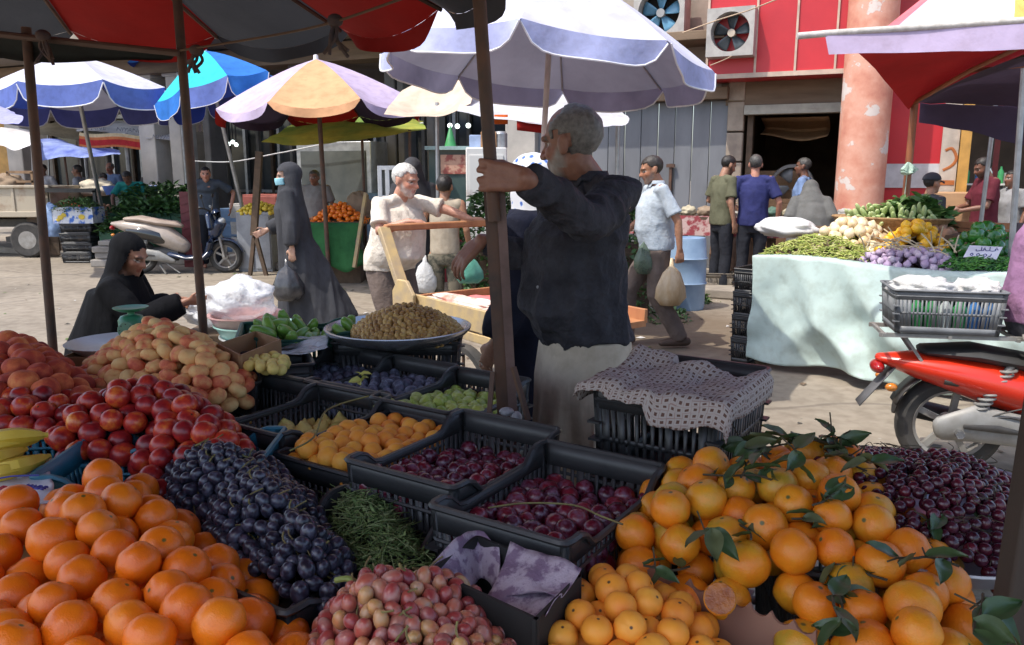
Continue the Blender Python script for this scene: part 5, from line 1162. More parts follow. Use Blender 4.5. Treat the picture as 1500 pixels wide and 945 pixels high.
# ---------------------------------------------------------------- grapes: each bunch one thing
STEMG = M('grape_stem', (.22, .2, .06), .7, (.14, .1, .04), 20)
def bunches(X, k, meshes, name, labels, seed, order):
    rng = np.random.default_rng(seed); cen = X[rng.choice(len(X), k, replace=False)]
    for _ in range(12):
        a = ((X[:, None, :2]-cen[None, :, :2])**2).sum(2).argmin(1)
        cen = np.array([X[a == i].mean(0) if (a == i).any() else cen[i] for i in range(k)])
    idx = np.argsort(cen[:, 0] if order == 'x' else cen[:, 1])
    for n, i in enumerate(idx):
        g = X[a == i]; c = V(cen[i]); root = thing(name, labels[n], 'grapes', c); mb = MB(); rest = MB(); top = V((0, 0, -.01)); g = g[np.argsort(-g[:, 2])]
        for j, p in enumerate(g):
            q = V(p)-c
            if j < 96:
                o = link('grape', meshes[j % len(meshes)], root); o.matrix_local = Matrix.Translation(q) @ rot3() @ Matrix.Scale(random.uniform(.82, 1.12), 4)
            else: rest.ell(q, .0125, None, 10, 7)
            if j % 3 == 0: mb.tube(smooth_path([q, q*.5+V((random.uniform(-.01, .01), random.uniform(-.01, .01), .006)), top], 3), .0012, 5)
        for j in range(5):
            q = V(g[random.randrange(min(len(g), 20))])-c+V((0, 0, .012)); d = V((random.uniform(-1, 1), random.uniform(-1, 1), .5)).normalized(); mb.tube(smooth_path([q-d*.012, q+d*.01, q+d*.022+V((.006, .004, .0))], 3), .0016, 5)
        mb.obj('stalk', STEMG, root)
        if rest.v: tag(rest.obj('small_grapes', meshes[0].materials[0], root), kind='stuff')
crate(-.56, 1.37, 0, rad(8), 'black crate under the heap of black grapes', base=.502, key='blk4', dims=(.42, .27, .34, .04))
pol = pxpoly([(215, 690), (250, 645), (300, 622), (345, 630), (395, 655), (440, 685), (480, 735), (512, 780), (515, 815), (480, 845), (425, 840), (360, 785), (290, 735)], .93)
h = heapfn(pol, .89, .085, .12, .02, 4, (0, .0, 0, 1.35)); X = pack(pol, h, .0139, .034, 25, n=470, it=60)
bunches(X, 7, BGM, 'grape_bunch', ['black grape bunch %s' % s for s in ('nearest the red nectarines at the left of its heap', 'at the top left of the black grape heap', 'touching the front oranges in the black grape heap', 'in the middle of the black grape heap', 'at the back right of its heap beside the teal crate', 'at the right of the heap beside the green herbs', 'lowest at the right, above the red grapes')], 5, 'x')
crate(-.2, .93, 0, rad(5), 'black crate under the heap of red grapes', base=.502, key='blk5', dims=(.42, .26, .36, .04))
pol = pxpoly([(440, 890), (480, 845), (540, 815), (600, 822), (650, 812), (705, 835), (760, 880), (772, 935), (745, 1000), (560, 1040), (480, 1000)], .95)
h = heapfn(pol, .90, .075, .09, .02, 6, (0, .1, 0, 1.05)); X = pack(pol, h, .0132, .034, 26, n=420, it=60)
bunches(X, 5, RGM, 'grape_bunch', ['red grape bunch %s' % s for s in ('with a thick green stem at the left end', 'in the left middle of the red grape heap', 'in the middle of the red grape heap', 'with yellowish berries near the lilac paper', 'at the right end beside the apricots')], 6, 'x')
mb = MB(); mb.tube(smooth_path([G(492, 850, .95), G(512, 848, .957), G(532, 862, .945)], 5), .0045, 8); tag(mb.obj('thick_stem', M('green_stem', (.25, .3, .07), .6)), 'thick green stem lying on the left end of the red grapes', 'stem')
# ---------------------------------------------------------------- herbs in the crate
HB = [M('herb_a', (.1, .17, .045), .65), M('herb_b', (.17, .24, .07), .65), M('herb_c', (.24, .29, .12), .7)]
pol = pxpoly([(462, 708), (520, 705), (585, 728), (615, 760), (640, 800), (600, 815), (540, 835), (505, 810), (480, 760)], .9)
h = heapfn(pol, .85, .075, .1, .012, 8); rng = np.random.default_rng(5); mb = MB(); n = 0
while n < 2600:
    c = rng.uniform(pol.min(0), pol.max(0), (200, 2)); c = c[inside(pol, c[:, 0], c[:, 1])]; z = h(c[:, 0], c[:, 1])-rng.uniform(0, .02, len(c))
    for p in np.column_stack([c, z]):
        n += 1
        if n % 6 == 0:
            d = V((random.uniform(-1, 1), random.uniform(-1, 1), random.uniform(-.2, .5))).normalized()*.035; mb.tube([V(p)-d, V(p)+V((0, 0, .006)), V(p)+d], .0009, 4, random.randrange(3))
        else: leafpile(mb, [p], .013, 3.0, .9, 0, .2, 3)
tag(mb.obj('green_herbs', HB, angle=0), 'heap of cut green herbs in the crate beside the black grapes', 'herbs', kind='stuff')
# ---------------------------------------------------------------- lilac paper lined carton
def paper_mat(name, c1, c2, sc):
    if name in MATS: return MATS[name]
    m, nt, bs, out = base_mat(name); f, v = noise_fac(nt, sc, 6); nt.links.new(ramp(nt, f, [(.42, c2), (.5, c1), (.58, c1), (.64, c2)]), bs.inputs['Base Color']); bs.inputs['Roughness'].default_value = .6
    g, _ = noise_fac(nt, 30, 5); bump(nt, bs, g, .7, .01); MATS[name] = m; return m
LPAP = paper_mat('lilac_print_paper', (.42, .34, .4), (.2, .13, .2), 26)
B_, R_, L_ = G(697, 782, .95), G(852, 844, .95), G(612, 842, .95); L_ = L_.lerp(B_, .12); F_ = L_+R_-B_
carton('carton', 'black carton lined with lilac printed paper between the red grapes and the plums', 'carton', [(B_.x, B_.y), (R_.x, R_.y), (F_.x, F_.y), (L_.x, L_.y)], .5, .95, M('black_card', (.02, .019, .018), .7))
net([[L_+V((0, 0, .006)), L_.lerp(B_, .5)+V((.0, .0, .012)), B_+V((0, .0, .01)), B_.lerp(R_, .25)+V((0, 0, .006))], [L_+V((.03, -.01, -.05)), L_.lerp(B_, .55)+V((.03, -.03, -.05)), B_+V((.01, -.04, -.06)), B_.lerp(R_, .3)+V((-.01, -.04, -.06))]], LPAP, 'lilac_paper', None, 6, .012, 14, .001)
tag(bpy.context.scene.objects['lilac_paper'], 'lilac printed paper folded over the back corner of the black carton', 'paper')
c_ = (B_+R_+F_+L_)/4
o = net([[B_.lerp(R_, .35)+V((0, 0, .01)), B_.lerp(R_, .7)+V((0, 0, .012)), R_+V((.0, 0, .012))], [B_.lerp(R_, .4)+V((-.03, -.05, -.03)), B_.lerp(R_, .7)+V((-.04, -.06, -.02)), R_+V((-.03, -.05, .004))], [B_.lerp(R_, .4)+V((-.07, -.12, -.05)), c_+V((.07, .0, -.015)), R_.lerp(F_, .45)+V((0, 0, .01))], [c_+V((-.0, -.06, -.05)), c_+V((.05, -.08, -.03)), R_.lerp(F_, .8)+V((0, -.01, .0))]], LPAP, 'lilac_paper', None, 6, .018, 12, .001)
tag(o, 'crumpled lilac printed paper lying in the black carton beside the apricots', 'paper')
# ---------------------------------------------------------------- nectarines in teal crates, peaches, flat peaches
TD = (.44, .3, .2, .035)
for (x, y, z, yaw, lab) in ((G(238, 668, .93).x, G(238, 668, .93).y+.035, .93, rad(2), 'teal crate of red nectarines, rightmost, behind the black grapes'), (G(120, 640, .93).x-.04, G(120, 640, .93).y+.07, .92, rad(10), 'teal crate of nectarines right of the bananas'), (G(0, 610, .95).x, G(0, 610, .95).y+.1, .94, rad(10), 'teal crate of nectarines at the left edge behind the bananas')):
    crate(x, y, z, yaw, lab, 'teal', None, TD, TEAL); crate(x, y, 0, yaw, 'lower one below the '+lab, 'tealb', None, (.42, .28, .22, .03), TEAL, base=.502)
pol = pxpoly([(75, 608), (100, 590), (170, 572), (250, 568), (320, 588), (370, 632), (360, 650), (300, 662), (225, 668), (195, 660), (200, 625), (130, 628), (90, 622)], .97)
h = heapfn(pol, .945, .085, .14, .012, 3, (0, .12, 0, 1.85)); X = pack(pol, h, .0283, .07, 27, den=.6); strew(NEM, X, 'nectarine', 'glossy red nectarine heaped in the two right teal crates', 'nectarine', 'nectarines in the right teal crates')
pol = pxpoly([(-60, 588), (-40, 560), (40, 555), (110, 555), (135, 570), (120, 588), (70, 596), (0, 596)], .98)
h = heapfn(pol, .95, .05, .12, .01, 2); X = pack(pol, h, .0283, .06, 28, den=.6); strew(NEM, X, 'nectarine', 'glossy red nectarine in the teal crate at the left edge', 'nectarine', 'nectarines in the left teal crate')
crate(-1.5, 2.22, 0, rad(5), 'black crate under the dusky peaches at the left edge', base=.502, key='blk6', dims=(.62, .42, .4, .03))
pol = pxpoly([(-80, 520), (-20, 495), (50, 487), (90, 500), (140, 525), (155, 550), (120, 562), (60, 580), (-30, 585), (-90, 580)], 1.0)
h = heapfn(pol, .945, .105, .2, .012, 1, (-.08, .0, -1.4, 2.2)); X = pack(pol, h, .036, .09, 29, den=.6); strew(PCM, X, 'peach', 'dusky red peach in the heap at the left edge below the leftmost pole', 'peach', 'dusky peaches at the left edge')
fc = G(245, 560, .93); crate(fc.x-.02, fc.y+.14, 0, rad(12), 'black crate under the heap of flat peaches', base=.502, key='blk7', dims=(.5, .36, .42, .03))
mb = MB(); pb_ = pxpoly([(95, 548), (150, 520), (260, 500), (345, 520), (372, 548), (300, 572), (200, 562)], .94); mb.prism([tuple(p) for p in pb_], (0, 0, .925), (1, 0, 0), (0, 1, 0), (0, 0, .012)); tag(mb.obj('orange_tray', M('orange_tray', (.6, .14, .06), .5)), 'flat orange tray under the flat peaches', 'tray')
pol = pxpoly([(115, 535), (150, 505), (215, 488), (290, 490), (345, 512), (368, 540), (345, 556), (290, 566), (225, 560), (160, 548)], .96)
h = heapfn(pol, .945, .135, .24, .006, 1); X = pack(pol, h, .0262, .085, 30, den=.62); strew(FLM, X, 'flat_peach', 'small flat peach, yellow and pink, in the tall heap on the orange tray', 'flat peach', 'flat peaches on the orange tray', flat=.7)
# ---------------------------------------------------------------- dates in the metal bowl
bc = V((-.41, 2.82, .95)); crate(-.41, 2.88, .955, rad(0), 'black crate carrying the wide metal bowl of dates', key='blk8', dims=(.44, .3, .2, .0)); crate(-.41, 2.88, 0, 0, 'lower black crate under the bowl of dates', key='blk9', dims=(.44, .3, .25, .0), base=.502)
bo = thing('metal_bowl', 'wide shallow metal bowl heaped with brown dates', 'bowl', bc); R = .255
mb = MB(); mb.lathe([(0, .006), (R*.6, .006), (R*.85, .02), (R*.97, .045), (R, .052), (R+.008, .05), (R+.006, .042), (R*.98, .03), (R*.86, .008), (R*.6, -.0), (0, -.0)], 56); mb.obj('bowl', M('steel_bowl', (.55, .55, .56), .25, (.4, .4, .41), 7, metal=.85), bo)
pol = poly_np([(bc.x+.03+.195*math.cos(t), bc.y+.185*math.sin(t)) for t in np.linspace(0, 6.28, 24, endpoint=False)])
h = heapfn(pol, .994, .108, .24, .006, 1); X = pack(pol, h, .0112, .02, 31, n=760, it=50); X = X[np.argsort(X[:, 1]*.8-X[:, 2])]
strew(DTM, X[:300], 'date', 'brown date heaped in the wide metal bowl', 'date', 'dates in the metal bowl')
mb = MB()
for p in X[300:]:
    Mx = rot3().to_3x3(); mb.ell(V(p), (.0105, .0105, .0155), Mx, 10, 7)
tag(mb.obj('date_heap', DAT), 'rest of the dates in the wide metal bowl', 'dates', kind='stuff')
# ---------------------------------------------------------------- odds and ends behind
KR = carton('carton', 'open brown cardboard box behind the flat peaches', 'carton', [tuple(G(x, y, 1.0).xy) for x, y in ((318, 503), (352, 521), (412, 497), (375, 484))], .82, 1.0, KRAFT)
carton('carton', 'brown cardboard box under the open brown box', 'carton', [tuple(G(x, y, 1.0).xy) for x, y in ((320, 503), (352, 519), (409, 497), (375, 486))], .5, .818, KRAFT)
CLEAR = film('clear_film', (.62, .68, .76), .62, .2, .9, 16)
o = net([[P(352, 512, 2.75), P(400, 520, 2.6), P(440, 525, 2.55), P(480, 510, 2.6)], [P(365, 505, 2.9), P(405, 505, 2.8), P(440, 498, 2.8), P(478, 495, 2.8)], [P(385, 498, 3.05), P(410, 490, 3.05), P(440, 486, 3.05), P(470, 488, 3.0)]], CLEAR, 'plastic_bag', None, 8, .02, 9, .001); tag(o, 'crumpled clear plastic bag lying right of the open brown box', 'bag')
pol = pxpoly([(355, 530), (375, 518), (420, 522), (410, 540), (380, 545)], .97); X = pack(pol, lambda x, y: .985+0*x, .017, .02, 33); strew(m3('lime', PER, roundfruit(.018, .95, .05, sd=1)), X, 'small_yellow_fruit', 'small pale yellow fruit under the edge of the clear plastic bag', 'fruit', 'pale yellow fruit by the clear bag')
cb_ = G(385, 536, .95); crate(cb_.x-.03, cb_.y+.12, 0, rad(20), 'black crate under the clear bag and pale yellow fruit', key='blk10', dims=(.28, .24, .44, .0), base=.502)
gc = G(425, 488, .98); crate(gc.x, gc.y+.1, .98, rad(15), 'dark green crate of green peppers behind the clear bag', 'green', None, (.4, .28, .2, .02), GREENPL); crate(gc.x, gc.y+.1, 0, rad(15), 'lower dark green crate behind the clear bag', 'greenb', None, (.38, .26, .277, .02), GREENPL, base=.502)
LPEP = fruit('light_pepper', [(0, (.1, .26, .03)), (1, (.24, .42, .07))], .35, 5, coat=.2); lpm = m3('green_pepper', LPEP, roundfruit(.022, 2.3, .1, 0, sd=2, wob=.1), roundfruit(.02, 2.6, .1, 0, sd=3, wob=.12))
pol = rect(gc.x+.02, gc.y+.1, rad(15), .34, .22); X = pack(pol, lambda x, y: .99+.03*np.sin(x*20), .028, .03, 34); strew(lpm, X, 'green_pepper', 'long pale green pepper in the dark green crate', 'pepper', 'pale green peppers in the dark green crate', flat=1.3)
# bananas
BAN = fruit('banana_skin', [(0, (.55, .36, .03)), (.6, (.66, .46, .05)), (1, (.6, .5, .1))], .5, 5, (.1, .06, .02), .08)
bn = thing('banana_bunch', 'bunch of ripe bananas at the left edge in front of the teal crates', 'bananas', G(20, 690, .9))
for i, ((x0, y0), (xm, ym), (x1, y1), z) in enumerate((((-60, 655), (10, 640), (70, 637), .97), ((-60, 668), (10, 650), (62, 640), .955), ((-70, 690), (-5, 672), (38, 658), .945), ((-30, 692), (25, 683), (72, 668), .93), ((-50, 700), (10, 690), (60, 676), .925))):
    mb = MB(); pts = smooth_path([G(x0, y0, z), G(xm, ym, z+.012), G(x1, y1, z)], 7); n = len(pts); mb.tube([p-bn.location for p in pts], [.019*min(1, .35+1.8*(n-1-j)/n, .8+j/n) if j < n-2 else .006 for j in range(n)], 6); mb.obj('banana', BAN, bn, angle=25)
carton('carton', 'carton under the bananas at the left edge', 'carton', [tuple(G(x, y, .9).xy) for x, y in ((-120, 700), (80, 700), (75, 655), (-120, 655))], .5, .88, KRAFT)
WB = M('white_plastic', (.62, .62, .68), .3, (.45, .46, .55), 8, bmp=.6, bscale=18); bagq = [[P(-40, 738, 1.45), P(20, 734, 1.45), P(82, 742, 1.42)], [P(-40, 705, 1.55), P(20, 702, 1.56), P(76, 705, 1.53)], [P(-40, 692, 1.62), P(20, 690, 1.62), P(74, 690, 1.6)]]
bg_ = thing('printed_bag', 'white plastic bag with red and blue printed writing below the bananas', 'bag', bagq[1][1]); net(bagq, WB, 'bag_sheet', bg_, 7, .012, 10, .002, base=bagq[1][1]); BP_ = M('blue_print', (.05, .05, .3), .5); RP_ = M('red_print', (.5, .04, .06), .5)
u_ = (bagq[1][1]-bagq[0][1]); lettering('MADE', P(52, 722, 1.475)+V((0, -.006, .012)), bagq[0][2]-bagq[0][1], u_, .014, BP_, bg_, bagq[1][1]); lettering('Fruits', P(14, 728, 1.465)+V((0, -.006, .014)), bagq[0][2]-bagq[0][1], u_, .02, RP_, bg_, bagq[1][1])
mb = MB(); mb.tube([P(-30, 713, 1.515)+V((0, -.004, .012))-bagq[1][1], P(20, 706, 1.53)+V((0, -.004, .014))-bagq[1][1], P(60, 703, 1.54)+V((0, -.004, .012))-bagq[1][1]], .0018, 5); mb.obj('blue_stripe', BP_, bg_)
carton('carton', 'flat carton under the white printed bag', 'carton', [tuple(G(x, y, .85).xy) for x, y in ((-120, 790), (60, 790), (78, 728), (-120, 728))], .5, .84, KRAFT)
# scale on its white plate
pc = G(172, 508, .93); so_ = V((pc.x, pc.y, .93)); pl_ = thing('plate', 'white oval tray carrying the green scale', 'tray', so_); mb = MB(); mb.lathe([(0, .0), (.13, .0), (.165, .02), (.17, .022), (.13, -.008), (0, -.008)], 36); mb.obj('plate', M('white_enamel', (.65, .65, .66), .3), pl_)
carton('carton', 'brown carton under the white tray with the scale', 'carton', [(so_.x-.14, so_.y-.12), (so_.x+.14, so_.y-.12), (so_.x+.14, so_.y+.12), (so_.x-.14, so_.y+.12)], .5, .92, KRAFT)
sg = thing('kitchen_scale', 'small green dial scale with a round pan on the white tray', 'scale', so_+V((.05, .02, .004))); MG = M('green_enamel', (.05, .3, .16), .35, (.04, .2, .11), 14, bmp=.1)
mb = MB(); mb.lathe([(.0, 0), (.05, 0), (.052, .01), (.043, .03), (.046, .09), (.036, .105), (.02, .11), (.0, .11)], 20); mb.obj('housing', MG, sg)
mb = MB(); mb.lathe([(.012, .108), (.012, .122), (.04, .124), (.058, .134), (.06, .137), (.04, .13), (0, .129)], 24); mb.obj('pan', MG, sg)
mb = MB(); mb.lathe([(0, .002), (.03, .002), (.032, 0)], 20, (0, -.0455, .06), Matrix.Rotation(rad(90), 3, 'X')); mb.obj('dial', M('dial_face', (.16, .35, .24), .4), sg)
for k in range(8):
    mb = MB(); t = k*.785; mb.box((.023*math.cos(t), -.0482, .06+.023*math.sin(t)), (.004, .001, .004)); mb.obj('dial_mark', BLACKP, sg)
# ---------------------------------------------------------------- stacked crates with the printed cloth
SC = (.40, 1.79); z = 1.08
for i in range(5):
    lab = ['top black crate of the stack under the printed cloth', 'second black crate of the stack under the printed cloth', 'third black crate of the cloth covered stack', 'fourth black crate of the cloth covered stack', 'bottom black crate of the cloth covered stack'][i]
    o = crate(SC[0]-.012*(i % 2), SC[1]+.01*(i % 2), z, YAW+rad(1.5*(i % 3)), lab, key='blkS', dims=(.37, .285, .225, .0)); z -= .2135
    if i == 4: o.location.z = .002
def print_mat():
    m, nt, bs, out = base_mat('printed_cloth'); tc = N(nt, 'ShaderNodeTexCoord'); mp = N(nt, 'ShaderNodeMapping'); mp.inputs['Rotation'].default_value = (0, 0, -YAW); nt.links.new(tc.outputs['UV'], mp.inputs[0])
    vo = N(nt, 'ShaderNodeTexVoronoi', distance='CHEBYCHEV', i_Scale=60.0, i_Randomness=.15); nt.links.new(tc.outputs['UV'], vo.inputs['Vector'])
    c = ramp(nt, vo.outputs[0], [(.2, (.12, .06, .045)), (.24, (.42, .37, .34)), (.47, (.4, .35, .32)), (.49, (.3, .2, .18))]); nt.links.new(c, bs.inputs['Base Color']); bs.inputs['Roughness'].default_value = .9
    g, _ = noise_fac(nt, 25, 4); bump(nt, bs, g, .5, .01); return m
PRC = print_mat(); cc = V((SC[0], SC[1], 0)); nu, nv = 40, 30; mb = MB(); HL, HW = .195, .155
def drape(u, v):
    a = -.265+.36*u; b = -.215+.43*v     # along CA (front..back) and CB
    over = max(0, -a-HL, 0); ob = max(0, abs(b)-HW); za = 1.093
    aa = max(a, -HL-.012-.1*over); bb = max(-HW-.012-.12*ob, min(HW+.012+.12*ob, b))
    hang = over*.85+ob*.8
    k = noise.noise(V((a*13, b*13, 2)))*.016+noise.noise(V((a*30, b*30, 7)))*.008+.006*abs(noise.noise(V((a*55, b*55, 3))))
    sag = -.022*max(0, 1-(a/HL)**2)*max(0, 1-(b/HW)**2)
    front = .35 if (a < -HL and b < .0) else 1
    mound = .035*math.exp(-((a-.04)/.05)**2-((b+.0)/.06)**2)+.03*math.exp(-((a-.09)/.04)**2)*(1 if b < -.05 else .2)-.05*max(0, (a-.06)/.05)*(1 if -.05 < b < .12 else .1)
    return cc+CA*(aa+k*.5)+CB*(bb+k*.6)+V((0, 0, za+k+sag+mound-hang*(.6+.55*noise.noise(V((a*5, b*6, 0)))+.3)*front))
mb.grid(drape, nu, nv); pc_ = mb.obj('printed_cloth', PRC, None, angle=0, thick=.003); tag(pc_, 'pale cloth with small brown squares draped over the stacked black crates', 'cloth')
uv = pc_.data.uv_layers.new(name='UVMap')
for l in pc_.data.loops: i = l.vertex_index; uv.data[l.index].uv = ((i % nu)/nu*.46, (i//nu)/nv*.47)
# ---------------------------------------------------------------- posts
ct = P(700, -30, 2.1); cbm = P(722, 290, 2.1); cbt = P(741, 612, 2.1); dirp = (cbt-cbm).normalized(); foot_ = cbm-dirp*(cbm.z/dirp.z)
cp = thing('centre_post', 'rusty centre post of pipe and angle iron gripped by the seller', 'post', foot_)
mb = MB(); mb.tube([ct+(ct-cbm).normalized()*.3-foot_, cbm+(cbm-ct).normalized()*.06-foot_], .0175, 14); mb.obj('pipe', RUST, cp)
mb = MB(); a = cbm+dirp*-.02; e = foot_; ax_ = V((1, 0, 0)); mb.bar(a+V((-.008, .022, 0))-foot_, e+V((-.008, .022, 0))-foot_, .032, .005, 0, V((0, 1, 0))); mb.bar(a+V((.0205, .014, 0))-foot_, e+V((.0205, .014, 0))-foot_, .024, .006, 1, V((0, 1, 0))); mb.obj('angle_iron', [RUST, M('lit_brown_iron', (.17, .1, .085), .55, (.09, .05, .04), 8, bmp=.3)], cp)  # right flange is a paler brown: the light on it is in its colour
mb = MB(); mb.bar(P(752, 538, 2.06), P(774, 616, 2.0), .012, .012); tag(mb.obj('iron_rod', RUST), 'short rusty iron rod leaning beside the centre post', 'rod')
mb = MB(); mb.bar(P(722, 545, 2.1), P(716, 612, 2.05), .012, .012); tag(mb.obj('iron_rod', RUST), 'short twisted iron rod at the left foot of the centre post', 'rod')
mb = MB(); mb.ell(P(742, 603, 2.02), (.02, .014, .012)); mb.ell(P(756, 612, 2.02), (.016, .014, .018)); tag(mb.obj('crumpled_foil', M('foil', (.5, .5, .52), .4, (.3, .3, .32), 30, bmp=.8)), 'crumpled pale wrapper at the foot of the centre post', 'wrapper')
rp = thing('corner_post', 'thick dark wooden post at the right edge in front of the cherries', 'post', (.63, 1.0, 0)); mb = MB()
a = P(1474, 945, 1.0); b = P(1515, 690, 1.0); d = (b-a).normalized(); q0 = a-d*(a.z/d.z); q1 = a+d*((2.6-a.z)/d.z); off = rp.location.copy(); rp.location = q0
mb.bar(V((0, 0, 0)), q1-q0, .037, .037, 0, V((0, 1, 0))); mb.obj('post', M('dark_post', (.03, .022, .018), .75, (.05, .035, .026), 8, bmp=.5, bscale=30, stretch=(1, 1, .15)), rp, bevel=.004)
# long stems lying on the crates
def stem(pts, r, label):
    mb = MB(); mb.tube(smooth_path(pts, 6), r, 5); tag(mb.obj('dry_stem', STEMG), label, 'stem')
stem([G(715, 744, .955), G(770, 737, .958), G(840, 740, .962), G(880, 756, .965), G(912, 768, .965)], .0018, 'long dry stem lying across the front plums')
stem([G(425, 660, .95), G(460, 640, .955), G(480, 600, .965), G(540, 580, .975)], .0022, 'green stem lying over the pears and the yellow peaches')
mb = MB(); q = G(528, 566, .955)
for k in range(7): leafpile(mb, [q+V((random.uniform(-.012, .012), random.uniform(-.012, .012), .012+.004*k))], .035, 2, .8)
tag(mb.obj('wilted_leaf', M('yellow_leaf', (.5, .48, .12), .6)), 'wilted yellow green leaf on the corner between prunes and figs', 'leaf')
# ================================================================ PEOPLE IN THE MARKET
def loc(w, root, f, H):
    q = (Matrix.Rotation(-f, 3, 'Z') @ (V(w)-V((root[0], root[1], 0))))/(H/1.75); return tuple(q)
def ldir(d, f): return tuple(Matrix.Rotation(-f, 3, 'Z') @ V(d))
NAVY = cloth('black_shirt', (.052, .052, .064), trans=0, col2=(.028, .028, .036), scale=9, bmp=1.0, bscale=20)
BEI = cloth('beige_robe', (.62, .54, .43), trans=0, col2=(.5, .43, .34), scale=4, bmp=.35, bscale=18, bstretch=(1, 1, .15))
ABA = cloth('black_abaya', (.052, .053, .06), trans=0, col2=(.03, .031, .036), bmp=.5, bscale=14, bstretch=(1, 1, .2)); ABB = cloth('deep_black_abaya', (.008, .0085, .01), trans=0, col2=(.005, .005, .0065), bmp=.5, bscale=14, bstretch=(1, 1, .3)); ABG = cloth('grey_abaya', (.12, .12, .115), trans=0, bmp=.4, bstretch=(1, 1, .2))
CRM = cloth('cream_tshirt', (.74, .68, .6), trans=0, col2=(.6, .53, .45), scale=5, bmp=.5, bscale=20); GBL = cloth('pale_blue_polo', (.5, .56, .62), trans=0, col2=(.4, .46, .53), bmp=.4, bscale=25); TAUP = cloth('taupe_trousers', (.15, .115, .1), trans=0, bmp=.6, bscale=20)
DKT = cloth('dark_trousers', (.03, .032, .04), trans=0, bmp=.5, bscale=20); OLV = cloth('olive_tshirt', (.12, .12, .075), trans=0, bmp=.4); NVP = cloth('navy_polo', (.03, .035, .13), trans=0, bmp=.4); SKB = cloth('sky_shirt', (.2, .29, .5), trans=0); MRN = cloth('maroon_tshirt', (.12, .018, .03), trans=0, bmp=.4); PUR_ = cloth('purple_shirt', (.33, .17, .3), trans=0, bmp=.5, bscale=16); TEA = cloth('teal_tshirt', (.02, .22, .2), trans=0); WSH = cloth('white_shirt', (.6, .6, .62), trans=0); PNK = cloth('pink_tshirt', (.42, .24, .26), trans=0); GRS = cloth('grey_shirt', (.2, .19, .185), trans=0); TANK = cloth('sand_tank_top', (.4, .34, .26), trans=0, bmp=.3)
CAMO = M('camouflage', (.16, .14, .1), .9, (.055, .055, .04), 12, .45, .55); MASK = cloth('blue_mask', (.35, .68, .8), trans=.1, bmp=.1); SAND = M('brown_sandal', (.09, .055, .04), .7); BLSH = M('black_shoe', (.02, .02, .02), .5)
GRYH = (.2, .19, .18); WHTH = (.62, .6, .57); BLKH = (.018, .014, .012); DGH = (.07, .065, .06)
# ---- the seller
SF = rad(120); SR = (.25, 2.68); SH = 1.78
pw = P(722, 256, 2.1)
wl = pw+V((.085, -.040, -.01)); pr = dict(
    look=(.9, .44, -.12), head=(0, .065, 1.607), shw=.185, chest=(0, .03, 1.3), waist=(0, .02, 1.1),
    wrL=loc(wl, SR, SF, SH), elL=loc((.215, 2.27, 1.41), SR, SF, SH), hdL=ldir((-1, .08, .08), SF), hnL=ldir((.05, 1, 0), SF), sideL=-1, curlL=1.0,
    elR=loc((.16, 2.82, 1.2), SR, SF, SH), wrR=loc(P(706, 352, 2.72), SR, SF, SH), hdR=ldir((-.72, -.1, -.68), SF), hnR=ldir((.45, .45, -.6), SF), curlR=.55)
seller = person('grey haired man in a black shirt gripping the centre post of the fruit stall', (*SR, 0), SF, SH, pr, skin=(.31, .15, .1), hair=GRYH, hairstyle='balding', beard=.75, beardcol=(.36, .33, .3), voxel=.0052, girth=1.03, headscale=.97,
    wear=[('shirt', NAVY, 'long', -.05, .021, 10, 1.06, NAVY, 'shirt', .07), ('dish', BEI, 0, .06, 'trousers', 1.1, .03), ('shoes', SAND)])
b = MB()
for z_ in (1.28, 1.18, 1.08):
    b.ell(V((-.03, .21 if z_ < 1.25 else .2, z_)), (.006, .004, .006), None, 8, 6)
b.obj('shirt_buttons', M('pale_button', (.3, .3, .32), .4), seller)
# ---- woman behind him
def floral():
    m, nt, bs, out = base_mat('blue_floral'); tc = N(nt, 'ShaderNodeTexCoord'); v = N(nt, 'ShaderNodeTexVoronoi', i_Scale=28.0); nt.links.new(tc.outputs['Object'], v.inputs['Vector'])
    n_ = N(nt, 'ShaderNodeTexNoise', i_Scale=40.0); nt.links.new(tc.outputs['Object'], n_.inputs[0]); ad = N(nt, 'ShaderNodeMath', operation='MULTIPLY_ADD'); ad.inputs[1].default_value = .5; nt.links.new(n_.outputs[0], ad.inputs[0]); nt.links.new(v.outputs[0], ad.inputs[2])
    nt.links.new(ramp(nt, ad.outputs[0], [(.42, (.05, .12, .45)), (.52, (.2, .32, .65)), (.58, (.68, .7, .76))]), bs.inputs['Base Color']); bs.inputs['Roughness'].default_value = .8; return m
person('woman in a white and blue floral headscarf half hidden behind the seller', (.1, 3.42, 0), rad(60), 1.6, dict(look=(.2, 1, -.1)), skin='tan', hairstyle=None, voxel=.011,
    wear=[('abaya', cloth('navy_robe', (.018, .02, .035), trans=0, bmp=.5), .02, .85, True, 0, None, .02, None, 'robe', 0, False, False), ('scarf', floral(), .12)])
# ---- walking man with the polo shirt
person('man in a pale blue polo shirt walking left with a clear bag of bread', (1.27, 7.0, 0), rad(98), 1.68, dict(look=(.1, 1, -.25), head=(0, .07, 1.62), sh=(0, .03, 1.45), chest=(0, .02, 1.3),
    elL=(-.27, -.1, 1.17), wrL=(-.28, -.12, .93), elR=(.26, .06, 1.18), wrR=(.2, .24, 1.05), knR=(.1, .22, .52), anR=(.11, .24, .1), knL=(-.1, .02, .5), anL=(-.11, -.22, .11), curlL=1.1), skin=(.4, .2, .12), hair=(.035, .028, .024), beard=.45, beardcol=GRYH, voxel=.009, girth=1.12,
    wear=[('shirt', GBL, 'short', .02, .009, 9, 1.06, GBL, 'polo_shirt', .05), ('trousers', TAUP, .012, 8, 1.1), ('shoes', SAND)])
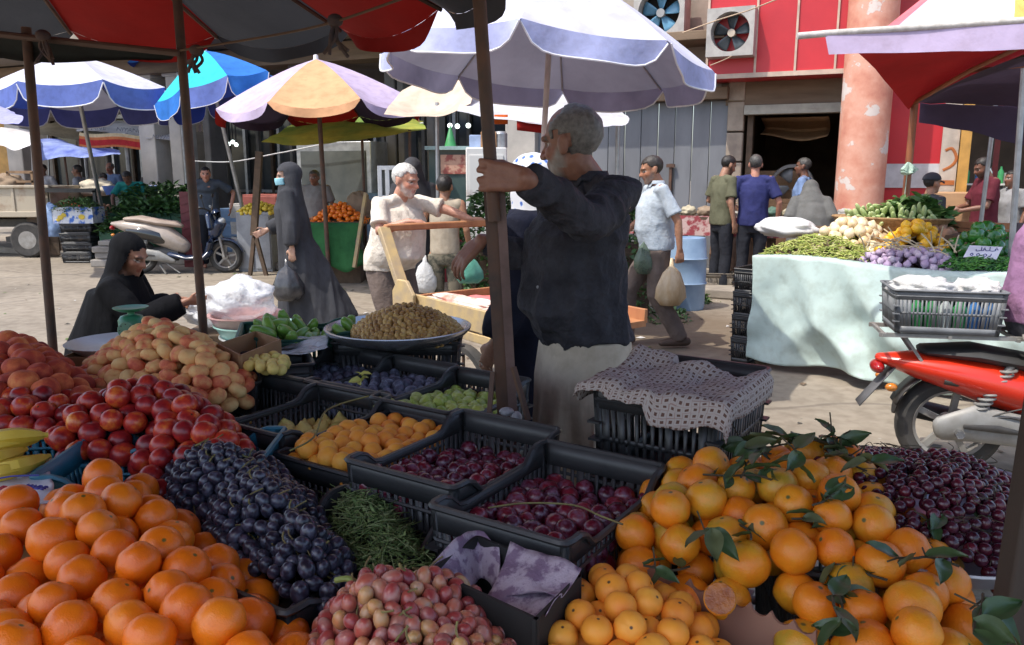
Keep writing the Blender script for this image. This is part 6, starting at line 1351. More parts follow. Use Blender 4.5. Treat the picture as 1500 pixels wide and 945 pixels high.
# ---- old man pushing the cart
CF = -rad(131); CP_ = (-.88, 5.72); A_ = V((-.81, 5.2, 1.185)); CX = V((.8, .6, 0)); CD = V((.6, -.8, 0))
hr = A_+CX*.2+CD*-.07+V((0, 0, .03)); hl = A_+CX*.72+CD*-.07+V((0, 0, .03)); CH = 1.66
person('white haired man in a cream T-shirt pushing a wooden handcart', (*CP_, 0), CF, CH, dict(sh=(0, .12, 1.40), chest=(0, .09, 1.27), waist=(0, .04, 1.08), neck=(0, .15, 1.46), head=(0, .2, 1.56), look=(-.25, 1, -.2),
    wrR=loc(hr, CP_, CF, CH), elR=loc(hr+V((-.2, .02, -.07)), CP_, CF, CH), hdR=ldir(CX*.9+CD*.5, CF), hnR=ldir(V((0, 0, -1)), CF), curlR=.9, wrL=loc(hl+CX*-.03, CP_, CF, CH), elL=loc(hl.lerp(V((-.6, 5.75, 1.32)), .55), CP_, CF, CH), hdL=ldir(CX*.9+CD*.4, CF), hnL=ldir(V((0, 0, -1)), CF), curlL=.9,
    knR=(.1, .1, .52), anR=(.11, -.12, .1), knL=(-.1, .12, .5), anL=(-.1, .16, .09)), skin=(.5, .26, .18), hair=WHTH, beard=.5, beardcol=(.6, .57, .54), voxel=.009, girth=1.16,
    wear=[('shirt', CRM, 'short', .03, .009, 9, 1.1, None, 't_shirt', .1), ('trousers', TAUP, .012, 8, 1.1), ('shoes', BLSH)])
# ---- boy, cloaked woman and others in the middle
person('boy in a sand coloured tank top with camouflage trousers seen from behind', (-.63, 7.5, 0), rad(-8), 1.5, dict(elL=(-.26, -.02, 1.18), wrL=(-.27, .03, .95), curlL=1.1, hipw=.1), skin=(.33, .17, .1), hair=BLKH, hairstyle='boy', voxel=.01, headscale=1.08,
    wear=[('shirt', TANK, 'none', .02, .006, 9, .98, None, 'tank_top'), ('trousers', CAMO), ('shoes', BLSH)])
person('woman in a black cloak with her back turned, behind the boy', (-1.06, 8.7, 0), rad(20), 1.66, dict(look=(.3, 1, 0)), hairstyle=None, voxel=.013, wear=[('abaya', ABA, .02, .9)])
person('dark haired man seen through the white window frame', (-1.42, 11.4, 0), rad(170), 1.66, {}, voxel=.014, hair=BLKH, wear=[('shirt', GRS, 'short'), ('trousers', DKT)])
person('man in a black shirt bending at the back of the glass counter', (-.42, 11.9, 0), rad(100), 1.66, dict(head=(0, .12, 1.58)), voxel=.014, hair=BLKH, wear=[('shirt', NAVY, 'short'), ('trousers', DKT)])
# ---- masked woman
person('woman in a long black abaya and pale blue face mask walking left', (-2.2, 8.0, 0), rad(92), 1.6, dict(look=(-.4, 1, -.08), elL=(-.27, -.06, 1.15), wrL=(-.3, -.06, .9), elR=(.2, .1, 1.15), wrR=(.1, .3, 1.05), anL=(-.1, -.15, .09), anR=(.1, .12, .09)), skin='light', hairstyle=None, voxel=.01,
    wear=[('abaya', ABA, .015, 1.0, True, .42, MASK, .03)])
# ---- seated woman
person('woman in black sitting sideways beside her basins, reaching out a hand', (-2.3, 4.55, 0), rad(-88), 1.6, dict(hip=(0, -.02, .5), waist=(0, 0, .66), chest=(0, .03, .84), sh=(0, .05, .99), neck=(0, .07, 1.05), head=(0, .13, 1.17), look=(.35, 1, -.42),
    elR=(.2, .24, .8), wrR=(.13, .5, .9), hdR=(-.05, 1, .02), hnR=(-.6, 0, .6), elL=(-.2, .12, .78), wrL=(-.1, .3, .86), hdL=(.2, 1, 0), knL=(-.14, .42, .5), knR=(.14, .42, .5), anL=(-.13, .4, .1), anR=(.13, .4, .1), curlR=.5), skin=(.33, .16, .1), hairstyle=None, voxel=.009,
    wear=[('abaya', ABB, .0, 1.0, True, 0, None, .022, [([(0, .03, .96), (0, .02, .8), (0, -.02, .6), (0, -.05, .35), (0, -.06, .04)], [(.23, .16), (.26, .22), (.29, .27), (.33, .3), (.36, .33)]), ([(0, .0, .55), (0, .3, .54), (0, .46, .5), (0, .47, .1)], [(.24, .14), (.23, .12), (.22, .11), (.24, .13)])], 'abaya', 0, True, True, .86)])
mb = MB(); mb.box((0, 0, .2), (.36, .34, .4)); o = mb.obj('stool', WOODD, bevel=.01); o.location = (-2.34, 4.55, 0); tag(o, 'low wooden stool hidden under the seated woman in black', 'stool')
# ---- people farther left and behind the stalls
def back(label, px, py_top, Y, H, f, shirt, skin='tan', hair=BLKH, sleeve='short', pose=None, trousers=None, style='short', beard=0, extra=(), vox=.015, dz=0):
    q = P(px, py_top, Y); H = H or max(1.3, q.z+.0)
    return person(label, (q.x, Y, dz), rad(f), H, pose or {}, skin=skin, hair=hair, hairstyle=style, beard=beard, voxel=vox, wear=[('shirt', shirt, sleeve, .05, .007, 9, 1.1), ('trousers', trousers or DKT)]+list(extra))
LEAN = dict(sh=(0, .25, 1.36), chest=(0, .18, 1.23), waist=(0, .08, 1.06), neck=(0, .3, 1.4), head=(0, .38, 1.46), elL=(-.3, .36, 1.12), wrL=(-.25, .5, .95), elR=(.3, .36, 1.12), wrR=(.25, .5, .95), look=(0, 1, -.6))
back('man in a grey shirt sitting behind the heap of oranges', 462, 250, 11.6, 1.58, 170, GRS, 'dark', DGH, 'short', dict(head=(0, .06, 1.6)))
back('man in a blue grey shirt leaning on one arm behind the dark scooter', 300, 238, 12.9, 1.68, 200, cloth('slate_tshirt', (.07, .085, .11), trans=0), 'ruddy', BLKH, 'short', dict(elL=(-.42, .05, 1.25), wrL=(-.36, .2, 1.0), sh=(0, .12, 1.42), head=(0, .2, 1.55), neck=(0, .15, 1.48)))
back('man in a teal T-shirt bending over the green vegetables', 192, 236, 15.0, 1.66, 190, TEA, 'dark', BLKH, 'short', dict(LEAN, sh=(0, .18, 1.38), head=(.02, .3, 1.5)))
back('man in a white striped shirt seen in profile at the far left stalls', 114, 240, 16.5, 1.66, 95, WSH, 'tan', DGH, 'long')
back('man in a pink T-shirt bending beside the white shirted man', 134, 242, 17.2, 1.66, -120, PNK, 'ruddy', DGH, 'short', LEAN)
back('man in a light blue shirt standing near the pole of the wide umbrella', 161, 234, 18.0, 1.72, 170, SKB, 'ruddy', GRYH, 'short', None, None, 'balding')
back('seated man in a grey shirt in front of the white column', 220, 240, 17.4, 1.66, 180, GRS, 'ruddy', DGH, 'short', None, None, 'balding')
back('man in a tan shirt and pale cap bending by the white columns', 258, 236, 17.0, 1.66, 120, cloth('tan_shirt', (.3, .22, .16), trans=0), 'tan', WHTH, 'short', LEAN)
back('man in a white shirt and sunglasses beside the leftmost pole', 62, 236, 17.6, 1.68, 175, WSH, 'tan', BLKH, 'short')
# ---- right hand side
back('man in an olive T-shirt with black vest looking down at the shop goods', 1062, 225, 10.2, 1.74, -70, OLV, 'tan', BLKH, 'short', dict(look=(0, 1, -.4), head=(0, .06, 1.62), elR=(.25, -.05, 1.16), wrR=(.26, .0, .93), wrL=(-.2, .25, 1.1)), DKT, 'short', .5, (), .011)
back('man in a navy polo shirt with his back to the street', 1108, 226, 10.0, 1.74, -12, NVP, 'ruddy', DGH, 'short', dict(elL=(-.3, -.06, 1.17), elR=(.3, -.06, 1.17), wrL=(-.24, .1, .98), wrR=(.3, .02, .93)), DKT, 'short', 0, (), .011)
back('man in a sky blue shirt inside the dark shop doorway', 1181, 226, 11.2, 1.72, 60, SKB, 'dark', DGH, 'short', None, None, 'short', 0, (), .012, .0)
person('woman in a grey abaya bending with her back to the street', (P(1190, 280, 9.3).x, 9.3, 0), rad(-15), 1.55, dict(sh=(0, .1, 1.36), neck=(0, .16, 1.42), head=(0, .26, 1.46), look=(0, 1, -.7), chest=(0, .06, 1.22)), hairstyle=None, voxel=.012, wear=[('abaya', ABG, .02, 1.15)])
q = P(1362, 276, 8.4); person('man in a dark cap sitting behind the vegetable stall, looking right', (q.x, 8.4, 0), rad(-75), 1.52, dict(look=(0, 1, .0)), skin='tan', hair=BLKH, beard=.2, voxel=.012, wear=[('shirt', cloth('charcoal_tshirt', (.05, .055, .065), trans=0), 'short'), ('trousers', DKT), ('cap', M('navy_cap', (.02, .024, .035), .8))])
back('man in a maroon T-shirt working at the kitchen counter in profile', 1452, 218, 9.7, 1.72, 85, MRN, 'dark', BLKH, 'short', dict(elL=(-.24, .1, 1.15), wrL=(-.15, .34, 1.1), elR=(.24, .1, 1.15), wrR=(.1, .34, 1.1), look=(0, 1, -.4), head=(0, .07, 1.61)), cloth('slate_jeans', (.08, .09, .12), trans=0), 'short', .6, (), .011)
back('man in a pale grey shirt behind the maroon shirted man', 1486, 248, 10.4, 1.55, 100, cloth('pale_grey_shirt', (.3, .3, .31), trans=0), 'dark', BLKH, 'short')
# ================================================================ STREET OBJECTS
CHROME = M('chrome', (.5, .5, .5), .25, metal=.9); TYRE = M('tyre', (.03, .029, .028), .85, (.06, .055, .05), 10, bmp=.3, bscale=50); ALLOY = M('dusty_alloy', (.33, .32, .3), .5, (.22, .2, .18), 8, metal=.3); DUSTY = M('grey_engine', (.3, .3, .29), .55, (.2, .19, .17), 6, metal=.2)
def scooter(label, root_loc, yaw, paint, lower, seatm, panel=None, front=True, s=1.0, crate_rack=False, zs=1.0):
    """x forward; wheel centres at -.62 and .64"""
    r = thing('scooter', label, 'scooter', root_loc, yaw); Z = V((0, 0, 1)); B_ = .0
    def loft(name, secs, mat, parent=r, seg=18):
        secs = [(x, y, z*zs, a, b*(.8 if zs < 1 else 1)) for x, y, z, a, b in secs]; mb = MB(); mb.tube([V((x, y, z)) for x, y, z, a, b in secs], [(a, b) for x, y, z, a, b in secs], seg, ref=Z, round_=True); return mb.obj(name, mat, parent)
    for nm, x, R in (('rear_wheel', -.62, .262), ('front_wheel', .66, .25)):
        mb = MB(); Mx = Matrix.Rotation(rad(90), 3, 'X'); mb.ring([(R*.7, -.035), (R*.86, -.05), (R*.96, -.035), (R, -.012), (R, .012), (R*.96, .035), (R*.86, .05), (R*.7, .035)], 36, (x, 0, R), Mx); w_ = mb.obj(nm, TYRE, r)
        mb = MB(); mb.ring([(R*.7, -.04), (R*.64, -.03), (R*.64, .03), (R*.7, .04)], 36, (x, 0, R), Mx); mb.tube([V((x, -.05, R)), V((x, .05, R))], R*.18, 14)
        for k in range(5):
            t = k*1.2566+.2; mb.bar((x, -.005, R), (x+R*.68*math.cos(t), -.005, R+R*.68*math.sin(t)), .028, .03)
        mb.obj('rim', ALLOY, w_)
    body = loft('rear_body', [(-.98, 0, .76, .05, .03), (-.8, 0, .73, .13, .09), (-.5, 0, .66, .17, .15), (-.2, 0, .56, .165, .17), (.02, 0, .42, .14, .12)], paint)
    if panel: 
        for sy in (-1, 1): loft('side_panel', [(-.72, sy*.085, .66, .07, .05), (-.5, sy*.12, .62, .07, .11), (-.28, sy*.12, .56, .06, .1), (-.16, sy*.11, .5, .04, .05)], panel)
    loft('seat', [(-.78, 0, .83, .1, .03), (-.55, 0, .83, .15, .055), (-.3, 0, .78, .15, .055), (-.05, 0, .75, .12, .05), (.03, 0, .72, .08, .03)], seatm)
    loft('floorboard', [(-.15, 0, .3, .15, .06), (.1, 0, .24, .17, .04), (.36, 0, .25, .17, .05), (.44, 0, .32, .15, .06)], lower)
    # engine, swing arm cover, shock, exhaust on the near side
    mb = MB(); mb.tube([V((-.7, -.13, .27)), V((-.55, -.14, .31)), V((-.3, -.14, .28)), V((-.08, -.13, .2))], [(.03, .06), (.035, .095), (.035, .08), (.03, .03)], 16, ref=Z, round_=True); en = mb.obj('engine_cover', DUSTY, r)
    mb = MB(); mb.tube([V((-.6, -.175, .3)), V((-.45, -.18, .3)), V((-.34, -.178, .285))], [(.006, .012), (.008, .02), (.006, .01)], 10, ref=Z, round_=True); mb.obj('air_slot', BLACKP, en)
    mb = MB(); mb.tube([V((-.4, 0, .3)), V((-.2, 0, .3)), V((-.02, 0, .3))], [(.1, .1), (.12, .12), (.1, .08)], 14, ref=Z); mb.obj('engine_block', M('dark_engine', (.06, .058, .055), .6), r)
    a, b = V((-.56, -.13, .33)), V((-.4, -.12, .62)); mb = MB(); mb.tube([a, b], .018, 10); sp = []
    for i in range(91): t = i/90; c = a.lerp(b, .15+.75*t); an = t*9*6.283; sp.append(c+V((math.cos(an)*.034, math.sin(an)*.034, 0)))
    mb.tube(sp, .0075, 6); mb.obj('shock_spring', DUSTY, r)
    mb = MB(); mb.tube([V((-.1, .15, .2)), V((-.4, .17, .22)), V((-.85, .18, .3))], [.025, .05, .055], 12); mb.obj('exhaust', BLACKP, r)
    mb = MB(); mb.bar((-.3, -.1, .14), (-.2, -.16, .01), .02, .02); mb.bar((-.2, -.1, .16), (.0, -.14, .02), .014, .014); mb.obj('stand', DUSTY, r)
    mb = MB(); mb.grid(lambda u, v: V((-.62+.295*math.cos(.9+1.9*u), -.07+.14*v, .262+.295*math.sin(.9+1.9*u))), 14, 3); mb.obj('rear_mudguard', BLACKP, r, thick=.006)
    mb = MB(); mb.grid(lambda u, v: V((-.91-.16*u, -.06+.12*v, .56-.22*u)), 5, 3); mb.obj('mud_flap', M('grey_flap', (.12, .12, .125), .6), r, thick=.006)
    mb = MB(); mb.ell((-.99, 0, .7*zs), (.035, .08, .035)); mb.obj('tail_light', M('red_lens', (.4, .01, .01), .2, coat=.5), r)
    for sy in (-1, 1): mb = MB(); mb.ell((-.94, sy*.13, .6*zs), (.03, .025, .022)); mb.obj('indicator', M('amber_lens', (.6, .2, .02), .2, coat=.5), r)
    mb = MB(); mb.tube([V((.63, 0, .46)), V((.5, 0, .95))], .03, 10)
    for sy in (-1, 1): mb.tube([V((.66, sy*.075, .25)), V((.6, sy*.06, .55))], .022, 10)
    fk = mb.obj('fork', ALLOY, r)
    loft('leg_shield', [(.4, 0, .3, .13, .05), (.47, 0, .48, .19, .06), (.5, 0, .7, .2, .07), (.46, 0, .88, .14, .06)], lower)
    mb = MB(); mb.grid(lambda u, v: V((.66+.29*math.cos(.25+2.2*u), (v-.5)*.15, .25+.29*math.sin(.25+2.2*u)-.02*(2*v-1)**2)), 14, 5); mb.obj('front_mudguard', lower, r, thick=.008)
    loft('front_cowl', [(.52, 0, .62, .14, .1), (.6, 0, .76, .13, .1), (.56, 0, .92, .1, .06)], lower)
    mb = MB(); mb.ell((.63, 0, .79), (.06, .08, .06)); mb.obj('headlight', M('lens', (.6, .62, .65), .1, coat=.6), r)
    mb = MB(); mb.tube(smooth_path([V((.38, -.34, 1.0)), V((.44, -.2, .99)), V((.48, 0, .94)), V((.44, .2, .99)), V((.38, .34, 1.0))], 5), .014, 8); hb = mb.obj('handlebar', BLACKP, r); 
    for sy in (-1, 1):
        mb = MB(); mb.tube([V((.36, sy*.38, 1.0)), V((.4, sy*.26, 1.0))], .02, 10); mb.obj('grip', M('grip_grey', (.3, .33, .34), .7), hb)
        mb = MB(); mb.tube([V((.45, sy*.2, .99)), V((.44, sy*.27, 1.13))], .006, 6); mb.ell((.44, sy*.28, 1.17), (.015, .05, .035)); mb.obj('mirror', BLACKP, hb)
    if crate_rack:
        mb = MB(); mb.tube(smooth_path([V((-.62, -.12, .3)), V((-.4, -.17, .36)), V((-.15, -.16, .3)), V((.1, -.14, .36))], 5), .005, 6); mb.tube(smooth_path([V((-.5, -.16, .35)), V((-.3, -.18, .42)), V((-.1, -.15, .36))], 5), .004, 6); mb.obj('cables', BLACKP, r)
        mb = MB(); mb.tube([V((-.62, -.2, .262)), V((-.62, -.15, .262))], .022, 6); mb.tube([V((-.3, -.19, .24)), V((-.3, -.15, .24))], .016, 6); mb.tube([V((-.12, -.16, .2)), V((-.12, -.3, .19))], .014, 8); mb.obj('bolts_and_footpeg', CHROME, r)
        mb = MB(); mb.grid(lambda u, v: V((-.7+.75*u, -.128-.012*math.sin(v*3.1), .5-.1*u+.03*v)), 8, 4); mb.obj('side_trim', BLACKP, r, thick=.004)
        mb = MB()
        for sy in (-.14, .14): mb.bar((-1.02, sy, .74), (-.3, sy, .75), .02, .02)
        for x in (-1.0, -.7, -.4): mb.bar((x, -.16, .742), (x, .16, .742), .016, .016)
        for sy in (-.1, .1): mb.bar((-.8, sy, .6), (-.9, sy, .74), .014, .014)
        mb.obj('rear_rack', DUSTY, r)
    return r
scooter('beige scooter with glossy black side panel and dark blue front parked across the street', (P(268, 396, 12.2).x, 12.2, 0), rad(4), M('beige_paint', (.42, .35, .29), .3, coat=.3), M('navy_paint', (.02, .035, .08), .2, coat=.5), M('tan_seat', (.4, .31, .25), .6), M('gloss_black', (.012, .012, .012), .08, coat=.8), s=1)
ry = -rad(14); c0 = G(1383, 690, 0); rd = V((math.cos(ry), math.sin(ry), 0)); rs = c0+rd*.62
REDP = M('scooter_red', (.62, .03, .008), .3, (.55, .022, .006), 2, coat=.5)
scooter('red scooter seen from its rear half with a grey crate on its rack', rs, ry, REDP, M('red_lower', (.5, .03, .015), .3), M('black_seat', (.03, .03, .03), .6), None, True, 1, True, .78)
side = V((-rd.y, rd.x, 0)); cc_ = rs+rd*-.72
GC = crate(cc_.x, cc_.y, 0, ry, 'grey plastic crate of bottles strapped on the red scooter', 'greyc', None, (.5, .34, .215, .0), GREYPL, base=.757)
BOT = [M('bottle_clear', (.5, .55, .55), .15), M('bottle_green', (.05, .3, .1), .2), M('bottle_blue', (.06, .2, .5), .2)]
for i in range(14):
    p = cc_+rd*(-.195+.39*(i % 7)/6)+side*(-.1+.2*(i//7)); mb = MB(); mb.lathe([(0, 0), (.03, 0), (.032, .02), (.032, .12), (.012, .15), (.012, .17), (0, .17)], 14); o = mb.obj('bottle', BOT[(0, 1, 1, 0, 1, 2, 2)[i % 7]]); o.location = p+V((0, 0, .764))
    tag(o, '%s bottle standing in the grey crate on the red scooter' % ('clear', 'green', 'green', 'clear', 'green', 'blue', 'blue')[i % 7], 'bottle', '%s bottles in the grey crate' % ('clear', 'green', 'green', 'clear', 'green', 'blue', 'blue')[i % 7])
WBG = cloth('white_bag_film', (.75, .75, .74), trans=.3, scale=6, bmp=.9, bscale=18)
def lump(name, label, cat, c, r, mat, seed=0, amp=.25, f=2.2, rz=0, parent=None, knot=None):
    mb = MB(); mb.ell((0, 0, 0), 1.0, None, 34, 22); vs = []
    for v in mb.v:
        q = V(v); k = 1+amp*(noise.noise(q*f+V((seed, 0, 0)))+.5*abs(noise.noise(q*f*2.7+V((0, seed, 0))))-.1); q = q*k
        vs.append((q.x*r[0], q.y*r[1], max(q.z*r[2], -r[2]*.85)))
    mb.v = vs; o = mb.obj(name, mat, parent, angle=0); o.location = V(c); o.rotation_euler = (0, 0, rz)
    if label: tag(o, label, cat)
    return o
lump('plastic_bag', 'crumpled white bag at the left in the grey scooter crate', 'bag', cc_+rd*-.09+V((0, 0, .965)), (.15, .13, .055), WBG, 3, .35, 2.4, ry); lump('plastic_bag', 'crumpled white bag at the right in the grey scooter crate', 'bag', cc_+rd*.16+V((0, 0, .96)), (.11, .12, .06), WBG, 8, .35, 2.6, ry)
SILV = M('silver_foil_bag', (.42, .43, .45), .25, (.2, .2, .22), 18, metal=.4, bmp=.9, bscale=25); q = G(1395, 708, 0)
lump('foil_bag', 'silver crinkled plastic litter on the ground beside the red scooter', 'litter', q+V((-.2, -.25, .04)), (.16, .1, .05), SILV, 5, .5, 2.8); lump('foil_bag', 'larger silver crinkled bag on the ground under the red scooter', 'litter', q+V((.02, -.42, .05)), (.14, .09, .06), SILV, 9, .5, 2.8, .4)
# rider, mostly outside the picture
rf = ry-rad(90); rl = rs+rd*-.2
person('scooter rider in a purple shirt sitting at the right edge of the picture', (rl.x, rl.y, 0), rf, 1.72, dict(hip=(0, -.08, .88), waist=(0, -.07, 1.04), chest=(0, -.05, 1.24), sh=(0, -.02, 1.4), neck=(0, 0, 1.45), head=(0, .04, 1.58), knL=(-.2, .36, .78), knR=(.2, .36, .78), anL=(-.2, .3, .36), anR=(.2, .3, .36), elL=(-.3, .08, 1.12), elR=(.34, -.02, 1.1), wrL=(-.32, .36, 1.05), wrR=(.34, .32, 1.05)), hair=BLKH, voxel=.009, girth=1.1,
    wear=[('shirt', PUR_, 'long', .05, .012, 8, 1.12), ('trousers', cloth('grey_trousers', (.14, .14, .17), trans=0, bmp=.6), .014, 8, 1.1), ('shoes', SAND)])
lump('plastic_bag', 'grey see-through bag hanging behind the scooter rider', 'bag', rs+rd*-.3+side*-.2+V((0, 0, .74)), (.09, .06, .12), film('smoky_film', (.4, .37, .34), .75, .3, .8, 20), 4, .3)
# ---------------------------------------------------------------- handcart
PLY = M('yellow_flaked_paint', (.5, .36, .16), .75, (.34, .26, .17), 9, bmp=.4, bscale=30); ORW = M('orange_wood', (.42, .19, .08), .7, (.3, .12, .05), 8, bmp=.4, bscale=25, stretch=(1, 1, .3)); PNKC = cloth('pink_cart_cloth', srgb(226, 128, 128), trans=0, scale=2); WRC = M('red_white_cloth', (.75, .68, .62), .9, (.5, .2, .14), 9, .35, .6)
cb = V((-.63, 4.96, 0)); bz = .72
ca = thing('handcart', 'wooden handcart with flaking yellow side board and pink cloth on its bed', 'cart', cb); LN, WD = 1.25, .8
def cp_(a, b, z): return CD*a+CX*b+V((0, 0, z))
mb = MB(); mb.prism([(0, 0), (LN, 0), (LN, WD), (0, WD)], (0, 0, bz-.04), CD, CX, (0, 0, .035)); mb.obj('bed', ORW, ca)
mb = MB(); mb.bar(cp_(0, -.012, bz+.01), cp_(LN, -.012, bz+.01), .025, .13, 0, V((0, 0, 1))); mb.bar(cp_(0, -.012, bz-.09), cp_(LN, -.012, bz-.09), .03, .05, 0, V((0, 0, 1))); mb.obj('near_side_board', PLY, ca, bevel=.004)
mb = MB(); mb.bar(cp_(0, WD, bz+.02), cp_(LN, WD, bz+.02), .025, .08, 0, V((0, 0, 1))); mb.bar(cp_(.1, WD, bz+.09), cp_(.5, WD, bz+.09), .024, .08, 0, V((0, 0, 1))); mb.obj('far_side_board', ORW, ca, bevel=.004)
mb = MB(); mb.bar(cp_(-.02, 0, bz+.01), cp_(-.02, WD, bz+.01), .025, .09, 0, V((0, 0, 1))); mb.obj('end_board', ORW, ca, bevel=.004)
mb = MB(); a0 = A_-cb; mb.bar(a0-CX*.03, cp_(.0, -.02, bz-.02), .045, .075, 0, CX); mb.prism([(-.13, -.08), (.13, -.08), (.13, .06), (.05, .14), (-.06, .14), (-.13, .06)], cp_(0, -.045, bz+.02), CD, (0, 0, 1), CX*-.025); mb.obj('near_handle_post', PLY, ca, bevel=.006)
mb = MB(); b0_ = a0+CX*.84; mb.bar(b0_+V((0, 0, -.01)), cp_(.0, WD+.02, bz-.02), .045, .07, 0, CX); mb.obj('far_handle_post', ORW, ca, bevel=.006)
mb = MB(); mb.bar(a0-CX*.02, b0_+CX*.05, .05, .045, 0, V((0, 0, 1))); mb.obj('handle_bar', ORW, ca, bevel=.01)
for s_ in (0, 1):
    mb = MB(); R = .3; c = cp_(LN*.55, -.07 if s_ == 0 else WD+.07, R); n_ = CX; Mx = Matrix((CD, V((0, 0, 1)), n_)).transposed(); mb.ring([(R*.86, -.03), (R*.97, -.03), (R, 0), (R*.97, .03), (R*.86, .03)], 30, c, Mx); w_ = mb.obj('wheel', TYRE, ca)
    mb = MB(); mb.tube([c-n_*.05, c+n_*.05], .04, 12)
    for k in range(8): t = k*.785; mb.tube([c, c+(CD*math.cos(t)+V((0, 0, math.sin(t))))*R*.87], .01, 6)
    mb.obj('spokes', RUST, w_)
mb = MB(); mb.bar(cp_(LN*.55, -.08, .3), cp_(LN*.55, WD+.08, .3), .03, .03); mb.bar(cp_(LN*.55, .1, .3), cp_(LN*.55, .1, bz-.04), .05, .05); mb.bar(cp_(LN*.55, WD-.1, .3), cp_(LN*.55, WD-.1, bz-.04), .05, .05); mb.bar(cp_(.05, .1, 0), cp_(.05, .1, bz-.04), .05, .05); mb.bar(cp_(.05, WD-.1, 0), cp_(.05, WD-.1, bz-.04), .05, .05); mb.obj('undercarriage', WOODD, ca)
o = net([[cb+cp_(.04, .05, bz+.0), cb+cp_(.5, .04, bz+.01), cb+cp_(1.2, .05, bz)], [cb+cp_(.06, .4, bz+.02), cb+cp_(.5, .4, bz+.025), cb+cp_(1.2, .4, bz+.02)], [cb+cp_(.08, .74, bz+.01), cb+cp_(.5, .75, bz+.02), cb+cp_(1.2, .74, bz+.0)]], PNKC, 'pink_cloth', None, 8, .02, 5, .003); tag(o, 'pink cloth spread on the bed of the handcart', 'cloth')
for (a, b, l, rz_, lab) in ((.25, .15, .4, .3, 'rolled red and white cloth along the near side of the cart bed'), (.35, .62, .35, -.2, 'rolled red and white cloth along the far side of the cart bed')): lump('rolled_cloth', lab, 'cloth', cb+cp_(a+.15, b, bz+.045), (l, .07, .04), WRC, l*9, .3, 2.5, math.atan2(CD.y, CD.x)+rz_*.3)
# ---------------------------------------------------------------- bags carried by people
def hangbag(label, top, h, r, mat, seed, rz=0):
    root = thing('carrier_bag', label, 'bag', top); mb = MB(); vs = []; m0 = MB()
    m0.lathe([(.012, 0), (.02, -.05*h/.3), (r*.55, -.3*h), (r*.95, -.6*h), (r, -.82*h), (r*.7, -.97*h), (0, -h)], 26)
    for v in m0.v: q = V(v); k = 1+.22*noise.noise(V((q.x*14+seed, q.y*14, q.z*5)))+.1*math.sin(math.atan2(q.y, q.x)*7+seed)*(1+q.z/h); vs.append((q.x*k, q.y*k*.7, q.z))
    m0.v = vs; m0.obj('bag_body', mat, root, angle=0); root.rotation_euler = (0, 0, rz); return root
hangbag('clear bag of flat bread hanging from the polo shirted man', P(984, 378, 6.82), .42, .13, M('bread_bag', (.62, .5, .34), .35, (.4, .26, .13), 9, bmp=.8, bscale=16, stretch=(1, 1, .3)), 2)
hangbag('shiny black bag hanging from the masked woman', P(419, 379, 7.7), .42, .15, M('black_bag', (.03, .03, .033), .18, (.06, .06, .065), 12, bmp=.9, bscale=18), 5)
hangbag('white bag hanging from the hand of the boy', P(622, 374, 7.45), .36, .11, WBG, 7)
hangbag('green bag with a red stripe hanging by the far end of the handcart', P(686, 368, 6.3), .26, .11, film('green_bag', (.12, .36, .28), .85), 3)
hangbag('dark green bag at the front hand of the polo shirted man', P(946, 345, 6.9), .34, .1, film('dim_green', (.1, .14, .1), .8), 11)
# ---------------------------------------------------------------- seated woman's things
tb = V((-1.56, 4.42, 0)); mb = MB(); mb.box((tb.x, tb.y, .27), (.62, .5, .54)); tag(mb.obj('wooden_box', WOODD, bevel=.01), 'dark wooden box carrying the basins beside the seated woman', 'box')
def basin(label, c, R, h, mat):
    mb = MB(); mb.lathe([(0, .004), (R*.7, .004), (R*.95, h), (R*1.04, h+.006), (R*1.04, h-.002), (R*.97, h-.012), (R*.74, -.004), (0, -.004)], 36); o = mb.obj('basin', mat); o.location = c; return tag(o, label, 'basin')
basin('white plastic basin at the bottom of the stack beside the seated woman', V((tb.x+.14, tb.y, .545)), .22, .09, M('white_basin', (.6, .62, .62), .35)); basin('pale green basin in the middle of the stack beside the seated woman', V((tb.x+.1, tb.y, .60)), .21, .1, M('mint_basin', (.35, .6, .55), .35)); basin('pink basin on top of the stack beside the seated woman', V((tb.x+.06, tb.y, .665)), .2, .09, M('pink_basin', (.6, .36, .34), .35))
basin('small lilac bowl in front of the seated woman', V((tb.x-.2, tb.y-.12, .545)), .075, .09, M('lilac_basin', (.36, .26, .5), .35))
lump('plastic_bag', 'big clear white plastic bag swelling over the basins', 'bag', V((tb.x+.0, tb.y+.08, .82)), (.2, .15, .12), film('milky_film', (.75, .77, .8), .62, .3, .9, 14), 2, .3, 2.6); lump('plastic_bag', 'crumpled white plastic bag behind the arm of the seated woman', 'bag', V((tb.x-.24, tb.y+.3, .72)), (.16, .13, .1), film('milky_film', (.75, .77, .8), .8), 6, .35, 2.6)
mb = MB(); mb.box((tb.x-.24, tb.y+.32, .3), (.34, .3, .6)); tag(mb.obj('wooden_box', WOODD, bevel=.01), 'dark box under the crumpled white bag of the seated woman', 'box')
